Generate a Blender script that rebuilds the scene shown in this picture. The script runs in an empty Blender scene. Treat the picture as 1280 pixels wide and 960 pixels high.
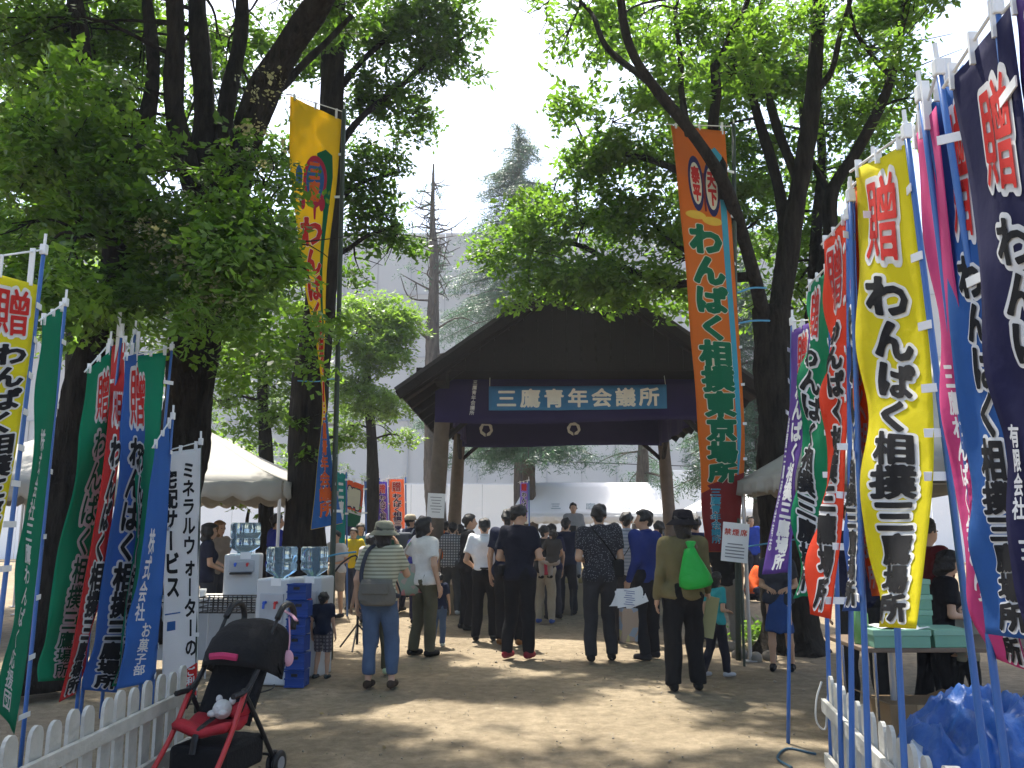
import bpy, bmesh, math, random
import numpy as np
import openvdb
from mathutils import Vector, Matrix

random.seed(7); RNG = np.random.default_rng(11)
SC = bpy.context.scene
COL = SC.collection
R = math.radians

# ------------------------------------------------------------------ camera, sky, sun, exposure
CAM_H = 1.5; FPX = 1060.0; PITCH = math.atan(175.0 / FPX)
cam = bpy.data.cameras.new('camera'); cam.sensor_width = 36.0; cam.lens = FPX / 1280.0 * 36.0
cam.clip_start = 0.05; cam.clip_end = 2000.0
camo = bpy.data.objects.new('camera', cam); COL.objects.link(camo)
camo.location = (0, 0, CAM_H); camo.rotation_euler = (math.pi / 2 + PITCH, 0, 0)
SC.camera = camo

SUN_EL = R(66); SUN_AZ = R(-18)      # compass-like: 0 = +Y (away from the camera), clockwise seen from above
sun_dir = Vector((math.sin(SUN_AZ) * math.cos(SUN_EL), math.cos(SUN_AZ) * math.cos(SUN_EL), math.sin(SUN_EL)))
world = bpy.data.worlds.new('World'); SC.world = world; world.use_nodes = True
wn = world.node_tree.nodes; wl = world.node_tree.links
sky = wn.new('ShaderNodeTexSky'); sky.sky_type = 'NISHITA'; sky.sun_disc = False
sky.sun_elevation = SUN_EL; sky.sun_rotation = SUN_AZ; sky.air_density = 1.0; sky.dust_density = 3.5; sky.ozone_density = 1.0
bg = wn['Background']; bg.inputs['Strength'].default_value = 0.15
wl.new(sky.outputs['Color'], bg.inputs['Color'])
sl = bpy.data.lights.new('sun', 'SUN'); sl.energy = 4.2; sl.angle = R(0.9); sl.color = (1.0, 0.95, 0.86)
so = bpy.data.objects.new('sun', sl); COL.objects.link(so)
so.rotation_euler = sun_dir.to_track_quat('Z', 'Y').to_euler(); so.location = (0, 0, 30)
SC.view_settings.view_transform = 'Standard'; SC.view_settings.look = 'None'
SC.view_settings.exposure = 1.5; SC.view_settings.gamma = 1.0; SC.view_settings.use_curve_mapping = False
SC.render.engine = 'CYCLES'
SC.cycles.max_bounces = 6; SC.cycles.diffuse_bounces = 3; SC.cycles.transmission_bounces = 5; SC.cycles.volume_bounces = 0; SC.cycles.transparent_max_bounces = 6
SC.cycles.use_denoising = True; SC.cycles.use_adaptive_sampling = True; SC.cycles.adaptive_threshold = 0.02

# ------------------------------------------------------------------ pixel helpers: a point of the photograph at a known distance
CT, ST = math.cos(PITCH), math.sin(PITCH)
def P(px, py, d):
    x = (px - 640.0) / FPX; z = (480.0 - py) / FPX
    Y = CT - z * ST; Z = ST + z * CT
    return np.array([x * d / Y, d, CAM_H + d * Z / Y])
def GR(px, py):
    z = (480.0 - py) / FPX
    Y = CT - z * ST; Z = ST + z * CT
    d = -CAM_H * Y / Z
    p = P(px, py, d); p[2] = 0.0
    return p
def PATH(l): return np.array([P(*q) for q in l])
def proj(p):
    p = np.asarray(p, float)
    dx = p[..., 0]; dy = p[..., 1]; dz = p[..., 2] - CAM_H
    c = dy * CT + dz * ST; u = -dy * ST + dz * CT
    c = np.where(c < 0.05, 0.05, c)
    return 640 + FPX * dx / c, 480 - FPX * u / c

# ------------------------------------------------------------------ materials
MATS = {}
def srgb(r, g, b):
    f = lambda c: (c / 255.0 / 12.92) if c / 255.0 <= 0.04045 else ((c / 255.0 + 0.055) / 1.055) ** 2.4
    return (f(r), f(g), f(b))
def mat(name, col, rough=0.8, var=0.15, scale=6.0, bump=0.0, bscale=40.0, metal=0.0, trans=0.0, spec=0.3, coat=0.0, noise_detail=5.0):
    if name in MATS: return MATS[name]
    m = bpy.data.materials.new(name); m.use_nodes = True; MATS[name] = m
    nt = m.node_tree; N = nt.nodes; L = nt.links
    b = N['Principled BSDF']; out = N['Material Output']
    b.inputs['Roughness'].default_value = rough; b.inputs['Metallic'].default_value = metal
    b.inputs['Specular IOR Level'].default_value = spec
    if coat: b.inputs['Coat Weight'].default_value = coat
    tc = N.new('ShaderNodeTexCoord')
    nz = N.new('ShaderNodeTexNoise'); nz.inputs['Scale'].default_value = scale; nz.inputs['Detail'].default_value = noise_detail
    L.new(tc.outputs['Object'], nz.inputs['Vector'])
    mx = N.new('ShaderNodeMix'); mx.data_type = 'RGBA'
    mx.inputs['A'].default_value = tuple(max(0, c * (1 - var)) for c in col) + (1,)
    mx.inputs['B'].default_value = tuple(min(1, c * (1 + var)) for c in col) + (1,)
    L.new(nz.outputs['Fac'], mx.inputs['Factor'])
    L.new(mx.outputs['Result'], b.inputs['Base Color'])
    if bump:
        n2 = N.new('ShaderNodeTexNoise'); n2.inputs['Scale'].default_value = bscale; n2.inputs['Detail'].default_value = 4
        L.new(tc.outputs['Object'], n2.inputs['Vector'])
        bp = N.new('ShaderNodeBump'); bp.inputs['Strength'].default_value = bump; bp.inputs['Distance'].default_value = 0.02
        L.new(n2.outputs['Fac'], bp.inputs['Height']); L.new(bp.outputs['Normal'], b.inputs['Normal'])
    if trans:
        tr = N.new('ShaderNodeBsdfTranslucent'); L.new(mx.outputs['Result'], tr.inputs['Color'])
        ms = N.new('ShaderNodeMixShader'); ms.inputs['Fac'].default_value = trans
        L.new(b.outputs['BSDF'], ms.inputs[1]); L.new(tr.outputs['BSDF'], ms.inputs[2]); L.new(ms.outputs['Shader'], out.inputs['Surface'])
    m['_out'] = mx.name
    return m
def pattern_mat(name, cols, kind, scale, rough=0.85, direction='Z'):
    if name in MATS: return MATS[name]
    m = bpy.data.materials.new(name); m.use_nodes = True; MATS[name] = m
    nt = m.node_tree; N = nt.nodes; L = nt.links; b = N['Principled BSDF']
    b.inputs['Roughness'].default_value = rough; b.inputs['Specular IOR Level'].default_value = 0.2
    tc = N.new('ShaderNodeTexCoord')
    cr = N.new('ShaderNodeValToRGB'); cr.color_ramp.interpolation = 'CONSTANT'
    if kind == 'stripe':
        w = N.new('ShaderNodeTexWave'); w.bands_direction = direction; w.inputs['Scale'].default_value = scale; w.inputs['Distortion'].default_value = 0.6
        w.inputs['Detail Scale'].default_value = 0.4
        L.new(tc.outputs['Object'], w.inputs['Vector']); src = w.outputs['Fac']; th = 0.62
    elif kind == 'dots':
        w = N.new('ShaderNodeTexVoronoi'); w.inputs['Scale'].default_value = scale; w.inputs['Randomness'].default_value = 0.8
        L.new(tc.outputs['Object'], w.inputs['Vector']); src = w.outputs['Distance']; th = 0.27
    elif kind == 'plaid':
        ws = []
        for dr in ('X', 'Z'):
            w = N.new('ShaderNodeTexWave'); w.bands_direction = dr; w.inputs['Scale'].default_value = scale
            L.new(tc.outputs['Object'], w.inputs['Vector']); ws.append(w)
        a = N.new('ShaderNodeMath'); a.operation = 'MULTIPLY'
        L.new(ws[0].outputs['Fac'], a.inputs[0]); L.new(ws[1].outputs['Fac'], a.inputs[1]); src = a.outputs[0]; th = 0.3
    else:   # floral
        w = N.new('ShaderNodeTexVoronoi'); w.inputs['Scale'].default_value = scale
        L.new(tc.outputs['Object'], w.inputs['Vector']); src = w.outputs['Color']; th = 0.55
    e = cr.color_ramp.elements
    e[0].color = cols[0] + (1,); e[1].position = th; e[1].color = cols[1] + (1,)
    if len(cols) > 2:
        x = e.new(th + (1 - th) * 0.5); x.color = cols[2] + (1,)
    L.new(src, cr.inputs['Fac']); L.new(cr.outputs['Color'], b.inputs['Base Color'])
    return m

# ------------------------------------------------------------------ objects
ORG = {}
def _link(o, parent, origin):
    COL.objects.link(o)
    if parent is not None:
        o.parent = parent
        o.location = tuple(np.asarray(origin) - ORG[parent.name])
    else:
        o.location = tuple(origin)
    ORG[o.name] = np.asarray(origin, float)
    return o
def tag(o, label, cat, group=None, kind=None):
    if label: o['label'] = label
    if cat: o['category'] = cat
    if group: o['group'] = group
    if kind: o['kind'] = kind
    return o
def thing(name, label, cat, loc, group=None, kind=None):
    o = bpy.data.objects.new(name, None); o.empty_display_size = 0.2
    _link(o, None, np.asarray(loc, float))
    return tag(o, label, cat, group, kind)
def mesh_data(name, verts, faces, smooth=False):
    me = bpy.data.meshes.new(name); me.from_pydata([tuple(v) for v in verts], [], [tuple(int(i) for i in f) for f in faces])
    if smooth: me.shade_smooth()
    me.update()
    return me
def fast_mesh(name, V, quads):
    """V (n,3), quads (m,4) -> mesh, quick"""
    me = bpy.data.meshes.new(name)
    nv = len(V); nf = len(quads); k = quads.shape[1]
    me.vertices.add(nv); me.vertices.foreach_set('co', np.asarray(V, np.float32).ravel())
    me.loops.add(nf * k); me.loops.foreach_set('vertex_index', np.asarray(quads, np.int32).ravel())
    me.polygons.add(nf); me.polygons.foreach_set('loop_start', np.arange(0, nf * k, k, dtype=np.int32))
    me.update(calc_edges=True); me.validate(clean_customdata=False)
    return me
class MB:
    """collects shapes in world space; build() makes ONE mesh object"""
    def __init__(s): s.v = []; s.f = []; s.mi = []; s.cur = 0
    def add(s, vs, fs):
        b = len(s.v); s.v.extend([np.asarray(v, float) for v in vs]); s.f.extend([tuple(b + i for i in f) for f in fs]); s.mi.extend([s.cur] * len(fs)); return s
    def box(s, c, size, rot=None, bev=0.0):
        c = np.asarray(c, float); h = np.asarray(size, float) / 2
        Rm = np.eye(3) if rot is None else (rotz(rot) if np.isscalar(rot) else np.asarray(rot))
        b = min(bev, *(h * 0.9)) if bev else 0
        if not b:
            vs = [c + Rm @ (h * np.array([x, y, z])) for x in (-1, 1) for y in (-1, 1) for z in (-1, 1)]
            return s.add(vs, [(0, 1, 3, 2), (4, 6, 7, 5), (0, 4, 5, 1), (2, 3, 7, 6), (0, 2, 6, 4), (1, 5, 7, 3)])
        bm = bmesh.new(); bmesh.ops.create_cube(bm, size=2.0)
        for v in bm.verts: v.co = Vector((v.co.x * h[0], v.co.y * h[1], v.co.z * h[2]))
        bmesh.ops.bevel(bm, geom=list(bm.edges), offset=b, segments=2, affect='EDGES', profile=0.5)
        bm.verts.index_update()
        vs = [c + Rm @ np.array(v.co) for v in bm.verts]; fs = [tuple(v.index for v in f.verts) for f in bm.faces]; bm.free()
        return s.add(vs, fs)
    def tube(s, pts, radii, n=8, cap=True, flat=None):
        pts = np.asarray(pts, float); m = len(pts)
        if np.isscalar(radii): radii = [radii] * m
        T = np.gradient(pts, axis=0); T /= np.maximum(np.linalg.norm(T, axis=1, keepdims=True), 1e-9)
        up = np.array([0, 0, 1.0]) if abs(T[0][2]) < 0.9 else np.array([0, 1.0, 0])
        vs = []; nrm = np.cross(T[0], up); nrm /= np.linalg.norm(nrm)
        for i in range(m):
            nrm = nrm - T[i] * np.dot(nrm, T[i]); nrm /= max(np.linalg.norm(nrm), 1e-9)
            bn = np.cross(T[i], nrm)
            for j in range(n):
                a = 2 * math.pi * j / n
                vs.append(pts[i] + radii[i] * (math.cos(a) * nrm + math.sin(a) * bn * (flat or 1)))
        fs = [(i * n + j, i * n + (j + 1) % n, (i + 1) * n + (j + 1) % n, (i + 1) * n + j) for i in range(m - 1) for j in range(n)]
        if cap: fs += [tuple(range(n - 1, -1, -1)), tuple(range((m - 1) * n, m * n))]
        return s.add(vs, fs)
    def lathe(s, c, prof, n=20, axis=None, flat=1.0):
        """prof: (radius, height) pairs"""
        c = np.asarray(c, float); Rm = np.eye(3) if axis is None else np.asarray(axis)
        vs = [c + Rm @ np.array([r * math.cos(2 * math.pi * j / n), flat * r * math.sin(2 * math.pi * j / n), h]) for r, h in prof for j in range(n)]
        m = len(prof)
        fs = [(i * n + j, i * n + (j + 1) % n, (i + 1) * n + (j + 1) % n, (i + 1) * n + j) for i in range(m - 1) for j in range(n)]
        fs += [tuple(range(n - 1, -1, -1)), tuple(range((m - 1) * n, m * n))]
        return s.add(vs, fs)
    def ell(s, c, r, rot=None, n=12, m=8):
        c = np.asarray(c, float); r = np.asarray(r, float) * np.ones(3); Rm = np.eye(3) if rot is None else np.asarray(rot)
        prof = [(math.sin(math.pi * i / m), -math.cos(math.pi * i / m)) for i in range(1, m)]
        vs = [c + Rm @ (r * np.array([p * math.cos(2 * math.pi * j / n), p * math.sin(2 * math.pi * j / n), h])) for p, h in prof for j in range(n)]
        vs += [c + Rm @ (r * np.array([0, 0, -1.])), c + Rm @ (r * np.array([0, 0, 1.]))]
        k = len(prof)
        fs = [(i * n + j, i * n + (j + 1) % n, (i + 1) * n + (j + 1) % n, (i + 1) * n + j) for i in range(k - 1) for j in range(n)]
        fs += [(k * n, (j + 1) % n, j) for j in range(n)] + [(k * n + 1, (k - 1) * n + j, (k - 1) * n + (j + 1) % n) for j in range(n)]
        return s.add(vs, fs)
    def sheet(s, G, thick=0.0):
        """G (a,b,3) grid of points -> surface; with thick, a closed slab"""
        G = np.asarray(G, float); a, b = G.shape[:2]
        if not thick:
            return s.add(G.reshape(-1, 3), [(i * b + j, i * b + j + 1, (i + 1) * b + j + 1, (i + 1) * b + j) for i in range(a - 1) for j in range(b - 1)])
        du = np.gradient(G, axis=0); dv = np.gradient(G, axis=1); nn = np.cross(du, dv); nn /= np.maximum(np.linalg.norm(nn, axis=2, keepdims=True), 1e-9)
        H = G - nn * thick; n0 = a * b
        vs = np.concatenate([G.reshape(-1, 3), H.reshape(-1, 3)])
        fs = []
        for i in range(a - 1):
            for j in range(b - 1):
                q = (i * b + j, i * b + j + 1, (i + 1) * b + j + 1, (i + 1) * b + j)
                fs.append(q); fs.append(tuple(n0 + k for k in reversed(q)))
        bd = [(0, j) for j in range(b)] + [(i, b - 1) for i in range(1, a)] + [(a - 1, j) for j in range(b - 2, -1, -1)] + [(i, 0) for i in range(a - 2, 0, -1)]
        ix = [i * b + j for i, j in bd]
        for k in range(len(ix)):
            p, q = ix[k], ix[(k + 1) % len(ix)]; fs.append((q, p, n0 + p, n0 + q))
        return s.add(vs, fs)
    def build(s, name, m, parent=None, smooth=False, origin=None, label=None):
        V = np.array(s.v)
        if origin is None: origin = ORG[parent.name] if parent is not None else np.array([V[:, 0].mean(), V[:, 1].mean(), V[:, 2].min()])
        me = mesh_data(name, V - np.asarray(origin), s.f, smooth)
        ms = m if isinstance(m, (list, tuple)) else [m]
        for k in ms: me.materials.append(k)
        if len(ms) > 1: me.polygons.foreach_set('material_index', np.array(s.mi, np.int32))
        o = bpy.data.objects.new(name, me); _link(o, parent, origin)
        if label: o['label'] = label
        return o
def mobj(name, me, m, parent=None, origin=None, smooth=False):
    if not me.materials: me.materials.append(m)
    if smooth: me.shade_smooth()
    o = bpy.data.objects.new(name, me)
    return _link(o, parent, ORG[parent.name] if origin is None else origin)
def rotz(a): return np.array([[math.cos(a), -math.sin(a), 0], [math.sin(a), math.cos(a), 0], [0, 0, 1.]])
def rotx(a): return np.array([[1., 0, 0], [0, math.cos(a), -math.sin(a)], [0, math.sin(a), math.cos(a)]])
def roty(a): return np.array([[math.cos(a), 0, math.sin(a)], [0, 1., 0], [-math.sin(a), 0, math.cos(a)]])
def spline(pts, n=24):
    """Catmull-Rom through pts, n samples evenly by parameter"""
    pts = np.asarray(pts, float); k = len(pts)
    if k == 2: return pts[0] + (pts[1] - pts[0]) * np.linspace(0, 1, n)[:, None]
    E = np.vstack([2 * pts[0] - pts[1], pts, 2 * pts[-1] - pts[-2]])
    t = np.linspace(0, k - 1 - 1e-6, n); i = t.astype(int); f = (t - i)[:, None]
    p0, p1, p2, p3 = E[i], E[i + 1], E[i + 2], E[i + 3]
    return 0.5 * (2 * p1 + (p2 - p0) * f + (2 * p0 - 5 * p1 + 4 * p2 - p3) * f ** 2 + (3 * p1 - p0 - 3 * p2 + p3) * f ** 3)
# ------------------------------------------------------------------ materials of the place
def ground_mat():
    m = bpy.data.materials.new('packed_dirt'); m.use_nodes = True; N = m.node_tree.nodes; L = m.node_tree.links; b = N['Principled BSDF']
    tc = N.new('ShaderNodeTexCoord')
    def nz(s, d=6, r=0.6):
        n = N.new('ShaderNodeTexNoise'); n.inputs['Scale'].default_value = s; n.inputs['Detail'].default_value = d; n.inputs['Roughness'].default_value = r
        L.new(tc.outputs['Object'], n.inputs['Vector']); return n
    a = nz(0.7); c = nz(9.0, 8, 0.7); f = nz(140, 3, 0.7)
    r1 = N.new('ShaderNodeValToRGB'); r1.color_ramp.elements[0].position = 0.3; r1.color_ramp.elements[0].color = (0.20, 0.163, 0.113, 1)
    r1.color_ramp.elements[1].position = 0.72; r1.color_ramp.elements[1].color = (0.32, 0.268, 0.192, 1)
    L.new(a.outputs['Fac'], r1.inputs['Fac'])
    r2 = N.new('ShaderNodeValToRGB'); r2.color_ramp.elements[0].position = 0.32; r2.color_ramp.elements[0].color = (0.62, 0.6, 0.56, 1)
    r2.color_ramp.elements[1].position = 0.66; r2.color_ramp.elements[1].color = (1.08, 1.05, 1.0, 1)
    L.new(c.outputs['Fac'], r2.inputs['Fac'])
    mx = N.new('ShaderNodeMix'); mx.data_type = 'RGBA'; mx.blend_type = 'MULTIPLY'; mx.inputs['Factor'].default_value = 1
    L.new(r1.outputs['Color'], mx.inputs['A']); L.new(r2.outputs['Color'], mx.inputs['B'])
    r3 = N.new('ShaderNodeValToRGB'); r3.color_ramp.elements[0].position = 0.30; r3.color_ramp.elements[0].color = (0.45, 0.42, 0.4, 1)
    r3.color_ramp.elements[1].position = 0.52; r3.color_ramp.elements[1].color = (1, 1, 1, 1)
    L.new(f.outputs['Fac'], r3.inputs['Fac'])
    m2 = N.new('ShaderNodeMix'); m2.data_type = 'RGBA'; m2.blend_type = 'MULTIPLY'; m2.inputs['Factor'].default_value = 0.55
    L.new(mx.outputs['Result'], m2.inputs['A']); L.new(r3.outputs['Color'], m2.inputs['B']); L.new(m2.outputs['Result'], b.inputs['Base Color'])
    b.inputs['Roughness'].default_value = 0.95; b.inputs['Specular IOR Level'].default_value = 0.15
    ad = N.new('ShaderNodeMath'); ad.operation = 'MULTIPLY_ADD'; ad.inputs[1].default_value = 0.35
    L.new(f.outputs['Fac'], ad.inputs[0]); L.new(c.outputs['Fac'], ad.inputs[2])
    bp = N.new('ShaderNodeBump'); bp.inputs['Strength'].default_value = 0.55; bp.inputs['Distance'].default_value = 0.03
    L.new(ad.outputs[0], bp.inputs['Height']); L.new(bp.outputs['Normal'], b.inputs['Normal'])
    return m
def bark_mat(name, c0, c1, sx=14.0):
    m = bpy.data.materials.new(name); m.use_nodes = True; N = m.node_tree.nodes; L = m.node_tree.links; b = N['Principled BSDF']
    tc = N.new('ShaderNodeTexCoord'); mp = N.new('ShaderNodeMapping'); mp.inputs['Scale'].default_value = (1, 1, 0.18)
    L.new(tc.outputs['Object'], mp.inputs['Vector'])
    n = N.new('ShaderNodeTexNoise'); n.inputs['Scale'].default_value = sx; n.inputs['Detail'].default_value = 8; n.inputs['Roughness'].default_value = 0.7
    L.new(mp.outputs['Vector'], n.inputs['Vector'])
    r = N.new('ShaderNodeValToRGB'); r.color_ramp.elements[0].position = 0.35; r.color_ramp.elements[0].color = c0 + (1,)
    r.color_ramp.elements[1].position = 0.68; r.color_ramp.elements[1].color = c1 + (1,)
    L.new(n.outputs['Fac'], r.inputs['Fac']); L.new(r.outputs['Color'], b.inputs['Base Color'])
    bp = N.new('ShaderNodeBump'); bp.inputs['Strength'].default_value = 1.0; bp.inputs['Distance'].default_value = 0.09
    L.new(n.outputs['Fac'], bp.inputs['Height']); L.new(bp.outputs['Normal'], b.inputs['Normal']); b.inputs['Roughness'].default_value = 0.95
    b.inputs['Specular IOR Level'].default_value = 0.1
    return m
def leaf_mat(name, c0, c1, tr=0.45, tcol=None):
    m = bpy.data.materials.new(name); m.use_nodes = True; N = m.node_tree.nodes; L = m.node_tree.links; b = N['Principled BSDF']; out = N['Material Output']
    g = N.new('ShaderNodeNewGeometry'); tc = N.new('ShaderNodeTexCoord')
    n = N.new('ShaderNodeTexNoise'); n.inputs['Scale'].default_value = 0.9; n.inputs['Detail'].default_value = 2
    L.new(tc.outputs['Object'], n.inputs['Vector'])
    ad = N.new('ShaderNodeMath'); ad.operation = 'MULTIPLY_ADD'; ad.inputs[1].default_value = 0.6; 
    s2 = N.new('ShaderNodeMath'); s2.operation = 'MULTIPLY'; s2.inputs[1].default_value = 0.45
    L.new(n.outputs['Fac'], s2.inputs[0]); L.new(g.outputs['Random Per Island'], ad.inputs[0]); L.new(s2.outputs[0], ad.inputs[2])
    mx = N.new('ShaderNodeMix'); mx.data_type = 'RGBA'; mx.inputs['A'].default_value = c0 + (1,); mx.inputs['B'].default_value = c1 + (1,)
    L.new(ad.outputs[0], mx.inputs['Factor']); L.new(mx.outputs['Result'], b.inputs['Base Color'])
    b.inputs['Roughness'].default_value = 0.42; b.inputs['Specular IOR Level'].default_value = 0.4
    t = N.new('ShaderNodeBsdfTranslucent')
    m3 = N.new('ShaderNodeMix'); m3.data_type = 'RGBA'; m3.blend_type = 'MULTIPLY'; m3.inputs['Factor'].default_value = 1
    m3.inputs['B'].default_value = (tcol or (1.5, 1.6, 0.7)) + (1,)
    L.new(mx.outputs['Result'], m3.inputs['A']); L.new(m3.outputs['Result'], t.inputs['Color'])
    ms = N.new('ShaderNodeMixShader'); ms.inputs['Fac'].default_value = tr
    L.new(b.outputs['BSDF'], ms.inputs[1]); L.new(t.outputs['BSDF'], ms.inputs[2]); L.new(ms.outputs['Shader'], out.inputs['Surface'])
    return m
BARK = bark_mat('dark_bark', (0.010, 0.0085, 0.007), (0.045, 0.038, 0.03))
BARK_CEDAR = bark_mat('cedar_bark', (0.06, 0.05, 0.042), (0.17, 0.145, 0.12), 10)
LEAF_A = leaf_mat('leaf_dark_green', (0.032, 0.072, 0.014), (0.11, 0.20, 0.032), 0.55)
LEAF_B = leaf_mat('leaf_fresh_green', (0.055, 0.12, 0.02), (0.17, 0.28, 0.05), 0.58)
LEAF_C = leaf_mat('leaf_pale_green', (0.09, 0.16, 0.03), (0.21, 0.32, 0.07), 0.5)
NEEDLE = leaf_mat('needle_blue_green', (0.04, 0.085, 0.05), (0.11, 0.19, 0.12), 0.4, (1.0, 1.2, 0.9))
FLOWER = leaf_mat('seed_cluster_cream', (0.20, 0.22, 0.10), (0.36, 0.36, 0.2), 0.4, (1.1, 1.0, 0.8))

# ------------------------------------------------------------------ ground with pebbles
def build_ground():
    xs = np.concatenate([np.linspace(-60, -8, 14), np.linspace(-7, 7, 85), np.linspace(8, 60, 14)])
    ys = np.concatenate([np.linspace(-25, 1, 8), np.linspace(1.5, 18, 100), np.linspace(19, 90, 20)])
    X, Y = np.meshgrid(xs, ys, indexing='ij')
    Z = 0.012 * np.sin(X * 2.1 + 0.7 * np.sin(Y * 1.3)) * np.sin(Y * 1.7 + X * 0.6) + 0.006 * np.sin(5.1 * X + Y * 3.3) * np.sin(4.2 * Y - X)
    Z = Z - 0.012
    m = MB(); m.sheet(np.stack([X, Y, Z], -1))
    o = m.build('ground', ground_mat(), smooth=True, origin=(0, 0, 0)); tag(o, 'packed beige dirt ground of the park path', None, kind='structure')
    # loose gravel: tiny stones, nobody could count them
    n = 1700
    px = RNG.uniform(-3.2, 3.6, n); py = RNG.uniform(4.6, 15, n) 
    sz = RNG.lognormal(math.log(0.0065), 0.45, n).clip(0.003, 0.028)
    base = np.array([[1, 0, 0], [0, 1, 0], [-1, 0, 0], [0, -1, 0], [0, 0, 0.8], [0, 0, -0.6]], float)
    fc = np.array([[0, 1, 4], [1, 2, 4], [2, 3, 4], [3, 0, 4], [1, 0, 5], [2, 1, 5], [3, 2, 5], [0, 3, 5]])
    V = base[None] * sz[:, None, None] * RNG.uniform(0.6, 1.3, (n, 6, 1))
    a = RNG.uniform(0, 6.28, n); c, s = np.cos(a)[:, None], np.sin(a)[:, None]
    V = np.stack([V[..., 0] * c - V[..., 1] * s, V[..., 0] * s + V[..., 1] * c, V[..., 2]], -1)
    V += np.stack([px, py, np.full(n, 0.0)], -1)[:, None]
    F = (np.arange(n) * 6)[:, None, None] + fc[None]
    me = fast_mesh('gravel', V.reshape(-1, 3), F.reshape(-1, 3))
    g = mobj('gravel', me, mat('pebble', (0.25, 0.215, 0.165), 0.9, 0.35, 30), origin=np.zeros(3)); tag(g, 'loose grey pebbles scattered over the dirt path', 'gravel', kind='stuff')
build_ground()
def fallen_leaves():
    n = 420; C = np.stack([RNG.uniform(-3.6, 3.8, n), RNG.uniform(4.8, 14, n), RNG.uniform(0.004, 0.02, n)], -1); a = RNG.uniform(0, 6.28, n); l = RNG.uniform(0.02, 0.05, n)
    D = np.stack([np.cos(a), np.sin(a), RNG.normal(0, 0.15, n)], -1) * l[:, None]; Wd = np.stack([-np.sin(a), np.cos(a), RNG.normal(0, 0.3, n)], -1) * l[:, None] * 0.25
    V = np.stack([C - D * 0.5, C + Wd, C + D * 0.5, C - Wd], 1).reshape(-1, 3)
    o = mobj('fallen_leaves', fast_mesh('fallen_leaves', V, np.arange(4 * n).reshape(-1, 4)), leaf_mat('leaf_dry', (0.10, 0.06, 0.025), (0.22, 0.17, 0.06), 0.2), origin=np.zeros(3)); tag(o, 'small dry leaves scattered on the dirt path', 'leaves', kind='stuff')
fallen_leaves()

# ------------------------------------------------------------------ foliage
def leaves(C, size, droop=0.25, per=12, L=0.32, aspect=0.42, az=None, up=0.15):
    """sprays of leaves at the points C -> (verts, quads)"""
    n = len(C)
    a = RNG.uniform(0, 2 * np.pi, n) if az is None else az
    tilt = RNG.normal(-droop, 0.35, n)
    T = np.stack([np.cos(a) * np.cos(tilt), np.sin(a) * np.cos(tilt), np.sin(tilt)], -1)
    Sd = np.stack([-np.sin(a), np.cos(a), np.zeros(n)], -1)
    roll = RNG.normal(0, 0.45, n)
    U = np.cross(T, Sd); Sd = Sd * np.cos(roll)[:, None] + U * np.sin(roll)[:, None]
    U = np.cross(T, Sd); U *= np.where(U[:, 2:3] < 0, -1, 1)
    j = np.arange(per); t = (j + 0.5) / per
    side = np.where(j % 2 == 0, 1.0, -1.0)
    Ls = L * RNG.uniform(0.6, 1.3, n)
    B = C[:, None] + T[:, None] * (t * 1.0 - 0.4)[None, :, None] * Ls[:, None, None] - U[:, None] * (0.12 * (t ** 2))[None, :, None] * Ls[:, None, None]
    B = B + RNG.normal(0, 0.02, B.shape)
    ang = RNG.normal(0.95, 0.3, (n, per)) * side[None]
    D = T[:, None] * np.cos(ang)[..., None] + Sd[:, None] * np.sin(ang)[..., None] + U[:, None] * RNG.normal(-0.15, 0.3, (n, per))[..., None]
    D /= np.linalg.norm(D, axis=-1, keepdims=True)
    W = np.cross(D, U[:, None]); W /= np.maximum(np.linalg.norm(W, axis=-1, keepdims=True), 1e-6)
    W = W + U[:, None] * RNG.normal(0, 0.35, (n, per))[..., None]
    l = size * RNG.uniform(0.45, 1.35, (n, per))[..., None] * RNG.uniform(0.7, 1.2, (n, 1))[..., None]; w = l * aspect
    nn = np.cross(D, W)
    p0 = B; p1 = B + D * l * 0.45 + W * w * 0.5 + nn * l * 0.06; p2 = B + D * l; p3 = B + D * l * 0.45 - W * w * 0.5 + nn * l * 0.06
    V = np.stack([p0, p1, p2, p3], 2).reshape(-1, 3)
    return V, np.arange(len(V)).reshape(-1, 4)
def blob_points(blobs, per_m3, holes=(), clump=0.55, inframe=None):
    """points spread through ellipsoids (centre xyz, radii), uneven; holes: (px,py,r) kept open"""
    out = []
    for c, r in blobs:
        vol = 4.19 * r[0] * r[1] * r[2]; n = max(6, int(per_m3 * vol))
        d = RNG.normal(size=(n, 3)); d /= np.linalg.norm(d, axis=1, keepdims=True)
        q = d * (RNG.uniform(0, 1, n) ** 0.42)[:, None] * np.asarray(r)
        out.append(np.asarray(c) + q)
    Q = np.concatenate(out)
    k = np.sin(Q[:, 0] * 3.1 + 1.3 * np.sin(Q[:, 2] * 2.7)) * np.sin(Q[:, 1] * 2.9 + Q[:, 2] * 1.1) + 0.8 * np.sin(Q[:, 2] * 6.3 + Q[:, 0] * 2.0)
    Q = Q[k + RNG.normal(0, 0.35, len(Q)) > -clump]
    if len(holes):
        x, y = proj(Q); keep = np.ones(len(Q), bool)
        for hx, hy, hr in holes:
            keep &= ~((np.hypot(x - hx, y - hy) < hr * RNG.uniform(0.75, 1.1, len(Q))))
        Q = Q[keep]
    return Q
def region(x0, y0, x1, y1, d0, d1, n, r, flat=0.6):
    """blobs scattered through a patch of crown"""
    out = []
    for i in range(n):
        px = RNG.uniform(x0, x1); py = RNG.uniform(y0, y1); d = RNG.uniform(d0, d1); rr = r * RNG.uniform(0.7, 1.3)
        out.append((P(px, py, d), (rr, rr, rr * flat)))
    return out
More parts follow.
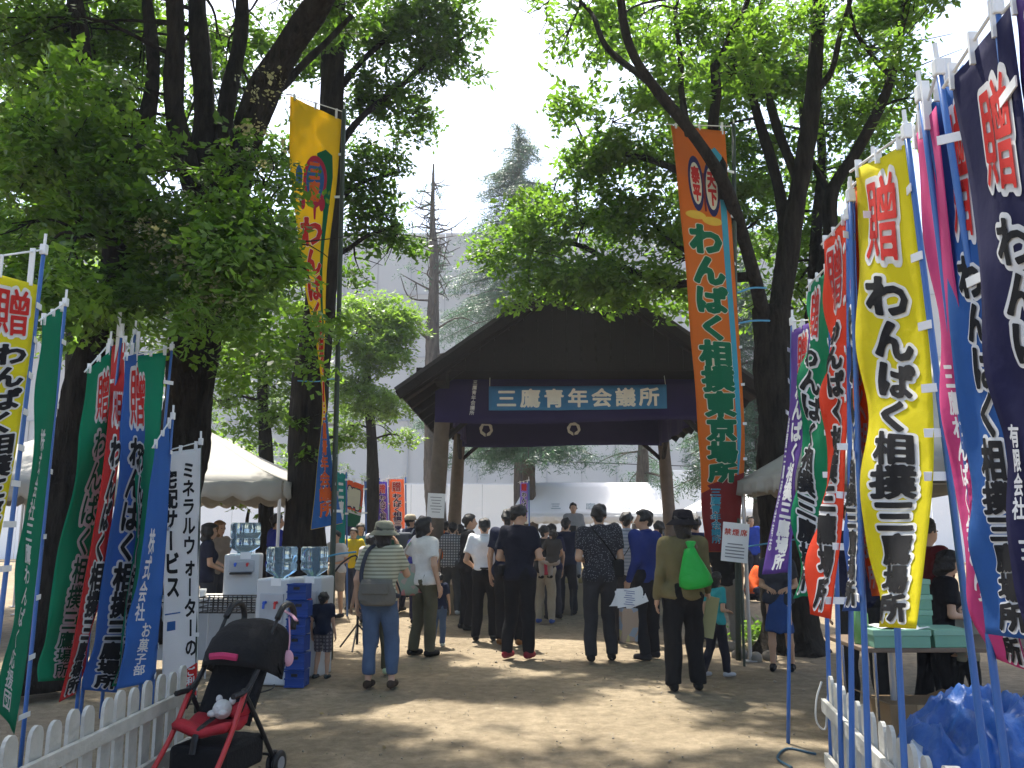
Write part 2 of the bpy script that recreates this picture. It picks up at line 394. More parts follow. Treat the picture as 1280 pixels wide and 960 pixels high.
def pxblob(px, py, d, rpx, rpy=None):
    rr = rpx / FPX * d; rz = (rpy or rpx) / FPX * d
    return (P(px, py, d), (rr, rr * 0.68, rz))
def limb(parent, pts, r0, r1, name='limb', m=None, n=10, wob=0.03, seg=26, world=False):
    p = spline(np.asarray(pts, float) if world else PATH(pts), seg)
    w = np.stack([np.sin(np.linspace(0, 9, seg) + random.random() * 6), np.sin(np.linspace(0, 7, seg) + random.random() * 6), np.zeros(seg)], -1)
    p = p + w * wob * np.sin(np.linspace(0, math.pi, seg))[:, None]
    rad = np.linspace(r0, r1, seg) * (1 + 0.06 * np.sin(np.linspace(0, 23, seg) + random.random() * 6))
    nn = n
    if r0 > 0.12:
        nn = 22; k = 3; p2 = spline(p, seg * k); rad2 = np.interp(np.linspace(0, 1, seg * k), np.linspace(0, 1, seg), rad)
        if name == 'trunk': rad2 = rad2 * (1 + 0.55 * np.exp(-np.maximum(0, p2[:, 2]) / 0.22))
        b = MB(); b.tube(p2, rad2, nn); V = np.array(b.v).reshape(len(p2), nn, 3); ang = np.arange(nn) * 2 * np.pi / nn; zz = np.cumsum(np.r_[0, np.linalg.norm(np.diff(p2, axis=0), axis=1)])
        ph = random.random() * 6
        dsp = 0.045 * np.sin(5 * ang[None] + 1.1 * zz[:, None] + ph) + 0.035 * np.sin(9 * ang[None] - 2.3 * zz[:, None]) + 0.03 * np.sin(3 * ang[None] + 4.1 * zz[:, None] + 2) * np.sin(7 * zz[:, None]) + RNG.normal(0, 0.018, (len(p2), nn))
        if name == 'trunk': dsp = dsp + 0.28 * np.exp(-np.maximum(0, p2[:, 2]) / 0.25)[:, None] * np.maximum(0, np.sin(4 * ang[None] + ph))
        b.v = list((p2[:, None] + (V - p2[:, None]) * (1 + dsp[..., None])).reshape(-1, 3))
    else:
        b = MB(); b.tube(p, rad, nn)
    b.build(name, m or BARK, parent, smooth=True)
    return p
def twigs(parent, anchors, targets, r=0.018, m=None, limit=60):
    """thin branches from the limbs out to the foliage clumps, one mesh"""
    A = np.concatenate(anchors); b = MB()
    for c in targets[:limit]:
        d = np.linalg.norm((A - c) * np.array([1, 1, 1.3]), axis=1); a = A[np.argmin(d)]; L = np.linalg.norm(c - a)
        if L < 0.2 or L > 4.2: continue
        mid = (a + c) / 2 + np.array([0, 0, 0.12 * L]) + RNG.normal(0, 0.07 * L, 3)
        p = spline([a, mid, c], 9); b.tube(p, np.linspace(r * (0.7 + 0.35 * L), r * 0.3, 9), 5)
        for k in range(3):
            e = c + RNG.normal(0, 0.35, 3) * np.array([1, 1, 0.6]); s = p[RNG.integers(4, 8)]
            b.tube(spline([s, (s + e) / 2 + RNG.normal(0, 0.05, 3), e], 5), np.linspace(r * 0.55, r * 0.18, 5), 4)
    if b.v: b.build('branches', m or BARK, parent, smooth=True)['kind'] = 'stuff'
NLEAF = [0]
def crown(parent, Q, m, size=0.08, per=12, name='crown', **kw):
    V, F = leaves(Q, size, per=per, **kw); NLEAF[0] += len(F)
    o0 = ORG[parent.name]
    return mobj(name, fast_mesh(name, V - o0, F), m, parent)

# ---- the trees
def build_trees():
    # big tree at the right, trunk splitting into many limbs (orange banner hangs in front of it)
    g = GR(985, 800); g[1] = 10.6; base = P(985, 800, 10.6); base[2] = 0
    t = thing('broadleaf_tree', 'large dark forked tree on the right whose limbs spread over the orange banner', 'tree', base)
    A = []
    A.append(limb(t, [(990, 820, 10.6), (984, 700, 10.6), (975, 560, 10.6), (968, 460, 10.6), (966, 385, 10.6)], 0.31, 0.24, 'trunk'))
    A.append(limb(t, [(962, 430, 10.6), (940, 330, 10.2), (908, 238, 9.7), (862, 168, 9.3), (815, 105, 9.0), (785, 45, 8.8), (772, -40, 8.6)], 0.095, 0.04))
    A.append(limb(t, [(968, 420, 10.6), (985, 330, 10.6), (1000, 225, 10.5), (1014, 110, 10.4), (1024, 0, 10.3), (1030, -90, 10.2)], 0.15, 0.07))
    A.append(limb(t, [(985, 330, 10.6), (972, 235, 10.9), (948, 140, 11.1), (925, 60, 11.2), (912, -40, 11.3)], 0.09, 0.04))
    A.append(limb(t, [(1000, 470, 10.7), (1018, 390, 10.9), (1038, 300, 11.1), (1042, 240, 11.1), (1075, 180, 11.0), (1115, 90, 10.8), (1135, -30, 10.6)], 0.13, 0.045))
    A.append(limb(t, [(1018, 390, 10.9), (1022, 260, 11.6), (1026, 160, 11.8), (1020, 60, 12)], 0.10, 0.04))
    A.append(limb(t, [(905, 250, 9.8), (895, 160, 9.9), (893, 82, 9.9)], 0.075, 0.06, 'limb_stub'))
    A.append(limb(t, [(893, 84, 9.9), (910, 55, 10), (925, 20, 10), (945, -30, 10)], 0.05, 0.03))
    A.append(limb(t, [(945, 345, 10.3), (880, 350, 10.6), (830, 355, 10.9), (770, 330, 11.2), (720, 305, 11.5), (650, 300, 11.8)], 0.07, 0.025))
    A.append(limb(t, [(905, 240, 9.8), (850, 215, 10.4), (790, 195, 11), (740, 190, 11.3), (700, 220, 11.6)], 0.06, 0.022))
    A.append(limb(t, [(815, 105, 9.0), (765, 65, 9.4), (740, 20, 9.7), (700, -20, 10)], 0.045, 0.02))
    A.append(limb(t, [(1000, 230, 10.5), (960, 130, 10.9), (940, 60, 11), (960, -20, 11)], 0.07, 0.035))
    A.append(limb(t, [(1115, 95, 10.8), (1080, 60, 10.4), (1060, 0, 10)], 0.04, 0.02))
    B = [pxblob(*q) for q in [
        (690, 300, 11.5, 62, 46), (640, 290, 11.8, 52, 38), (720, 350, 11.2, 70, 34), (790, 340, 11, 70, 42), (660, 355, 11.6, 55, 34), (740, 270, 11.4, 65, 44),
        (800, 270, 11.2, 62, 48), (850, 330, 11, 42, 48), (690, 245, 11.8, 44, 34), (610, 320, 12, 32, 26), (760, 210, 11.4, 65, 40), (715, 195, 11.6, 45, 36),
        (820, 200, 11.2, 56, 48), (700, 130, 11, 40, 30), (770, 140, 10.8, 48, 36), (830, 60, 10.6, 55, 36), (760, 90, 10.4, 56, 30), (700, 60, 10.4, 44, 28), (735, 15, 10, 52, 28),
        (870, 20, 10.2, 55, 34), (940, 20, 10.8, 65, 40), (900, 110, 11, 55, 40), (975, 90, 11.2, 55, 46), (1060, 60, 11, 62, 50), (1100, 20, 10.8, 60, 40),
        (1060, 150, 11.4, 56, 50), (1110, 110, 11.2, 45, 46), (960, 190, 11.8, 55, 46), (1030, 230, 12, 60, 50), (1085, 220, 11.8, 42, 46), (930, 290, 12, 46, 42),
        (1000, 320, 12.2, 48, 44), (1050, 300, 12.4, 44, 44), (1130, 50, 10.5, 44, 44), (880, 190, 12, 40, 46), (950, 380, 12.4, 36, 46), (1010, 390, 12.6, 36, 40), (1150, -10, 10, 60, 40), (850, 120, 11.6, 40, 44), (1020, 20, 10, 40, 34), (800, 20, 10.4, 50, 34), (680, 15, 10.4, 30, 24), (900, 60, 11.4, 50, 40), (1010, 140, 12, 50, 50), (1090, 160, 12, 50, 50), (1150, 100, 11, 40, 44), (860, 260, 11.8, 34, 44), (910, 180, 12.2, 46, 44), (1060, 340, 12.6, 40, 40), (960, 320, 12.8, 44, 44), (830, 380, 11.4, 34, 24)]]
    A.append(limb(t, [(1012, 130, 10.4), (1045, 70, 10.2), (1070, -30, 10)], 0.05, 0.025)); A.append(limb(t, [(860, 168, 9.3), (850, 90, 9.8), (845, 20, 10.2), (860, -40, 10.4)], 0.045, 0.02)); A.append(limb(t, [(940, 120, 11.1), (905, 60, 11.4), (880, 0, 11.6)], 0.04, 0.02)); A.append(limb(t, [(1042, 250, 11.1), (1010, 190, 11.6), (1000, 100, 12), (985, 30, 12.2)], 0.05, 0.02)); A.append(limb(t, [(900, 345, 10.5), (840, 300, 11), (790, 260, 11.4)], 0.04, 0.015))
    B += region(690, -10, 1160, 130, 9.8, 12.6, 26, 0.5) + region(860, 130, 1130, 380, 11.4, 13, 22, 0.45) + region(600, 250, 850, 375, 10.6, 12.2, 20, 0.38) + region(700, 130, 850, 250, 10.6, 12, 10, 0.4)
    holes = [(640, 60, 55), (600, 150, 60), (740, 245, 14), (668, 190, 30), (665, 110, 28), (1190, 60, 50), (800, 90, 16), (705, 165, 14), (990, 250, 12), (940, 250, 14), (1005, 165, 10), (880, 70, 14), (925, 340, 12), (1075, 95, 10), (1145, 150, 12)]
    Q = blob_points(B, 265, holes, 0.55)
    twigs(t, A, [b[0] for b in B], 0.02, limit=60)
    crown(t, Q, LEAF_B, 0.10, 11, aspect=0.5)
    # unseen crown foliage and limbs added above the path to shade the ground
    shade_blobs = []
    for i in range(70):
        y = RNG.uniform(2.0, 10.3); x = RNG.uniform(0.2, 7.0); z = max(7.2, 1.5 + 0.667 * y + 1.5) + RNG.uniform(0.0, 2.2)
        shade_blobs.append((np.array([x, y, z]), (1.0, 1.0, 0.5)))
    A2 = [limb(t, [P(1030, -90, 10.2), (3.2, 8, 8.4), (2.4, 5, 9.0), (1.6, 2.2, 9.2)], 0.09, 0.03, world=True), limb(t, [P(1135, -30, 10.6), (5, 8, 8.6), (5.0, 5, 9.4), (4.6, 1.5, 9.8)], 0.09, 0.03, world=True)]
    crown(t, blob_points(shade_blobs, 40, (), 0.25), LEAF_B, 0.14, 10, aspect=0.5)
    # big tree at the left
    base = P(206, 760, 9.2); base[2] = 0
    t = thing('broadleaf_tree', 'thick dark trunked tree on the left behind the banners and picket fence', 'tree', base)
    A = []
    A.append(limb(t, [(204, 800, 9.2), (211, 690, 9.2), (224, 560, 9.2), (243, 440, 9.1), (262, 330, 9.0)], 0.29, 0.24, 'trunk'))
    A.append(limb(t, [(262, 340, 9.0), (290, 230, 8.8), (322, 130, 8.6), (365, 55, 8.4), (405, -10, 8.2), (430, -70, 8.1)], 0.21, 0.11))
    A.append(limb(t, [(258, 350, 9.0), (250, 230, 9.2), (252, 120, 9.3), (248, 0, 9.4), (246, -80, 9.4)], 0.15, 0.09))
    A.append(limb(t, [(268, 300, 9.0), (285, 150, 9.3), (298, 40, 9.5), (305, -60, 9.6)], 0.12, 0.07))
    A.append(limb(t, [(254, 280, 9.1), (225, 170, 8.8), (218, 60, 8.6), (214, -50, 8.5)], 0.13, 0.08))
    A.append(limb(t, [(322, 130, 8.6), (360, 100, 9), (400, 60, 9.3), (440, 20, 9.5)], 0.06, 0.03))
    A.append(limb(t, [(262, 330, 9.0), (220, 330, 8.4), (160, 300, 7.8), (100, 290, 7.4)], 0.06, 0.025))
    A.append(limb(t, [(270, 300, 9.0), (310, 320, 8.6), (350, 330, 8.2), (385, 350, 8.0)], 0.05, 0.02))
    B = region(0, 0, 190, 130, 7.6, 11, 12, 0.6) + region(190, -10, 420, 90, 9.6, 12, 9, 0.5) + region(0, 130, 200, 300, 6.9, 9, 20, 0.5) + region(190, 215, 350, 320, 6.9, 8.6, 13, 0.42) + region(200, 100, 330, 230, 9.6, 12, 8, 0.4) + region(20, 290, 330, 385, 6.6, 8.6, 20, 0.42) + \
        [pxblob(*q) for q in [(60, 200, 7, 60, 40), (140, 330, 7, 60, 34), (60, 380, 7.4, 50, 26), (190, 360, 7.2, 50, 28), (260, 350, 7.2, 46, 30), (300, 190, 7.6, 50, 40), (330, 250, 7.6, 34, 40),
                              (370, 215, 8.2, 30, 26), (395, 200, 8.4, 24, 14), (340, 420, 8.2, 40, 26), (120, 250, 7, 56, 40), (200, 280, 7.2, 44, 40), (20, 300, 7.2, 40, 40), (100, 130, 8, 50, 40), (390, 440, 8.8, 20, 14)]]
    holes = [(205, 225, 26), (240, 200, 14), (190, 80, 14), (130, 60, 8), (345, 145, 16), (360, 110, 14), (210, 130, 12), (270, 110, 12), (225, 40, 10), (275, 20, 10), (320, 70, 10), (150, 200, 9), (90, 40, 9), (340, 215, 12), (80, 105, 9), (175, 35, 9), (310, 240, 10), (110, 20, 9), (235, 90, 8), (160, 130, 8), (330, 30, 9), (60, 70, 7), (280, 60, 8), (60, 330, 10), (425, 160, 40), (300, 120, 8), (15, 10, 10), (215, 10, 7)]
    twigs(t, A, [b[0] for b in B], 0.02, limit=70)
    crown(t, blob_points(B, 215, holes, 0.5), LEAF_A, 0.095, 12, aspect=0.5)
    B3 = region(30, 300, 350, 400, 6.4, 7.6, 26, 0.34) + region(230, 400, 400, 470, 8.4, 10, 12, 0.36) + region(0, 60, 120, 300, 6.8, 8.2, 12, 0.4)
    crown(t, blob_points(B3, 150, [(205, 225, 26)], 0.35), LEAF_B, 0.095, 12, 'hanging_sprays', aspect=0.5, droop=0.4)
    Q = P(320, 350, 7.0) + RNG.normal(0, 1, (0, 3))
    fl = np.concatenate([P(px, py, 6.9) + RNG.normal(0, 0.10, (12, 3)) for px, py in [(238, 380, ), (262, 365), (275, 372), (250, 345), (215, 320), (170, 285), (235, 300), (280, 340), (330, 110), (320, 170)]])
    crown(t, fl, FLOWER, 0.035, 9, 'blossom_clusters', L=0.12, aspect=0.8)
    shade_blobs = []  # out-of-view foliage added overhead on this side, darkens the foreground
    for i in range(80):
        y = RNG.uniform(2.0, 10.8); x = RNG.uniform(-7.5, -0.3); z = max(7.0, 1.5 + 0.667 * y + 1.5) + RNG.uniform(0.0, 2.2)
        shade_blobs.append((np.array([x, y, z]), (1.0, 1.0, 0.5)))
    limb(t, [P(430, -70, 8.1), (-1.4, 6.5, 8.6), (-1.0, 4, 9.0), (-0.8, 1.5, 9.0)], 0.10, 0.03, world=True); limb(t, [P(214, -50, 8.5), (-3.8, 6.5, 8.6), (-4, 3.5, 9.2), (-4, 1.0, 9.2)], 0.08, 0.03, world=True)
    crown(t, blob_points(shade_blobs, 40, (), 0.3), LEAF_A, 0.14, 10, aspect=0.5)
    # leaning tree at the far left
    base = P(52, 800, 7.8); base[2] = 0
    t = thing('broadleaf_tree', 'leaning crooked dark tree at the far left between green and red banners', 'tree', base)
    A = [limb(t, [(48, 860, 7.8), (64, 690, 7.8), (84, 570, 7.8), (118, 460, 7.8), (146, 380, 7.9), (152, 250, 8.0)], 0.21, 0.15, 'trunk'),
         limb(t, [(152, 260, 8.0), (120, 150, 8.2), (100, 60, 8.4), (86, -60, 8.6)], 0.13, 0.07), limb(t, [(150, 300, 8.0), (176, 200, 8.4), (190, 90, 8.8), (180, -40, 9.0)], 0.11, 0.06)]
    B = region(-20, -10, 180, 220, 8.6, 11, 14, 0.6) + region(0, 60, 90, 330, 10, 13, 12, 0.7) + region(60, 395, 230, 440, 7.6, 9.4, 8, 0.3)
    twigs(t, A, [b[0] for b in B], 0.018, limit=30)
    crown(t, blob_points(B, 150, [(205, 225, 26), (40, 60, 10), (90, 140, 8)], 0.5), LEAF_B, 0.10, 11, aspect=0.5)
    # straight tree behind the tall yellow banner
    base = P(382, 800, 11.6); base[2] = 0
    t = thing('broadleaf_tree', 'straight dark trunked tree behind the tall yellow banner', 'tree', base)
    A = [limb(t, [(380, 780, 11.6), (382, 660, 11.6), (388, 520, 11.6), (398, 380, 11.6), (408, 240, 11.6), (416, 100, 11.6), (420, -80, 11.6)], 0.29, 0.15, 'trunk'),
         limb(t, [(412, 200, 11.6), (460, 140, 11.8), (520, 90, 12), (590, 40, 12.2)], 0.06, 0.02), limb(t, [(408, 260, 11.6), (450, 230, 12), (500, 215, 12.3)], 0.05, 0.02),
         limb(t, [(404, 330, 11.6), (450, 300, 12), (500, 280, 12.3)], 0.045, 0.02), limb(t, [(415, 120, 11.6), (470, 60, 11.9), (530, 10, 12.2)], 0.06, 0.02), limb(t, [(385, 560, 11.6), (410, 548, 11.2), (440, 545, 11)], 0.03, 0.012)]
    B = [pxblob(*q) for q in [(460, 30, 12, 58, 40), (530, 40, 12, 55, 36), (585, 40, 12.2, 36, 34), (500, 100, 12, 58, 34), (550, 75, 12.2, 40, 26), (455, 130, 12, 44, 42), (480, 190, 12.2, 46, 34), (440, 220, 12, 36, 34),
                              (520, 150, 12.4, 36, 28), (470, 260, 12.2, 46, 34), (500, 300, 12.4, 38, 28), (445, 300, 12.2, 30, 30), (540, 0, 12, 60, 26), (590, 90, 12.4, 20, 16), (450, 340, 12.4, 30, 20), (380, 60, 12.6, 44, 46), (380, 300, 12.8, 44, 46), (345, 200, 12.6, 34, 40),
                              (388, 565, 11.3, 16, 12), (378, 530, 11.3, 14, 12), (425, 548, 11, 16, 10)]]
    twigs(t, A, [b[0] for b in B], 0.02, limit=40)
    crown(t, blob_points([(c, (r[0] * 1.08, r[1], r[2] * 1.12)) for c, r in B], 430, [(570, 205, 40), (540, 118, 7), (500, 160, 7), (480, 85, 6)], 0.62), LEAF_A, 0.10, 11, aspect=0.5)
    # sunlit trees beyond the left tents
    for (lab, cx, d, blobs, lm, dens, sz) in [
        ('bright sunlit leafy tree behind the left tents and dark trunk', 330, 15.5, [(330, 380, 60, 55), (300, 470, 50, 45), (360, 450, 50, 50), (340, 530, 60, 36), (290, 390, 46, 46), (380, 370, 40, 44), (240, 430, 40, 50), (300, 300, 50, 44), (360, 300, 40, 40), (310, 430, 60, 50), (270, 510, 40, 30), (350, 490, 44, 40), (385, 420, 30, 40), (200, 380, 50, 60), (270, 340, 60, 50), (400, 470, 26, 30), (390, 520, 26, 26)], LEAF_C, 170, 0.12),
        ('rounded pale green tree with thin trunk left of the wooden pavilion', 462, 19, [(470, 395, 60, 34), (440, 420, 36, 34), (500, 415, 36, 30), (480, 440, 46, 30), (440, 470, 40, 26), (490, 500, 40, 26), (455, 520, 40, 20), (500, 545, 30, 12), (430, 545, 36, 16), (450, 495, 40, 26)], LEAF_C, 380, 0.11),
        ('tall green tree far behind the left banners', 90, 17, [(60, 300, 90, 90), (150, 330, 80, 80), (110, 200, 90, 80), (30, 180, 80, 90), (40, 60, 90, 80), (170, 120, 80, 80), (60, 420, 80, 60), (180, 470, 60, 60), (200, 210, 30, 50)], LEAF_C, 22, 0.16)]:
        base = P(cx, 700, d); base[2] = 0
        t = thing('broadleaf_tree', lab, 'tree', base)
        B = [pxblob(x, y, d + RNG.uniform(-0.6, 0.6), rx, ry) for x, y, rx, ry in blobs]
        top = min(b[1] for b in blobs)
        A = [limb(t, [base, P(cx + 4, 560, d), P(cx - 3, 470, d), P(cx + 2, top, d)], 0.16, 0.04, 'trunk', world=True)]
        twigs(t, A, [b[0] for b in B], 0.03)
        crown(t, blob_points(B, dens, [(205, 225, 24)], 0.5), lm, sz, 11)
    # low hedge-like shrubs behind the tents
    base = P(300, 620, 17.5); base[2] = 0
    t = thing('shrub', 'dense sunlit shrub between the left tents and the tree behind', 'shrub', base)
    B = [pxblob(x, y, 17, 40, 30) for x, y in [(270, 560), (320, 570), (360, 580), (345, 620), (290, 610), (420, 590), (410, 620)]]
    crown(t, blob_points(B, 70, (), 0.6), LEAF_C, 0.11, 11)
    limb(t, [base, base + (0.1, 0, 1.0), base + (0.2, 0, 1.8)], 0.06, 0.03, 'stem', world=True)
    # conifers
    def cedar(lab, px, d, ytop, ybot, tiers, width, tr=0.22, full=True, dens=1.0, trunk_top=None):
        base = P(px, 690, d); base[2] = 0
        t = thing('cedar_tree', lab, 'tree', base)
        top = P(px, ytop, d); low = P(px, ybot, d)
        limb(t, [base, (base + top) / 2 + (0.05, 0, 0), top], tr, 0.04, 'trunk', BARK_CEDAR, world=True)
        pts = []; az = []; b = MB()
        for i in range(tiers):
            f = i / (tiers - 1); z = low[2] + (top[2] - low[2]) * f
            rad = width * (1 - f) ** 0.65 + 0.2
            for k in range(int(6 * dens) + 2):
                a = RNG.uniform(0, 6.283); L = rad * RNG.uniform(0.6, 1.15)
                e = np.array([base[0] + math.cos(a) * L, base[1] + math.sin(a) * L, z - 0.28 * L + RNG.normal(0, 0.1)])
                s = np.array([base[0], base[1], z]); br = spline([s, (s + e) / 2 + (0, 0, 0.06 * L), e], 7); b.tube(br, np.linspace(0.035, 0.01, 7), 4)
                n = int(48 * L * dens)
                u = RNG.uniform(0.15, 1, n); q = s + (e - s) * u[:, None]; q[:, 2] += 0.06 * L * np.sin(u * math.pi)
                q += RNG.normal(0, 1, (n, 3)) * np.array([0.16, 0.16, 0.10]); q[:, 2] -= np.abs(RNG.normal(0, 0.12, n))
                pts.append(q); az.append(a + RNG.normal(0, 0.7, n))
        b.build('branches', BARK_CEDAR, t, smooth=True)['kind'] = 'stuff'
        crown(t, np.concatenate(pts), NEEDLE, 0.13, 9, aspect=0.16, droop=0.55, az=np.concatenate(az), L=0.4)
    cedar('dark blue green conifer rising behind the pavilion roof', 648, 31, 160, 500, 24, 3.6, dens=1.15)
    cedar('drooping cedar behind the pavilion, seen beneath its purple curtain', 660, 25, 440, 552, 10, 2.2, 0.3, dens=1.2)
    cedar('drooping cedar beside the right end of the pavilion', 945, 21, 330, 600, 16, 1.7, 0.18)
    cedar('slim cedar trunk behind the right half of the pavilion', 800, 27, 440, 590, 7, 1.4, 0.3, dens=0.4)
    # nearly bare cedar
    base = P(545, 690, 28); base[2] = 0
    t = thing('bare_tree', 'tall nearly bare tree with stubby broken branches behind the pavilion', 'tree', base)
    tr = limb(t, [(548, 690, 28), (541, 560, 28), (540, 420, 28), (542, 330, 28), (541, 270, 28), (542, 205, 28)], 0.34, 0.03, 'trunk', BARK_CEDAR, seg=40)
    pts = []
    for i in range(52):
        f = RNG.uniform(0.36, 0.93); s = tr[int(f * 39)]; a = RNG.uniform(0, 6.28); L = RNG.uniform(0.5, 2.2) * (1.15 - f * 0.75)
        kink = RNG.uniform(-0.1, 0.3); e1 = s + np.array([math.cos(a) * L * 0.55, math.sin(a) * L * 0.55, kink * L]); e2 = e1 + np.array([math.cos(a + RNG.normal(0, 0.5)) * L * 0.45, math.sin(a) * L * 0.4, RNG.uniform(-0.25, 0.45) * L])
        b = MB(); b.tube(spline([s, e1, e2], 8), np.linspace(0.05 * (1.2 - f * 0.7), 0.012, 8), 5)
        for k in range(2):
            e3 = e1 + RNG.normal(0, 0.35, 3); b.tube(spline([e1, e3], 4), np.linspace(0.02, 0.008, 4), 4)
        b.build('branch', BARK_CEDAR, t, smooth=True)
        if RNG.uniform() < 0.4: pts.append(e2 + RNG.normal(0, 0.25, (9, 3)))
    crown(t, np.concatenate(pts), NEEDLE, 0.14, 8, aspect=0.2, droop=0.4)
build_trees()
print('leaves', NLEAF[0])
# ------------------------------------------------------------------ background: wrapped building, hoarding, event tent
def dup_mesh(name, me, parent, loc, m=None):
    o = bpy.data.objects.new(name, me); COL.objects.link(o); o.parent = parent; o.location = tuple(np.asarray(loc) - ORG[parent.name]); ORG[o.name] = np.asarray(loc, float); return o
def build_background():
    t = thing('wrapped_building', 'large building wrapped in pale grey scaffold sheeting far behind the pavilion', 'building', (0, 44, 0))
    gm = [mat('scaffold_sheet', (0.49, 0.48, 0.465), 0.9, 0.06, 0.5, 0.1, 2.0), mat('scaffold_sheet_b', (0.50, 0.49, 0.475), 0.9, 0.06, 0.5, 0.1, 2.0)]
    b = MB(); b.box((0, 50, 8.2), (64, 11.5, 16.4)); b.build('wall', mat('building_core', (0.3, 0.3, 0.3)), t)
    me = []
    for k in range(2):
        g = np.zeros((7, 7, 3)); 
        for i in range(7):
            for j in range(7):
                u, v = i / 6, j / 6; sag = 0.02 * math.sin(math.pi * u) * math.sin(math.pi * v) * (1 if k else -0.6)
                g[i, j] = ((u - 0.5) * 1.78, -sag, v * 3.36)
        q = MB(); q.sheet(g); mm = mesh_data('sheet', q.v, q.f, True); mm.materials.append(gm[k]); me.append(mm)
    for i in range(34):
        for j in range(5):
            dup_mesh('sheet', me[random.random() < 0.5], t, (-29.7 + i * 1.8, 44.0 + random.uniform(-0.03, 0.03), 0.05 + j * 3.4))
    pm = MB(); pm.tube([(0, 0, 0), (0, 0, 17.4)], 0.03, 6); pme = mesh_data('scaffold_pole', pm.v, pm.f); pme.materials.append(mat('galvanised', (0.4, 0.4, 0.41), 0.6))
    for i in range(0, 35, 2): dup_mesh('scaffold_pole', pme, t, (-30.6 + i * 1.8, 43.9, 0))
    for j in range(1, 6):
        b = MB(); b.tube([(-30.6, 43.86, j * 3.4), (30.6, 43.86, j * 3.4)], 0.028, 6); b.build('scaffold_rail', pme.materials[0], t)
    h = thing('hoarding', 'white construction hoarding of flat panels behind the pavilion and crowd', 'hoarding', (0, 36, 0))
    hm = mat('hoarding_white', (0.86, 0.88, 0.90), 0.45, 0.03, 1.5)
    q = MB(); q.box((0, 0, 1.55), (1.475, 0.04, 3.1), bev=0.012); pe = mesh_data('panel', q.v, q.f); pe.materials.append(hm)
    for i in range(34): dup_mesh('panel', pe, h, (-24.5 + i * 1.5, 36, 0.05 + 0.01 * random.random()))
    q = MB(); q.box((0, 36.05, 3.18), (51, 0.09, 0.07)); q.build('top_rail', mat('hoarding_rail', (0.6, 0.62, 0.66)), h)
    # second, taller hoarding step on the right
    h2 = thing('hoarding', 'taller white hoarding panels stepping up behind the orange banner', 'hoarding', (11, 34, 0))
    q = MB(); q.box((0, 0, 1.8), (1.475, 0.04, 3.6), bev=0.012); pe2 = mesh_data('panel', q.v, q.f); pe2.materials.append(hm)
    for i in range(11): dup_mesh('panel', pe2, h2, (6.9 + i * 1.5, 34, 0.02))
    # event tent in the middle
    event_tent((2.25, 25.4), 4.7, 2.4, 1.74, 2.72, ridge_half=1.8, label='white event tent with scalloped edge beyond the crowd in the middle', white=True, text='三 鷹 市')
    event_tent((7.8, 27.5), 4.4, 3.0, 1.9, 2.9, 'white event tent half hidden behind the orange banner', white=True)
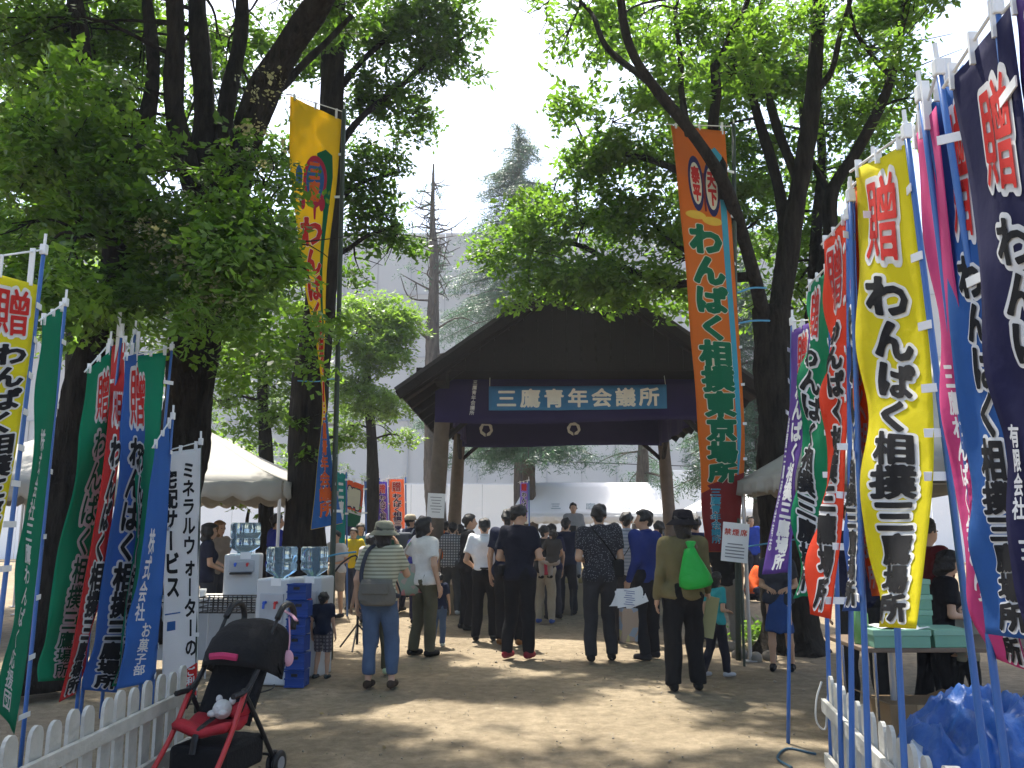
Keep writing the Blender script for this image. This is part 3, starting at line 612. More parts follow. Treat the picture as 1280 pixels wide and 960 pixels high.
def event_tent(c, w, dpt, eave, ridge, label, white=False, text=None, fringe=False, rot=0.0, valance=0.24, hip=True, mname=None, ridge_half=None):
    cx, cy = c; Rm = rotz(rot); W3 = lambda x, y, z: np.array([cx, cy, 0]) + Rm @ np.array([x, y, z])
    t = thing('event_tent', label, 'tent', (cx, cy, 0))
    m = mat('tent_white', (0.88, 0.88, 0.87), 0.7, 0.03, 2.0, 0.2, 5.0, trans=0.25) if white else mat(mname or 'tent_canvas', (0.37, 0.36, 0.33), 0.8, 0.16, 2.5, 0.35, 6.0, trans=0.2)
    pm = mat('tent_pole', (0.45, 0.45, 0.46), 0.4, metal=0.7)
    hw, hd = w / 2, dpt / 2; rl = max(0.0, hw - hd) if w > dpt else 0; rw = max(0.0, hd - hw) if dpt > w else 0
    if ridge_half: rl = ridge_half
    def slope(a, b_, c_, d_):
        n, k = 10, 8; G = np.zeros((n, k, 3))
        for i in range(n):
            for j in range(k):
                u, v = i / (n - 1), j / (k - 1)
                p = (1 - v) * ((1 - u) * np.array(a) + u * np.array(b_)) + v * ((1 - u) * np.array(d_) + u * np.array(c_))
                p = p + np.array([0, 0, -0.05 * math.sin(math.pi * v) - 0.012 * math.sin(9 * u) * (1 - v)]); G[i, j] = W3(*p)
        b = MB(); b.sheet(G, 0.006); return b
    e = eave; r = ridge
    c4 = [(-hw, -hd, e), (hw, -hd, e), (hw, hd, e), (-hw, hd, e)]; ra = (-rl, -rw, r); rb = (rl, rw, r)
    for a, b_, cc, dd in [(c4[0], c4[1], rb if rl else ra, ra), (c4[1], c4[2], rb, ra if rw else rb), (c4[2], c4[3], ra if rl else rb, rb), (c4[3], c4[0], ra, rb if rw else ra)]:
        slope(a, b_, cc, dd).build('roof_panel', m, t, smooth=True)
    for k in range(4):
        a, b_ = np.array(c4[k]), np.array(c4[(k + 1) % 4]); L = np.linalg.norm(b_ - a); n = int(L / 0.045); G = np.zeros((n, 4, 3))
        out = np.cross((b_ - a) / L, [0, 0, 1.0])
        for i in range(n):
            u = i / (n - 1); p = a + (b_ - a) * u
            if fringe: dep = valance * (0.75 + 0.25 * ((i * 7919) % 13) / 13.0)
            else: dep = valance * (0.72 + 0.28 * abs(math.sin(math.pi * u * L / 0.34)))
            for j in range(4):
                v = j / 3; off = out * (0.012 + (0.025 * math.sin(u * L * 9) + 0.02 * math.sin(u * L * 23)) * v)
                G[i, j] = W3(*(p + off - np.array([0, 0, dep * v])))
        b = MB(); b.sheet(G, 0.004); b.build('valance', m, t, smooth=True)
    for x in (-hw + 0.04, hw - 0.04):
        for y in (-hd + 0.04, hd - 0.04):
            b = MB(); b.tube([W3(x, y, 0), W3(x, y, e - 0.02)], 0.022, 8); b.box(W3(x, y, 0.006), (0.12, 0.12, 0.012)); b.build('pole', pm, t)
    b = MB()
    for k in range(4): b.tube([W3(*(np.array(c4[k]) * (0.985, 0.98, 1) - (0, 0, 0.03))), W3(*(np.array(c4[(k + 1) % 4]) * (0.985, 0.98, 1) - (0, 0, 0.03)))], 0.018, 6)
    b.build('eave_frame', pm, t)
    if text:
        fl = flat_text(text, 0.30, W3(0, -hd * 0.74, e + (r - e) * 0.26), u=Rm @ np.array([1, 0, 0]), v=(lambda q: q / np.linalg.norm(q))(Rm @ np.array([0, hd, r - e])), wx=0.5)
        fl.build('lettering', mat('tent_print', (0.35, 0.4, 0.42)), t)
    return t

# ------------------------------------------------------------------ glyphs
GLY = {}; GBASE = {}
def glyph_sdf(ch, h=0.026):
    if ch in GBASE: return GBASE[ch]
    c = bpy.data.curves.new('glyph', 'FONT'); c.body = ch; c.resolution_u = 2
    o = bpy.data.objects.new('glyph', c); COL.objects.link(o)
    dg = bpy.context.evaluated_depsgraph_get(); me = bpy.data.meshes.new_from_object(o.evaluated_get(dg))
    V = np.array([v.co[:2] for v in me.vertices]) + np.array([0, 0.12]); F = [tuple(p.vertices) for p in me.polygons]
    bpy.data.objects.remove(o); bpy.data.curves.remove(c); bpy.data.meshes.remove(me)
    cnt = {}
    for f in F:
        for i in range(len(f)):
            k = tuple(sorted((f[i], f[(i + 1) % len(f)]))); cnt[k] = cnt.get(k, 0) + 1
    sg = np.array([k for k, v in cnt.items() if v == 1]); A = V[sg[:, 0]]; B = V[sg[:, 1]]
    ax = np.arange(-0.17, 1.17 + h, h); X, Y = np.meshgrid(ax, ax, indexing='ij'); Q = np.stack([X.ravel(), Y.ravel()], -1)
    ab = B - A; L2 = np.maximum((ab ** 2).sum(1), 1e-12); D = np.full(len(Q), 9.0); ins = np.zeros(len(Q), bool)
    for k in range(len(A)):
        p = Q - A[k]; t = np.clip((p @ ab[k]) / L2[k], 0, 1); D = np.minimum(D, np.hypot(*(p - t[:, None] * ab[k]).T))
        ya, yb = A[k][1], B[k][1]
        if ya != yb: ins ^= ((ya > Q[:, 1]) != (yb > Q[:, 1])) & (Q[:, 0] < (B[k][0] - A[k][0]) * (Q[:, 1] - ya) / (yb - ya) + A[k][0])
    GBASE[ch] = (ax, np.where(ins, -D, D).reshape(X.shape)); return GBASE[ch]
def glyph(ch, off):
    """filled outline of a character, its strokes grown by off: contour of its distance field, rounded like a brush"""
    k = (ch, round(off, 3))
    if k in GLY: return GLY[k]
    ax, S0 = glyph_sdf(ch); S = S0 - off; n = len(ax); V = []; F = []
    ins = S < 0; full = ins[:-1, :-1] & ins[1:, :-1] & ins[1:, 1:] & ins[:-1, 1:]; some = (ins[:-1, :-1] | ins[1:, :-1] | ins[1:, 1:] | ins[:-1, 1:]) & ~full
    for j in range(n - 1):
        i = 0
        while i < n - 1:
            if full[i, j]:
                i0 = i
                while i < n - 1 and full[i, j] and i - i0 < 4: i += 1
                b = len(V); V += [(ax[i0], ax[j]), (ax[i], ax[j]), (ax[i], ax[j + 1]), (ax[i0], ax[j + 1])]; F.append((b, b + 1, b + 2, b + 3))
            else: i += 1
    for i, j in zip(*np.nonzero(some)):
        cs = [(i, j), (i + 1, j), (i + 1, j + 1), (i, j + 1)]; poly = []
        for q in range(4):
            a, b = cs[q], cs[(q + 1) % 4]; sa, sb = S[a], S[b]
            if sa < 0: poly.append((ax[a[0]], ax[a[1]]))
            if (sa < 0) != (sb < 0):
                t = sa / (sa - sb); poly.append((ax[a[0]] + t * (ax[b[0]] - ax[a[0]]), ax[a[1]] + t * (ax[b[1]] - ax[a[1]])))
        if len(poly) > 2: b = len(V); V += poly; F.append(tuple(range(b, b + len(poly))))
    GLY[k] = (np.array(V) if V else np.zeros((0, 2)), F); return GLY[k]
def flat_text(s, size, org, u, v, wx=None, bold=0.02, lift=0.012, vertical=False, pitch=None, center=True):
    """lettering on a flat face: org = centre, u right, v up"""
    b = MB(); u = np.asarray(u, float); v = np.asarray(v, float); n = np.cross(u, v); n /= np.linalg.norm(n)
    if np.dot(n, np.array([0, 0, CAM_H]) - org) < 0: n = -n
    step = wx or size; pitch = pitch or size * 1.05
    for i, ch in enumerate(s):
        if ch == ' ': continue
        V, F = glyph(ch, bold)
        if vertical: cx, cy = 0, ((len(s) - 1) / 2 - i) * pitch
        else: cx, cy = (i - (len(s) - 1) / 2) * step, 0
        b.add([org + u * (cx + (q[0] - 0.5) * (wx or size) * (1 if vertical else size / step)) + v * (cy + (q[1] - 0.5) * size) + n * lift for q in V], F)
    return b
build_background()
# ------------------------------------------------------------------ the wooden sumo pavilion
GX, GF, GW = 1.16, 15.0, 4.84      # centre x, front post line, post spacing
def build_pavilion():
    cx = GX; y0, y1 = GF, GF + GW; hw = GW / 2
    t = thing('pavilion', 'dark wooden gable roofed pavilion with purple curtains over the sumo ring', 'pavilion', (cx, y0, 0))
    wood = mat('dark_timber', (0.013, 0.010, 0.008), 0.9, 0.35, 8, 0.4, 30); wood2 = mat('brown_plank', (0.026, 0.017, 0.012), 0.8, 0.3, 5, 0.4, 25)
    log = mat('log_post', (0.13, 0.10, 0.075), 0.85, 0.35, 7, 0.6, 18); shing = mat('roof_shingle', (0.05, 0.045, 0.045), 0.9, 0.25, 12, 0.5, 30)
    ew, ez, rz_ = 3.0, 3.62, 5.76; yf, yb = y0 - 1.25, y1 + 1.25
    # posts: round logs leaning outward at the foot
    for sx in (-1, 1):
        for y, sy in ((y0, -1), (y1, 1)):
            b = MB(); p = spline([(cx + sx * (hw + 0.16), y + sy * 0.1, 0), (cx + sx * (hw + 0.05), y + sy * 0.05, 2.0), (cx + sx * (hw - 0.06), y, 4.05)], 14)
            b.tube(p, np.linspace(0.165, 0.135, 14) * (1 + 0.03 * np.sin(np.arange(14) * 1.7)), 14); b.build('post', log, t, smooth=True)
            b = MB()
            for dx, dy in ((-sx, 0), (0, -sy)):
                b.tube([(cx + sx * (hw - 0.05), y, 2.95), (cx + sx * (hw - 0.05) + dx * 0.75, y + dy * 0.75, 3.62)], 0.05, 6)
            b.build('brace', wood, t)
    # lintels
    for y in (y0, y1):
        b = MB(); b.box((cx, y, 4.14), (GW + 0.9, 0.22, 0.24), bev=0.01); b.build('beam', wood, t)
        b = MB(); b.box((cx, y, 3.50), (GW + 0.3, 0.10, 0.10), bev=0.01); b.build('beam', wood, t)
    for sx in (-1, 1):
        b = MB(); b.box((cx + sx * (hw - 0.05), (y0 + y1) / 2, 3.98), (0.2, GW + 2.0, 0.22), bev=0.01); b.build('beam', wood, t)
    # roof: planks under, rafters, shingle deck over
    for sx in (-1, 1):
        dv = np.array([sx * ew, 0, ez - rz_]); L = np.linalg.norm(dv); dv = dv / L; nn = np.array([sx * (rz_ - ez), 0, ew]); nn = nn / np.linalg.norm(nn)
        npl = 15
        for i in range(npl):
            a = L * i / npl + 0.006; c_ = L * (i + 1) / npl - 0.006; mid = np.array([cx, (yf + yb) / 2, rz_]) + dv * (a + c_) / 2 + nn * 0.0
            ang = math.atan2(dv[2], dv[0]); b = MB(); b.box(mid, (c_ - a, yb - yf, 0.03), roty(-ang)); b.build('plank', wood2, t)
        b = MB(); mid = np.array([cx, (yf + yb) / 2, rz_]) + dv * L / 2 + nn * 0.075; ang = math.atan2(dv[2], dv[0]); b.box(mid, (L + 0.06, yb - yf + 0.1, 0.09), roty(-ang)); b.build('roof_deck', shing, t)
        for k in range(9):
            y = yf + 0.06 + (yb - yf - 0.12) * k / 8; mid = np.array([cx, y, rz_]) + dv * L * 0.5 - nn * 0.075
            b = MB(); b.box(mid, (L, 0.09, 0.12), roty(-ang)); b.build('rafter', wood, t)
        b = MB(); mid = np.array([cx, yf - 0.055, rz_]) + dv * L * 0.5 - nn * 0.02; b.box(mid, (L + 0.1, 0.05, 0.15), roty(-ang), 0.008); b.build('barge_board', wood, t)
    b = MB(); b.box((cx, (yf + yb) / 2, rz_ - 0.16), (0.16, yb - yf - 0.3, 0.2)); b.build('ridge_beam', wood, t)
    # gable boarding above the front and back lintels
    for y, zb0 in ((yf + 0.14, 4.02), (y1 + 0.02, 4.27)):
        n = 20
        for i in range(n):
            xa = -hw + GW * i / n + 0.006; xb = -hw + GW * (i + 1) / n - 0.006
            za, zb = [rz_ - 0.16 - abs(x) * (rz_ - ez) / ew for x in (xa, xb)]
            if min(za, zb) < zb0 + 0.03: continue
            b = MB(); dy = 0.03
            b.add([(cx + xa, y, zb0), (cx + xb, y, zb0), (cx + xb, y, zb), (cx + xa, y, za), (cx + xa, y + dy, zb0), (cx + xb, y + dy, zb0), (cx + xb, y + dy, zb), (cx + xa, y + dy, za)],
                  [(0, 1, 2, 3), (7, 6, 5, 4), (0, 4, 5, 1), (1, 5, 6, 2), (2, 6, 7, 3), (3, 7, 4, 0)]); b.build('gable_board', wood, t)
    # small white lamp at the left front beam
    b = MB(); b.lathe(P(559, 461, y0 - 0.3), [(0.02, 0), (0.06, 0.02), (0.065, 0.06), (0.03, 0.09)], 12); b.build('lamp', mat('lamp_white', (0.6, 0.6, 0.55), 0.4), t)
    # purple curtain all round
    pur = mat('purple_curtain', (0.022, 0.014, 0.085), 0.85, 0.15, 4, 0.2, 9, trans=0.15)
    def curtain(a, b_, ztop, dep, sag, lab, crests, seed):
        a = np.array(a, float); b_ = np.array(b_, float); L = np.linalg.norm(b_ - a); n = 60; k = 8; G = np.zeros((n, k, 3)); out = np.cross((b_ - a) / L, [0, 0, 1.0])
        def S(u, v):
            return a + (b_ - a) * u + np.array([0, 0, ztop - sag * math.sin(math.pi * u) - dep * v * (1 + 0.05 * math.sin(5 * u + seed))]) + out * (0.035 * math.sin(u * L * 5 + seed) * v + 0.02 * math.sin(u * L * 11) * v)
        for i in range(n):
            for j in range(k): G[i, j] = S(i / (n - 1), j / (k - 1))
        m = MB(); m.sheet(G, 0.004); c = m.build('curtain', pur, None, smooth=True); tag(c, lab, 'curtain', 'purple curtains round the pavilion')
        for u in crests:   # pale ring crest with a dark plum-like middle
            r = 0.155; q = MB(); vs = []; nn = 36
            for kx in range(nn):
                th = 2 * math.pi * kx / nn
                for rr in (r * (1 + 0.04 * math.sin(8 * th)), r * (0.58 + 0.05 * math.sin(5 * th))):
                    p = S(u + rr * math.cos(th) / L, 0.44 + rr * math.sin(th) / dep) + out * 0.012; vs.append(p)
            q.add(vs, [(2 * i, 2 * i + 1, (2 * i + 3) % (2 * nn), (2 * i + 2) % (2 * nn)) for i in range(nn)]); o = q.build('crest', mat('crest_white', (0.8, 0.79, 0.76), 0.8), c)
            q = MB(); q.tube([S(u, 0.44 + 0.07 / dep) + out * 0.016, S(u, 0.44 + 0.15 / dep) + out * 0.016], 0.014, 5); q.build('crest_stem', pur, c)
    curtain((cx - hw - 0.1, y0 - 0.13, 0), (cx + hw + 0.1, y0 - 0.13, 0), 4.04, 0.76, 0.0, 'purple curtain across the front of the pavilion behind the blue sign cloth', [], 0.3)
    curtain((cx - hw + 0.1, y1 - 0.16, 0), (cx + hw - 0.1, y1 - 0.16, 0), 4.02, 0.72, 0.03, 'purple curtain with white ring crests across the back of the pavilion', [0.12, 0.56], 1.3)
    curtain((cx - hw + 0.18, y1 - 0.1, 0), (cx - hw + 0.18, y0 + 0.1, 0), 4.02, 0.68, 0.03, 'purple curtain along the left side of the pavilion', [], 2.1)
    curtain((cx + hw - 0.18, y0 + 0.1, 0), (cx + hw - 0.18, y1 - 0.1, 0), 4.02, 0.68, 0.03, 'purple curtain along the right side of the pavilion', [], 3.3)
    # small vertical white lettering on the front curtain
    fl = flat_text('三鷹青年会議所', 0.085, P(592, 497, y0 - 0.24), u=(1, 0, 0), v=(0.1, 0, 1), vertical=True, lift=0.01)
    o = fl.build('curtain_lettering', mat('letter_white', (0.7, 0.7, 0.7)), None); tag(o, 'small white vertical characters at the left of the purple front curtain', 'lettering')
    # blue sign cloth
    a = P(611, 483, y0 - 0.22); c_ = P(834, 513, y0 - 0.22); w = c_[0] - a[0]; hh = a[2] - c_[2]
    s = thing('sign_cloth', 'long blue sign cloth with seven white characters across the pavilion front', 'sign', (a[0] + w / 2, y0 - 0.22, c_[2]))
    G = np.zeros((40, 6, 3))
    f = lambda u, v: np.array([a[0] + w * u, y0 - 0.22 + 0.012 * math.sin(u * 21) * (0.3 + v), a[2] + 0.03 * u * 1.2 - hh * v - 0.012 * math.sin(u * 3.14)])
    for i in range(40):
        for j in range(6): G[i, j] = f(i / 39, j / 5)
    b = MB(); b.sheet(G, 0.004); b.build('cloth', mat('sign_blue', (0.05, 0.22, 0.46), 0.8, 0.08, 4, trans=0.1), s, smooth=True)
    txt = '三鷹青年会議所'
    for off, mm, lift in ((0.03, mat('letter_cream', (0.82, 0.82, 0.74), 0.8), 0.022),):
        for i, ch in enumerate(txt):
            b = MB(); V, F = glyph(ch, off); u0 = 0.10 + 0.80 * i / 6; sz = hh * 0.80
            b.add([f(u0, 0.5) + np.array([(q[0] - 0.5) * sz * 1.06, -lift, (q[1] - 0.5) * sz + 0.0]) for q in V], F); b.build('letter', mm, s)
    for u in (0.005, 0.995):
        b = MB(); b.tube([f(u, 0.02), f(u, 0.02) + (0.0, 0.1, 0.18)], 0.006, 5); b.build('tie_cord', mat('letter_white', (0.7, 0.7, 0.7)), s)
    # sumo ring mound
    d = thing('sumo_ring', 'low clay sumo ring mound with straw bales under the pavilion', 'sumo ring', (cx, y0 + hw, 0))
    b = MB(); z = 0.46; o_, i_ = hw + 0.25, hw - 0.1; yc = y0 + hw
    b.add([(cx + sx * o_, yc + sy * o_, -0.02) for sx, sy in ((-1, -1), (1, -1), (1, 1), (-1, 1))] + [(cx + sx * i_, yc + sy * i_, z) for sx, sy in ((-1, -1), (1, -1), (1, 1), (-1, 1))],
          [(0, 1, 5, 4), (1, 2, 6, 5), (2, 3, 7, 6), (3, 0, 4, 7), (4, 5, 6, 7)]); b.build('mound', mat('clay', (0.30, 0.23, 0.15), 0.95, 0.15, 6, 0.4, 30), d)
    st = mat('straw', (0.34, 0.27, 0.13), 0.9, 0.25, 20, 0.5, 60)
    for k in range(20):
        a0, a1 = 2 * math.pi * k / 20 + 0.02, 2 * math.pi * (k + 1) / 20 - 0.02; b = MB(); b.tube([(cx + 1.9 * math.cos(q), yc + 1.9 * math.sin(q), z + 0.03) for q in np.linspace(a0, a1, 5)], 0.06, 8); b.build('straw_bale', st, d, smooth=True)
    # paper notice on the left front post
    n = P(545, 632, y0 - 0.22); b = MB(); b.box(n, (0.30, 0.006, 0.42), roty(0.05)); o = b.build('notice', mat('paper', (0.8, 0.8, 0.8), 0.7, 0.03)); tag(o, 'white paper notice taped to the left post of the pavilion', 'notice')
    b = MB()
    for k in range(6): b.box(n + np.array([0, -0.006, 0.14 - 0.05 * k]), (0.2 - 0.03 * (k % 3), 0.003, 0.012), roty(0.05))
    b.build('printed_lines', mat('print_grey', (0.25, 0.25, 0.27)), o)
build_pavilion()
# ------------------------------------------------------------------ banners
BLUEPOLE = mat('pole_blue', (0.035, 0.12, 0.36), 0.35, 0.08, 5, spec=0.5); WHITEP = mat('white_plastic', (0.75, 0.75, 0.74), 0.45, 0.04); GREENPOLE = mat('pole_dark_green', (0.05, 0.065, 0.05), 0.6, 0.2, 8)
INK = {'black': (0.012, 0.012, 0.014), 'white': (0.72, 0.72, 0.72), 'red': (0.55, 0.025, 0.02), 'green': (0.0, 0.12, 0.05), 'orange': (0.7, 0.12, 0.02), 'blue': (0.03, 0.12, 0.34), 'navy': (0.02, 0.02, 0.09), 'gold': (0.7, 0.45, 0.05), 'cyan': (0.05, 0.30, 0.42), 'cream': (0.72, 0.66, 0.5), 'crimson': (0.42, 0.02, 0.06), 'maroon': (0.2, 0.02, 0.02), 'yellow': (0.75, 0.6, 0.02), 'pink': (0.6, 0.06, 0.25)}
def ink(c): return mat('ink_' + c, INK[c], 0.85, 0.10, 12, trans=0.2)
def banner(label, left, right, col, prints=(), pole=None, pole_side='R', group=None, NU=12, NV=44, amp=0.014, ph=0.0, ties=8, waves=(0.7, 2.6), name='nobori_banner', polem=None, pole_r=0.0125, cross=True, cat='banner', bands=(), pole_off=0.03, foot=True):
    """left / right: edges from top to bottom as (px, py, distance); prints in fractions of width and length"""
    A = spline(PATH(left), 120); B = spline(PATH(right), 120)
    cen = (A.mean(0) + B.mean(0)) / 2; wdir = (B - A).mean(0); W = np.linalg.norm(B - A, axis=1).mean(); L = np.linalg.norm(np.diff(A, axis=0), axis=1).sum()
    nrm = np.cross(wdir, A[-1] - A[0]); nrm /= np.linalg.norm(nrm)
    if np.dot(nrm, np.array([0, 0, CAM_H]) - cen) < 0: nrm = -nrm
    tt = np.linspace(0, 1, 120)
    def S(u, v):
        u = np.asarray(u, float); v = np.asarray(v, float); vc = np.clip(v, 0, 1); sh = np.broadcast(u, v).shape
        a = np.stack([np.interp(vc, tt, A[:, k]) for k in range(3)], -1); b = np.stack([np.interp(vc, tt, B[:, k]) for k in range(3)], -1)
        p = a + (b - a) * u[..., None]
        w = (1 - u) if pole_side == 'R' else u
        r = amp * np.sin(2 * np.pi * (waves[0] * u + waves[1] * v) + ph) * (0.15 + 0.85 * w) * np.minimum(1, 0.2 + 3 * v) + 0.35 * amp * np.sin(2 * np.pi * (1.7 * u - 4.3 * v) + 2 * ph) * w
        return p + nrm * r[..., None]
    rootp = A[-1].copy(); rootp[2] = 0
    if pole is not None:
        a, pb = P(*pole[0]), P(*pole[1]); gpt = a + (pb - a) * (a[2] / max(1e-6, a[2] - pb[2])); rootp = gpt.copy() if foot else pb.copy()
    t = thing(name, label, cat, rootp, group)
    us = np.linspace(0, 1, NU + 1); vs = np.linspace(0, 1, NV + 1); U, V = np.meshgrid(us, vs, indexing='ij')
    mb = MB(); G = S(U, V)
    mb.sheet(G, 0.0025 if False else 0.0)
    cm = mat('cloth_%d_%d_%d' % tuple(int(c * 999) for c in col), tuple(min(0.85, c * 1.15 + 0.004) for c in col), 0.8, 0.07, 3, 0.45, 7, trans=0.42)
    cloth = mb.build('cloth', cm, t, smooth=True)
    md = cloth.modifiers.new('thickness', 'SOLIDIFY'); md.thickness = 0.0012; md.offset = 0
    layers = {}
    def put(lay, colr, pts, faces, nm='lettering'):
        layers.setdefault((lay + (2 if nm == 'lettering' else 0), colr, nm), []).append((pts, faces))
    for pr in prints:
        k = pr[0]
        if k == 'text':
            _, s, uc, v0, v1, wf, cc, oc = pr[:8]; oa = pr[8] if len(pr) > 8 else 0.09; bold = pr[9] if len(pr) > 9 else 0.035; shift = pr[10] if len(pr) > 10 else 0.0
            n = len(s); cell = (v1 - v0) / n
            for i, ch in enumerate(s):
                if ch == ' ': continue
                uci = uc + shift * (i / max(1, n - 1))
                rot = ch == 'ー'
                for off, c_, lay in (((oa, oc, 1),) if oc else ()) + ((bold, cc, 2),):
                    Vg, Fg = glyph(ch, off)
                    q = Vg - 0.5
                    if rot: q = np.stack([-q[:, 1] , q[:, 0]], -1)
                    put(lay if k == 'text' and oa is not None and lay == 1 else lay, c_, np.stack([uci + q[:, 0] * wf * 1.0, v0 + cell * (i + 0.5) - q[:, 1] * cell * 1.0], -1), Fg, 'lettering' if lay == 2 else 'lettering_outline')
        elif k == 'poly':
            _, pts, c_, lay = pr; put(lay, c_, np.array(pts, float), [tuple(range(len(pts)))], 'printed_shape')
        elif k == 'ell':
            _, uc, vc, ru, rv, c_, lay = pr; th = np.linspace(0, 2 * np.pi, 28, endpoint=False)
            put(lay, c_, np.stack([uc + ru * np.cos(th), vc + rv * np.sin(th)], -1), [tuple(range(28))], 'printed_shape')
    for (lay, c_, nm), lst in layers.items():
        bm = bmesh.new()
        for pts, faces in lst:
            vv = [bm.verts.new((p[0], p[1], 0)) for p in pts]
            for f in faces:
                try: bm.faces.new([vv[i] for i in f])
                except ValueError: pass
        bmesh.ops.remove_doubles(bm, verts=bm.verts[:], dist=0.00002)
        bmesh.ops.triangulate(bm, faces=[f for f in bm.faces if len(f.verts) > 4])
        lo = min(p[:, 1].min() for p, _ in lst); hi = max(p[:, 1].max() for p, _ in lst); lu = min(p[:, 0].min() for p, _ in lst); hu = max(p[:, 0].max() for p, _ in lst)
        for v in (vs[1:-1] if nm == 'printed_shape' else ()):
            if lo < v < hi: bmesh.ops.bisect_plane(bm, geom=bm.verts[:] + bm.edges[:] + bm.faces[:], plane_co=(0, v, 0), plane_no=(0, 1, 0))
        for u in (us[1:-1] if nm == 'printed_shape' else ()):
            if lu < u < hu: bmesh.ops.bisect_plane(bm, geom=bm.verts[:] + bm.edges[:] + bm.faces[:], plane_co=(u, 0, 0), plane_no=(1, 0, 0))
        # what would print past the cloth's edge is cut off
        for co, no in (((0.002, 0, 0), (-1, 0, 0)), ((0.998, 0, 0), (1, 0, 0)), ((0, 0.001, 0), (0, -1, 0)), ((0, 0.999, 0), (0, 1, 0))):
            bmesh.ops.bisect_plane(bm, geom=bm.verts[:] + bm.edges[:] + bm.faces[:], plane_co=co, plane_no=no, clear_outer=True)
        bm.verts.index_update()
        if not bm.faces: bm.free(); continue
        pv = np.array([v.co[:2] for v in bm.verts]); fs = [tuple(v.index for v in f.verts) for f in bm.faces]; bm.free()
        m2 = MB(); m2.add(S(pv[:, 0], pv[:, 1]) + nrm * (0.0022 + 0.0016 * lay), fs); m2.build(nm, ink(c_), cloth)
    if pole is not None:
        b = MB(); end = rootp - (np.array([0, 0, 0.02]) if foot else 0); top = a + (a - pb) / np.linalg.norm(a - pb) * 0.03
        b.tube(spline([end, top], 10), np.linspace(pole_r * 1.15, pole_r * 0.9, 10), 8); b.build('pole', polem or BLUEPOLE, t, smooth=True)
        pd = (pb - a) / np.linalg.norm(pb - a)
        if cross:
            c0 = S(1.0 if pole_side == 'R' else 0.0, 0.0); c1 = S(0.0 if pole_side == 'R' else 1.0, 0.0)
            ex = c1 + (c1 - a) / np.linalg.norm(c1 - a) * 0.06
            b = MB(); b.tube([a, ex + np.array([0, 0, 0.012])], 0.006, 6); b.build('crossbar', WHITEP, t)
            b = MB(); b.box(a, (0.035, 0.035, 0.06), bev=0.006); b.tube([a - pd * 0.03, a - pd * 0.09], 0.009, 6); b.build('pole_clip', WHITEP, t)
            for k in range(3):
                f = 0.12 + 0.38 * k; c = c0 + (c1 - c0) * f; d = a + (ex - a) * f; m2 = MB(); m2.box((c + d) / 2, (0.028, 0.01, max(0.05, np.linalg.norm(c - d) + 0.03))); m2.build('tie', WHITEP, t)
        for k in range(ties):
            v = 0.08 + 0.88 * k / max(1, ties - 1); e = S(1.0 if pole_side == 'R' else 0.0, v)
            f = np.dot(e - a, pd); q = a + pd * f
            if np.linalg.norm(e - q) > 0.13: continue
            d = q - e; Ln = np.linalg.norm(d)
            if Ln < 0.004: d = wdir; Ln = np.linalg.norm(d)
            d = d / Ln; up = np.array([0, 0, 0.016]); fwd = nrm * 0.016
            p0 = e - d * 0.02; p1 = q + d * 0.022
            m2 = MB(); m2.add([p0 - up + fwd, p1 - up + fwd, p1 + up + fwd, p0 + up + fwd, p0 - up + fwd * 1.3, p1 - up + fwd * 1.3, p1 + up + fwd * 1.3, p0 + up + fwd * 1.3], [(0, 1, 2, 3), (7, 6, 5, 4), (0, 4, 5, 1), (1, 5, 6, 2), (2, 6, 7, 3), (3, 7, 4, 0)]); m2.build('tie', WHITEP, t)
    return t
WP = 'わんぱく相撲三鷹場所'
def std(cc='black', oc='white', title='red', uc=0.5, w=0.62, toc='white'):
    return [('text', '贈', uc, 0.03, 0.20, w, title, toc, 0.085, 0.012), ('text', WP, uc, 0.22, 0.985, w, cc, oc, 0.12, 0.045)]
GRP_R = 'sponsor banners along the right picket fence'; GRP_L = 'sponsor banners along the left picket fence'
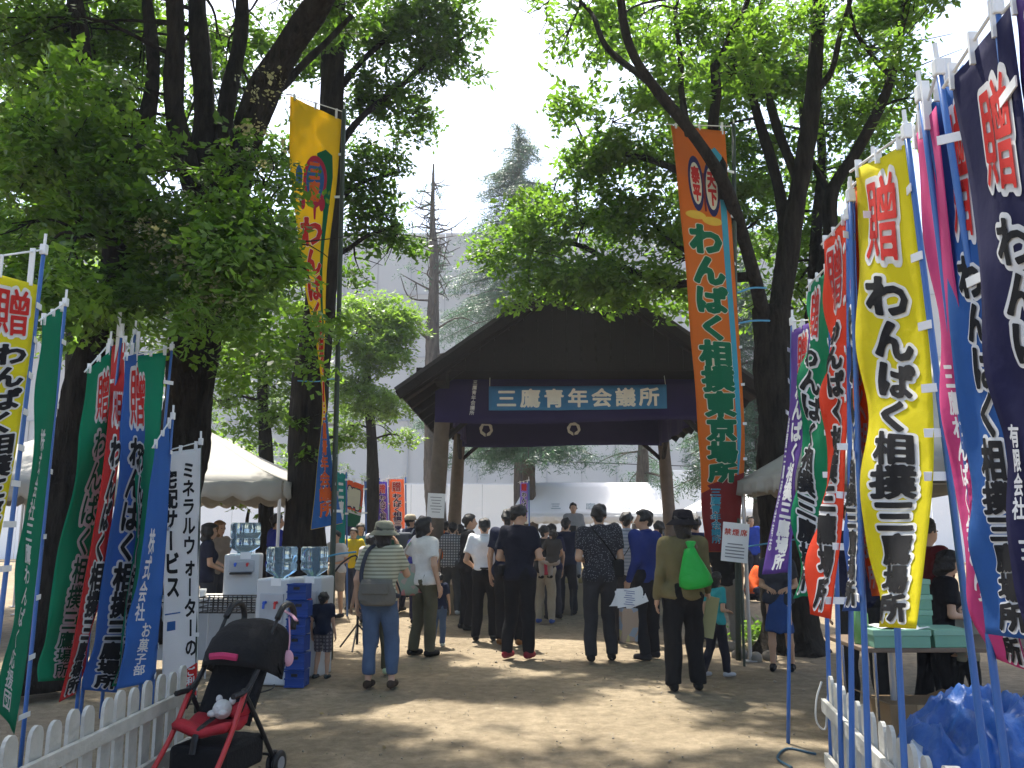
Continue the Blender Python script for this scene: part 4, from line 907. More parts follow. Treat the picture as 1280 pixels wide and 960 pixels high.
def build_banners():
    # --- right row, far to near
    banner('purple sponsor banner blowing sideways, farthest of the right row', [(989, 414, 6.19), (988, 490, 6.15), (980, 570, 6.05), (967, 645, 5.95), (952, 718, 5.9)], [(1016, 401, 5.72), (1010, 480, 5.72), (1000, 570, 5.72), (992, 650, 5.7), (986, 716, 5.7)], (0.13, 0.06, 0.30), std('white', None, uc=0.62, w=0.5) + [('text', '協賛三鷹商店会有志', 0.16, 0.35, 0.9, 0.12, 'white', None, 0, 0.02)], ((990, 402, 6.19), (985, 930, 6.19)), 'L', GRP_R, ph=0.5)
    banner('yellow sponsor banner mostly hidden behind the green one in the right row', [(1011, 372, 5.7), (1012, 460, 5.7), (1010, 560, 5.68), (1008, 660, 5.66), (1006, 735, 5.66)], [(1024, 362, 5.25), (1024, 460, 5.25), (1023, 560, 5.25), (1020, 660, 5.25), (1018, 735, 5.25)], (0.60, 0.52, 0.03), std(), ((1021, 358, 5.2), (1036, 850, 5.2)), 'R', GRP_R, ph=1.2, ties=0)
    banner('green sponsor banner with folded pointed lower corner in the right row', [(1011, 358, 5.2), (1007, 440, 5.15), (999, 540, 5.0), (997, 640, 4.9), (990, 748, 4.75)], [(1037, 335, 4.72), (1039, 450, 4.72), (1038, 560, 4.70), (1034, 660, 4.68), (1028, 745, 4.68)], (0.0, 0.21, 0.09), std(uc=0.36, w=0.5) + [('text', '八勝計', 0.72, 0.80, 0.94, 0.2, 'white', None, 0, 0.03)], ((1036, 331, 4.68), (1049, 850, 4.68)), 'R', GRP_R, amp=0.035, ph=2.0)
    banner('orange red sponsor banner flaring at its foot in the right row', [(1031, 305, 4.66), (1032, 420, 4.62), (1032, 520, 4.55), (1026, 640, 4.4), (1004, 766, 4.2)], [(1058, 272, 4.12), (1061, 400, 4.12), (1060, 520, 4.1), (1053, 640, 4.06), (1040, 774, 4.0)], (0.66, 0.055, 0.015), std(uc=0.52, w=0.55), ((1060, 268, 4.08), (1064, 850, 4.08)), 'R', GRP_R, amp=0.03, ph=0.2)
    banner('blue sponsor banner showing below the orange red one in the right row', [(1061, 258, 4.0), (1064, 400, 4.0), (1063, 560, 3.98), (1059, 660, 3.96), (1052, 764, 3.95)], [(1069, 246, 3.62), (1072, 400, 3.65), (1073, 560, 3.65), (1075, 660, 3.66), (1078, 764, 3.66)], (0.03, 0.09, 0.32), std(), ((1063, 245, 3.62), (1082, 850, 3.62)), 'R', GRP_R, ph=2.2, ties=3)
    banner('orange sponsor banner with pale letters left behind the yellow one', [(1064, 238, 3.92), (1069, 380, 3.9), (1071, 520, 3.85), (1076, 640, 3.8), (1086, 745, 3.78)], [(1090, 215, 3.46), (1094, 380, 3.46), (1099, 520, 3.46), (1106, 640, 3.46), (1112, 745, 3.46)], (0.62, 0.14, 0.015), [('text', WP, 0.28, 0.20, 0.98, 0.42, 'cream', None, 0, 0.03)], ((1092, 208, 3.46), (1125, 850, 3.46)), 'R', GRP_R, ph=1.0, ties=3)
    banner('bright yellow sponsor banner, largest in clear view of the right row', [(1068, 213, 3.62), (1073, 330, 3.58), (1077, 460, 3.5), (1079, 580, 3.42), (1086, 690, 3.36), (1099, 784, 3.32)], [(1136, 178, 3.10), (1150, 330, 3.10), (1166, 480, 3.10), (1166, 580, 3.06), (1158, 690, 3.0), (1144, 786, 2.96)], (0.66, 0.58, 0.012), std(uc=0.50, w=0.60), ((1133, 165, 3.09), (1232, 955, 3.09)), 'R', GRP_R, amp=0.022, ph=2.7, ties=9)
    banner('pink sponsor banner with small white letters beside the bright yellow one', [(1146, 170, 3.02), (1160, 330, 3.0), (1178, 480, 2.97), (1190, 600, 2.94), (1210, 730, 2.9), (1236, 822, 2.86)], [(1170, 132, 2.72), (1192, 330, 2.72), (1214, 480, 2.72), (1232, 600, 2.72), (1258, 730, 2.70), (1286, 838, 2.68)], (0.50, 0.055, 0.20), [('text', '三鷹わんぱく会さんから', 0.45, 0.36, 0.92, 0.30, 'white', None, 0, 0.03), ('text', '場所', 0.78, 0.86, 0.99, 0.5, 'black', 'white', 0.12, 0.045)], ((1151, 118, 2.85), (1250, 900, 2.85)), 'R', GRP_R, ph=0.1, ties=4)
    banner('medium blue sponsor banner with black white-edged letters in the right row', [(1160, 135, 2.84), (1178, 300, 2.8), (1194, 450, 2.76), (1208, 600, 2.72), (1219, 700, 2.70), (1229, 792, 2.68)], [(1204, 80, 2.66), (1224, 300, 2.62), (1244, 450, 2.58), (1264, 600, 2.54), (1278, 700, 2.50), (1292, 800, 2.46)], (0.03, 0.115, 0.34), std(uc=0.72, w=0.55), ((1173, 85, 2.67), (1302, 900, 2.67)), 'R', GRP_R, ph=1.4, ties=6)
    banner('dark navy sponsor banner with white-edged letters at the right edge of the picture', [(1192, 98, 2.58), (1212, 250, 2.55), (1232, 420, 2.5), (1250, 560, 2.46), (1266, 690, 2.42), (1274, 782, 2.4)], [(1262, 8, 2.2), (1296, 250, 2.16), (1326, 420, 2.14), (1352, 560, 2.12), (1376, 690, 2.1), (1400, 800, 2.08)], (0.014, 0.014, 0.065), [('text', '贈', 0.62, 0.05, 0.19, 0.52, 'red', 'white', 0.085, 0.012), ('text', WP, 0.66, 0.22, 0.985, 0.50, 'black', 'white', 0.13, 0.03), ('text', '有限会社', 0.22, 0.555, 0.735, 0.16, 'white', None, 0, 0.03), ('text', '三鷹〇', 0.28, 0.77, 0.93, 0.2, 'white', None, 0, 0.03)], ((1245, 8, 2.29), (1350, 960, 2.29)), 'R', GRP_R, ph=0.9, ties=7)
    banner('purple sponsor banner in the top right corner of the picture', [(1268, 4, 2.2), (1300, 250, 2.18), (1340, 560, 2.14), (1370, 790, 2.1)], [(1345, -80, 1.9), (1380, 250, 1.88), (1420, 560, 1.86), (1450, 790, 1.84)], (0.07, 0.03, 0.17), std(), ((1350, -90, 1.9), (1460, 960, 1.9)), 'R', GRP_R, ties=0)
    # --- left row, near to far
    banner('yellow sponsor banner with red title at the left edge of the picture', [(-52, 330, 4.05), (-58, 440, 4.05), (-68, 540, 4.05), (-80, 640, 4.05), (-95, 745, 4.05)], [(47, 356, 4.5), (38, 440, 4.48), (25, 530, 4.45), (10, 620, 4.42), (-12, 730, 4.4)], (0.60, 0.55, 0.012), std(uc=0.70, w=0.48), ((55, 312, 4.52), (2, 760, 4.52)), 'R', GRP_L, ph=0.4, ties=8)
    banner('narrow dark green sponsor banner between the two nearest left poles', [(52, 400, 5.25), (44, 520, 5.22), (30, 650, 5.2), (14, 770, 5.15), (-4, 885, 5.1)], [(78, 384, 5.62), (68, 520, 5.62), (52, 660, 5.6), (38, 790, 5.58), (18, 918, 5.55)], (0.0, 0.22, 0.12), [('text', '株式会社三鷹わんぱく応援団', 0.35, 0.28, 0.98, 0.26, 'white', None, 0, 0.02)], ((82, 378, 5.65), (26, 947, 5.65)), 'R', GRP_L, ph=1.5, ties=7)
    banner('green sponsor banner with white-edged letters left of the red banner', [(110, 462, 6.3), (98, 560, 6.28), (74, 690, 6.2), (56, 790, 6.15), (48, 852, 6.1)], [(139, 438, 6.62), (133, 560, 6.6), (112, 690, 6.58), (94, 790, 6.55), (82, 850, 6.5)], (0.0, 0.23, 0.12), [('text', '贈', 0.7, 0.04, 0.18, 0.5, 'red', 'white', 0.085, 0.012), ('text', WP, 0.72, 0.2, 0.98, 0.5, 'green', 'white', 0.13, 0.02)], ((138, 428, 6.65), (100, 840, 6.65)), 'R', GRP_L, ph=2.2, ties=6)
    banner('red sponsor banner with black letters in the left row', [(140, 432, 7.25), (132, 560, 6.32), (112, 690, 6.3), (92, 800, 6.28), (74, 878, 6.25)], [(157, 428, 6.75), (152, 560, 6.74), (134, 690, 6.72), (114, 800, 6.7), (94, 866, 6.68)], (0.52, 0.025, 0.025), std(uc=0.55, w=0.6), ((152, 418, 6.8), (104, 860, 6.8)), 'L', GRP_L, ph=0.8, ties=6)
    banner('dark blue sponsor banner directly right of the red banner', [(156, 446, 6.65), (150, 560, 6.64), (134, 690, 6.62), (116, 800, 6.6), (102, 862, 6.58)], [(180, 440, 7.0), (183, 560, 6.98), (172, 690, 6.95), (157, 800, 6.92), (146, 866, 6.9)], (0.04, 0.14, 0.44), std('black', 'white', uc=0.6), ((169, 414, 7.02), (130, 850, 7.02)), 'R', GRP_L, ph=1.9, ties=7)
    banner('green sponsor banner hanging from the right end of the left row', [(167, 446, 6.85), (171, 560, 6.84), (166, 690, 6.82), (152, 800, 6.8), (142, 858, 6.78)], [(208, 440, 7.15), (198, 560, 7.14), (186, 690, 7.1), (172, 800, 7.08), (160, 856, 7.05)], (0.0, 0.27, 0.15), [('text', '贈', 0.14, 0.05, 0.17, 0.36, 'red', 'white', 0.085, 0.012), ('text', WP, 0.16, 0.24, 0.98, 0.22, 'black', 'white', 0.12, 0.03)], ((215, 434, 7.18), (176, 850, 7.18)), 'R', GRP_L, ph=0.3, ties=7)
    banner('blue sponsor banner with white letters overlapping the rightmost green one', [(193, 556, 6.7), (184, 640, 6.68), (168, 740, 6.66), (154, 810, 6.64), (146, 862, 6.62)], [(212, 530, 6.95), (210, 640, 6.94), (203, 740, 6.92), (196, 810, 6.9), (190, 852, 6.88)], (0.04, 0.15, 0.46), [('text', '株式会社', 0.3, 0.3, 0.62, 0.3, 'white', None, 0, 0.02), ('text', 'お菓子部', 0.55, 0.62, 0.93, 0.34, 'white', None, 0, 0.02)], ((216, 520, 6.98), (192, 850, 6.98)), 'R', GRP_L, ph=1.1, ties=5)
    # white water-delivery banner
    banner('white banner with black vertical water delivery lettering behind the left fence', [(205, 566, 7.25), (204, 660, 7.25), (204, 770, 7.25), (203, 880, 7.25)], [(251, 560, 7.25), (249, 660, 7.25), (248, 770, 7.25), (246, 872, 7.25)], (0.72, 0.72, 0.73),
           [('text', 'ミネラルウォーターの', 0.68, 0.05, 0.83, 0.36, 'black', None, 0, 0.03, 0.13), ('text', '宅配サービス', 0.18, 0.08, 0.60, 0.40, 'black', None, 0, 0.04, 0.1), ('poly', [(0.60, 0.885), (1.0, 0.855), (1.0, 0.99), (0.64, 0.995)], 'red', 1), ('text', 'ご利用', 0.82, 0.87, 0.985, 0.25, 'white', None, 0, 0.03), ('poly', [(0.04, 0.66), (0.5, 0.65), (0.5, 0.655), (0.04, 0.665)], 'blue', 1), ('poly', [(0.12, 0.69), (0.36, 0.685), (0.36, 0.72), (0.12, 0.725)], 'blue', 1)],
           ((251, 552, 7.26), (245, 860, 7.26)), 'R', None, ph=0.6, amp=0.012, ties=5, polem=GREENPOLE, pole_r=0.011)
    # --- tall yellow banner on the left
    ye = [('poly', [(0.55, 0.085), (0.72, 0.075), (0.86, 0.085), (0.9, 0.13), (0.86, 0.21), (0.80, 0.30), (0.82, 0.62), (0.62, 0.62), (0.70, 0.30), (0.74, 0.2), (0.72, 0.15), (0.62, 0.135)], 'green', 1),
          ('ell', 0.52, 0.138, 0.26, 0.048, 'crimson', 2), ('ell', 0.52, 0.138, 0.20, 0.037, 'blue', 3), ('text', '三鷹', 0.5, 0.10, 0.175, 0.26, 'orange', None, 0, 0.05), ('ell', 0.18, 0.13, 0.07, 0.02, 'blue', 2), ('ell', 0.23, 0.175, 0.07, 0.012, 'crimson', 2), ('ell', 0.7, 0.18, 0.07, 0.012, 'crimson', 2),
          ('poly', [(0.48, 0.18), (0.56, 0.18), (0.54, 0.205), (0.50, 0.205)], 'crimson', 2),
          ('text', 'わんぱく相撲三鷹', 0.42, 0.198, 0.64, 0.66, 'red', 'white', 0.07, 0.05), ('poly', [(0.0, 0.70), (1.0, 0.66), (1.0, 1.0), (0.0, 1.0)], 'blue', 1), ('text', '三鷹青年会議所', 0.5, 0.64, 0.97, 0.52, 'orange', 'white', 0.07, 0.035)]
    banner('tall yellow twisted banner with red letters and blue foot in front of a dark trunk', [(362, 120, 9.7), (363, 230, 9.7), (378, 330, 9.75), (393, 410, 9.8), (401, 470, 9.85), (399, 540, 9.85), (395, 600, 9.8), (391, 662, 9.78)], [(427, 150, 10.0), (421, 230, 10.0), (409, 330, 10.0), (406, 410, 10.0), (405, 470, 10.0), (411, 540, 10.05), (418, 600, 10.1), (428, 654, 10.12)], (0.80, 0.53, 0.010), ye, ((430, 140, 10.0), (415, 726, 10.0)), 'R', None, NU=10, NV=70, amp=0.03, ph=0.4, ties=11, name='tall_banner', polem=GREENPOLE, pole_r=0.03, waves=(0.5, 1.7))
    # --- tall orange banner on the right
    og = [('poly', [(0.62, 0.07), (0.66, 0.045), (0.78, 0.035), (0.90, 0.05), (0.92, 0.10), (0.93, 0.60), (0.86, 0.80), (0.82, 0.60), (0.80, 0.12), (0.74, 0.06)], 'cyan', 1),
          ('ell', 0.36, 0.112, 0.15, 0.055, 'navy', 1), ('ell', 0.36, 0.112, 0.11, 0.042, 'cream', 2), ('ell', 0.66, 0.118, 0.15, 0.055, 'navy', 1), ('ell', 0.66, 0.118, 0.11, 0.042, 'cream', 2), ('text', '泰平', 0.36, 0.078, 0.148, 0.16, 'red', None, 0, 0.06), ('text', '天下', 0.66, 0.084, 0.152, 0.16, 'red', None, 0, 0.06),
          ('poly', [(0.49, 0.09), (0.53, 0.09), (0.53, 0.165), (0.49, 0.165)], 'maroon', 3), ('ell', 0.3, 0.175, 0.2, 0.008, 'gold', 1), ('ell', 0.62, 0.182, 0.2, 0.008, 'gold', 1),
          ('text', 'わんぱく相撲東京場所', 0.46, 0.19, 0.765, 0.66, 'green', 'cream', 0.085, 0.06, 0.05),
          ('poly', [(0.0, 0.80), (0.22, 0.785), (0.14, 0.775), (1.0, 0.735), (1.0, 1.0), (0.0, 1.0)], 'maroon', 1), ('text', '三鷹青年会議所', 0.36, 0.782, 0.97, 0.28, 'cyan', 'white', 0.07, 0.03)]
    banner('tall orange banner with large green letters hanging before the forked tree', [(838, 157, 9.65), (850, 260, 9.65), (861, 370, 9.68), (868, 470, 9.7), (873, 560, 9.7), (876, 630, 9.68), (884, 690, 9.65)], [(906, 164, 9.82), (914, 270, 9.82), (921, 380, 9.82), (927, 470, 9.82), (931, 560, 9.8), (927, 630, 9.78), (919, 690, 9.75)], (0.60, 0.155, 0.012), og, ((917, 158, 9.86), (923, 822, 9.86)), 'R', None, NU=12, NV=80, amp=0.03, ph=1.4, ties=11, name='tall_banner', polem=GREENPOLE, pole_r=0.028, waves=(0.35, 1.4))
    # --- distant small banners
    far = [('far navy sponsor banner in the row beyond the crowd on the left', 455, 600, 472, 680, (0.02, 0.02, 0.09), 'white'), ('far purple sponsor banner in the row beyond the crowd on the left', 471, 602, 484, 676, (0.10, 0.07, 0.42), 'white'), ('far orange sponsor banner in the row beyond the crowd on the left', 486, 599, 505, 676, (0.75, 0.22, 0.08), 'black')]
    for lab, x0, y0, x1, y1, c, lc in far:
        banner(lab, [(x0, y0, 21), (x0 + 1, (y0 + y1) / 2, 21), (x0 + 3, y1, 21)], [(x1, y0, 21.2), (x1 + 1, (y0 + y1) / 2, 21.2), (x1 + 1, y1, 21.2)], c, [('text', '贈', 0.5, 0.04, 0.2, 0.6, 'red', 'white', 0.085, 0.012), ('text', WP, 0.5, 0.23, 0.98, 0.55, 'navy' if lc == 'black' else 'navy', 'white', 0.13, 0.03)], ((x1 + 2, y0 - 4, 21.25), (x1 + 3, 700, 21.25)), 'R', 'far sponsor banners beyond the crowd', NU=4, NV=14, ties=4, pole_r=0.02)
    banner('far lilac sponsor banner in front of the white hoarding', [(650, 603, 23), (650, 625, 23), (648, 650, 23)], [(660, 603, 23), (660, 625, 23), (659, 650, 23)], (0.28, 0.2, 0.6), [('text', '贈', 0.5, 0.03, 0.25, 0.7, 'red', None, 0.1, 0.05), ('text', WP[:5], 0.5, 0.28, 0.98, 0.6, 'navy', 'white', 0.12, 0.03)], ((661, 600, 23), (662, 700, 23)), 'R', 'far sponsor banners beyond the crowd', NU=4, NV=10, ties=0, pole_r=0.02)
    banner('big catch style orange and green banner behind the yellow vest man', [(430, 598, 17), (430, 630, 17), (428, 668, 17)], [(455, 606, 17.2), (452, 640, 17.2), (446, 672, 17.2)], (0.66, 0.12, 0.02), [('text', '鯛', 0.5, 0.12, 0.5, 0.7, 'cream', 'navy', 0.12, 0.06), ('poly', [(0, 0.62), (1, 0.58), (1, 0.8), (0, 0.86)], 'green', 1), ('poly', [(0, 0.56), (1, 0.52), (1, 0.58), (0, 0.62)], 'white', 1), ('poly', [(0, 0.86), (1, 0.8), (1, 1), (0, 1)], 'navy', 1)], ((457, 600, 17.2), (458, 740, 17.2)), 'R', None, NU=5, NV=12, ties=3, pole_r=0.018)
    banner('red and white vertical banner hanging behind the dark trunk', [(392, 550, 13), (391, 620, 13), (388, 690, 13)], [(402, 560, 13.1), (402, 620, 13.1), (404, 694, 13.1)], (0.5, 0.03, 0.02), [('text', '祝わんぱく相撲', 0.5, 0.1, 0.95, 0.6, 'white', None, 0, 0.03)], ((405, 545, 13.1), (406, 780, 13.1)), 'R', None, NU=4, NV=14, ties=4, pole_r=0.015)
    banner('teal green banner behind the blue foot of the tall yellow banner', [(420, 590, 14.5), (420, 640, 14.5), (419, 690, 14.5)], [(432, 592, 14.6), (432, 640, 14.6), (431, 690, 14.6)], (0.0, 0.22, 0.2), [('text', '三鷹', 0.5, 0.1, 0.6, 0.6, 'white', None, 0, 0.03)], ((433, 588, 14.6), (434, 770, 14.6)), 'R', None, NU=4, NV=10, ties=3, pole_r=0.015)
    # lone thin cyan pole against the hoarding
    b = MB(); b.tube([P(470, 600, 22), (P(466, 690, 22) * (1, 1, 0))], 0.025, 6); o = b.build('thin_pole', mat('pole_cyan', (0.05, 0.3, 0.5), 0.4)); tag(o, 'thin light blue pole standing before the white hoarding', 'pole')
    # cords tying poles and trees
    cm = mat('cord_blue', (0.06, 0.25, 0.42), 0.6)
    def cord(lab, pts, r=0.008, m=cm, cat='cord'):
        b = MB(); b.tube(spline(PATH(pts), 16), r, 5); o = b.build('cord', m); tag(o, lab, cat)
    cord('blue cord tying the tall yellow banner pole to the trunk', [(372, 476, 11.28), (395, 477, 11.2), (412, 474, 10.6), (424, 474, 10.02)])
    cord('upper blue cord from the orange banner pole to the forked trunk', [(921, 366, 9.86), (940, 360, 10.1), (958, 360, 10.3)], 0.012)
    cord('lower blue cord from the orange banner pole to the forked trunk', [(923, 404, 9.86), (942, 401, 10.1), (962, 401, 10.3)], 0.012)
    cord('light blue cord stretched beside the paper sign towards the right tent', [(930, 684, 10.5), (975, 677, 9.8), (1010, 672, 9)], 0.010)
    cord('dark overhead wire crossing behind the pavilion posts', [(560, 572, 33), (700, 577, 33), (870, 583, 33)], 0.02, mat('wire_black', (0.03, 0.03, 0.03)), 'wire')
    cord('light blue cord across the banners by the blue drink crates', [(395, 700, 9.6), (420, 693, 9.6), (445, 690, 9.8)], 0.01)
build_banners()
# ------------------------------------------------------------------ things standing about
def picket_fence(label, a, b, n, h, m, lean=0.0, rail_side=1):
    a = np.array([a[0], a[1], 0.0]); b = np.array([b[0], b[1], 0.0]); d = (b - a) / np.linalg.norm(b - a); L = np.linalg.norm(b - a); side = np.array([-d[1], d[0], 0]) * rail_side
    t = thing('picket_fence', label, 'fence', a)
    w = L / n * 0.62; Rm = np.stack([d, np.cross([0, 0, 1.0], d), [0, 0, 1.0]], -1)
    for i in range(n):
        c = a + d * (L * (i + 0.5) / n); post = (i == 1); hh = h * (1.0 + 0.015 * math.sin(i * 2.3)) * (1.06 if post else 1); ww = w * (1.25 if post else 1); th = 0.05 if post else 0.018
        prof = [(-ww / 2, -0.02), (ww / 2, -0.02), (ww / 2, hh - ww * 0.62)] + [(ww / 2 * math.cos(q), hh - ww * 0.62 + ww * 0.62 * math.sin(q) ** 0.8) for q in np.linspace(0.3, math.pi - 0.3, 7)] + [(-ww / 2, hh - ww * 0.62)]
        q = MB(); k = len(prof); tw = 0.02 * math.sin(i * 1.7 + 1.3 * math.sin(i * 5.1)); hh *= 1 + 0.02 * math.sin(i * 7.7)
        vs = [c + Rm @ np.array([x + tw * z / h, y, z]) for y in (-th / 2, th / 2) for x, z in prof]
        q.add(vs, [tuple(range(k)), tuple(range(2 * k - 1, k - 1, -1))] + [(j, j + k, (j + 1) % k + k, (j + 1) % k) for j in range(k)])
        q.build('post' if post else 'picket', m, t)
    for z in (0.14 * h / 0.6, h * 0.72):
        q = MB(); q.box((a + b) / 2 + side * 0.032 + np.array([0, 0, z]), (L, 0.028, 0.075), Rm, 0.004); q.build('rail', m, t)
    return t
def build_fences():
    wm = mat('fence_white', (0.43, 0.42, 0.38), 0.75, 0.28, 11, 0.35, 30)
    picket_fence('weathered white picket fence in front of the banners at the lower left', (-2.12, 3.2), (-2.06, 5.62), 15, 0.62, wm, rail_side=-1)
    picket_fence('weathered white picket fence below the banners at the lower right', (1.50, 2.9), (1.87, 5.24), 15, 0.62, wm, rail_side=1)
    b = MB(); p = P(1027, 852, 5.25); b.tube(spline([p, p + (-0.04, -0.01, -0.1), p + (-0.05, -0.02, -0.22), p + (0.0, -0.02, -0.26), p + (0.02, -0.02, -0.1), p + (0.05, -0.02, 0.0)], 20), 0.006, 5)
    o = b.build('rope_loop', mat('rope_white', (0.55, 0.54, 0.5))); tag(o, 'pale rope loop hanging from the end of the right picket fence', 'rope')
build_fences()

BLACKP = mat('black_plastic', (0.015, 0.015, 0.016), 0.45, 0.1); CHROME = mat('chrome', (0.55, 0.56, 0.58), 0.22, 0.03, metal=1.0); BLACKF = mat('black_fabric', (0.005, 0.005, 0.006), 0.85, 0.25, 18, 0.3, 60)
def build_stroller():
    c = P(272, 900, 5.16); c[2] = 0; Rm = rotz(R(-15)); W3 = lambda x, y, z: c + Rm @ (np.array([x, y, z]) * np.array([0.9, 0.9, 0.97 if z > 0.2 else 1.0]))
    t = thing('stroller', 'black and red baby stroller facing the camera beside the left fence', 'stroller', c)
    red = mat('stroller_red', (0.42, 0.02, 0.02), 0.4, 0.08, spec=0.5); redf = mat('stroller_red_fabric', (0.36, 0.02, 0.03), 0.85, 0.15, 9, 0.3, 40)
    for s in (-1, 1):
        b = MB(); b.tube(spline([W3(s * 0.20, -0.02, 0.56), W3(s * 0.205, -0.18, 0.33), W3(s * 0.22, -0.40, 0.10)], 10), 0.015, 8); b.build('front_leg', red, t, smooth=True)
        b = MB(); b.tube(spline([W3(s * 0.20, -0.04, 0.58), W3(s * 0.21, 0.15, 0.35), W3(s * 0.22, 0.36, 0.08)], 10), 0.014, 8); b.build('rear_leg', BLACKP, t, smooth=True)
        b = MB(); b.tube(spline([W3(s * 0.20, -0.06, 0.46), W3(s * 0.20, 0.16, 0.72), W3(s * 0.20, 0.36, 0.97)], 8), 0.011, 8); b.build('push_bar', BLACKP, t, smooth=True)
        b = MB(); b.tube(spline([W3(s * 0.20, 0.34, 0.95), W3(s * 0.20, 0.42, 1.02), W3(s * 0.20, 0.52, 1.02), W3(s * 0.20, 0.57, 0.95), W3(s * 0.20, 0.56, 0.86)], 16), 0.019, 8); b.build('handle', BLACKP, t, smooth=True)
        for y, z0 in ((-0.42, 0.075), (0.37, 0.075)):
            ax = Rm @ roty(math.pi / 2)
            for k in (-1, 1):
                b = MB(); b.lathe(W3(s * 0.22 + k * 0.024 - 0.012, y, z0), [(0.03, 0), (0.058, 0.0), (0.074, 0.005), (0.075, 0.012), (0.074, 0.019), (0.058, 0.024), (0.03, 0.024)], 18, ax); w = b.build('wheel', BLACKP, t, smooth=True)
                b = MB(); b.lathe(W3(s * 0.22 + k * 0.024 - 0.014, y, z0), [(0.02, 0), (0.04, 0.0), (0.04, 0.028), (0.02, 0.028)], 14, ax); b.build('hub', mat('hub_grey', (0.25, 0.25, 0.26), 0.5), w)
        b = MB(); b.tube(spline([W3(s * 0.205, -0.16, 0.56), W3(s * 0.2, 0.02, 0.58), W3(s * 0.2, 0.2, 0.76)], 8), 0.016, 6); b.build('arm_rail', BLACKP, t)
    G = np.zeros((13, 13, 3))
    for i in range(13):
        for j in range(13):
            u, v = i / 12 - 0.5, j / 12; G[i, j] = W3(u * 0.38, -0.20 + 0.30 * v, 0.35 - 0.02 * math.cos(u * 6) + 0.03 * (1 - v) * 0 + 0.015 * math.sin(v * 9))
    b = MB(); b.sheet(G, -0.035); b.build('seat', redf, t, smooth=True)
    for i in range(13):
        for j in range(13):
            u, v = i / 12 - 0.5, j / 12; G[i, j] = W3(u * 0.38, 0.05 + 0.30 * v + 0.05 * math.cos(u * 3.1) - 0.02, 0.37 + 0.48 * v)
    b = MB(); b.sheet(G, 0.03); b.build('backrest', BLACKF, t, smooth=True)
    G = np.zeros((21, 17, 3))
    for i in range(21):
        for j in range(17):
            th = math.pi * i / 20; ph = math.pi * 0.60 * j / 16 + 0.16
            x = -0.24 * math.cos(th) ; r = math.sin(th) ** 0.3 if 0 < i < 20 else 0.0
            G[i, j] = W3(x, 0.36 - 0.36 * r * math.cos(ph) * (0.9), 0.655 + 0.29 * r * math.sin(ph) - 0.07 * (1 - r) + 0.006 * math.sin(j * 2.4))
    b = MB(); b.sheet(G, 0.008); b.build('canopy', BLACKF, t, smooth=True)
    b = MB(); b.tube(spline([W3(-0.10, 0.030, 0.75), W3(0, 0.015, 0.76), W3(0.10, 0.030, 0.75)], 12), 0.012, 6, flat=1.8); b.build('canopy_trim', mat('pink_trim', (0.42, 0.03, 0.10), 0.7), t)
    b = MB(); b.box(W3(0, 0.02, 0.19), (0.36, 0.42, 0.17), Rm, 0.03); b.build('basket', BLACKF, t)
    b = MB(); b.tube([W3(-0.21, -0.36, 0.14), W3(0.21, -0.36, 0.14)], 0.009, 6); b.tube([W3(-0.21, 0.3, 0.14), W3(0.21, 0.3, 0.14)], 0.009, 6); b.build('crossbar', BLACKP, t)
    b = MB(); b.tube(spline([W3(-0.02, 0.1, 0.43), W3(-0.01, -0.08, 0.40), W3(-0.01, -0.2, 0.36), W3(-0.01, -0.24, 0.25)], 12), 0.02, 6, flat=0.4); b.build('harness', BLACKP, t)
    # soft toy lying in the seat
    b = MB(); q = W3(0.03, 0.0, 0.455); b.ell(q, (0.055, 0.06, 0.055), None, 14, 10); b.ell(q + (-0.05, -0.02, -0.02), (0.03, 0.03, 0.02)); b.ell(q + (0.05, 0.02, 0.045), (0.02, 0.015, 0.025)); b.ell(q + (-0.03, 0.03, 0.05), (0.02, 0.015, 0.025)); b.ell(q + (0.02, -0.05, -0.01), (0.028, 0.025, 0.02))
    o = b.build('soft_toy', mat('toy_grey', (0.5, 0.48, 0.46), 0.9, 0.1, 20, 0.4, 80), smooth=True); tag(o, 'pale grey soft toy with a red body lying in the stroller seat', 'toy')
    b = MB(); b.ell(q + (0.09, 0.06, -0.02), (0.075, 0.07, 0.05)); b.build('toy_body', redf, o, smooth=True)
    b = MB(); b.tube(spline([W3(0.14, 0.5, 0.99), W3(0.22, 0.5, 0.96), W3(0.28, 0.46, 0.93)], 8), 0.018, 6, flat=0.35); b.ell(W3(0.25, 0.42, 0.70), (0.035, 0.02, 0.05)); b.tube(spline([W3(0.2, 0.5, 0.95), W3(0.24, 0.45, 0.82), W3(0.25, 0.42, 0.74)], 6), 0.005, 5)
    o = b.build('handle_charm', mat('pale_pink', (0.6, 0.32, 0.40), 0.7), smooth=True); tag(o, 'pale pink strap and charm hanging from the stroller handle', 'strap')
build_stroller()

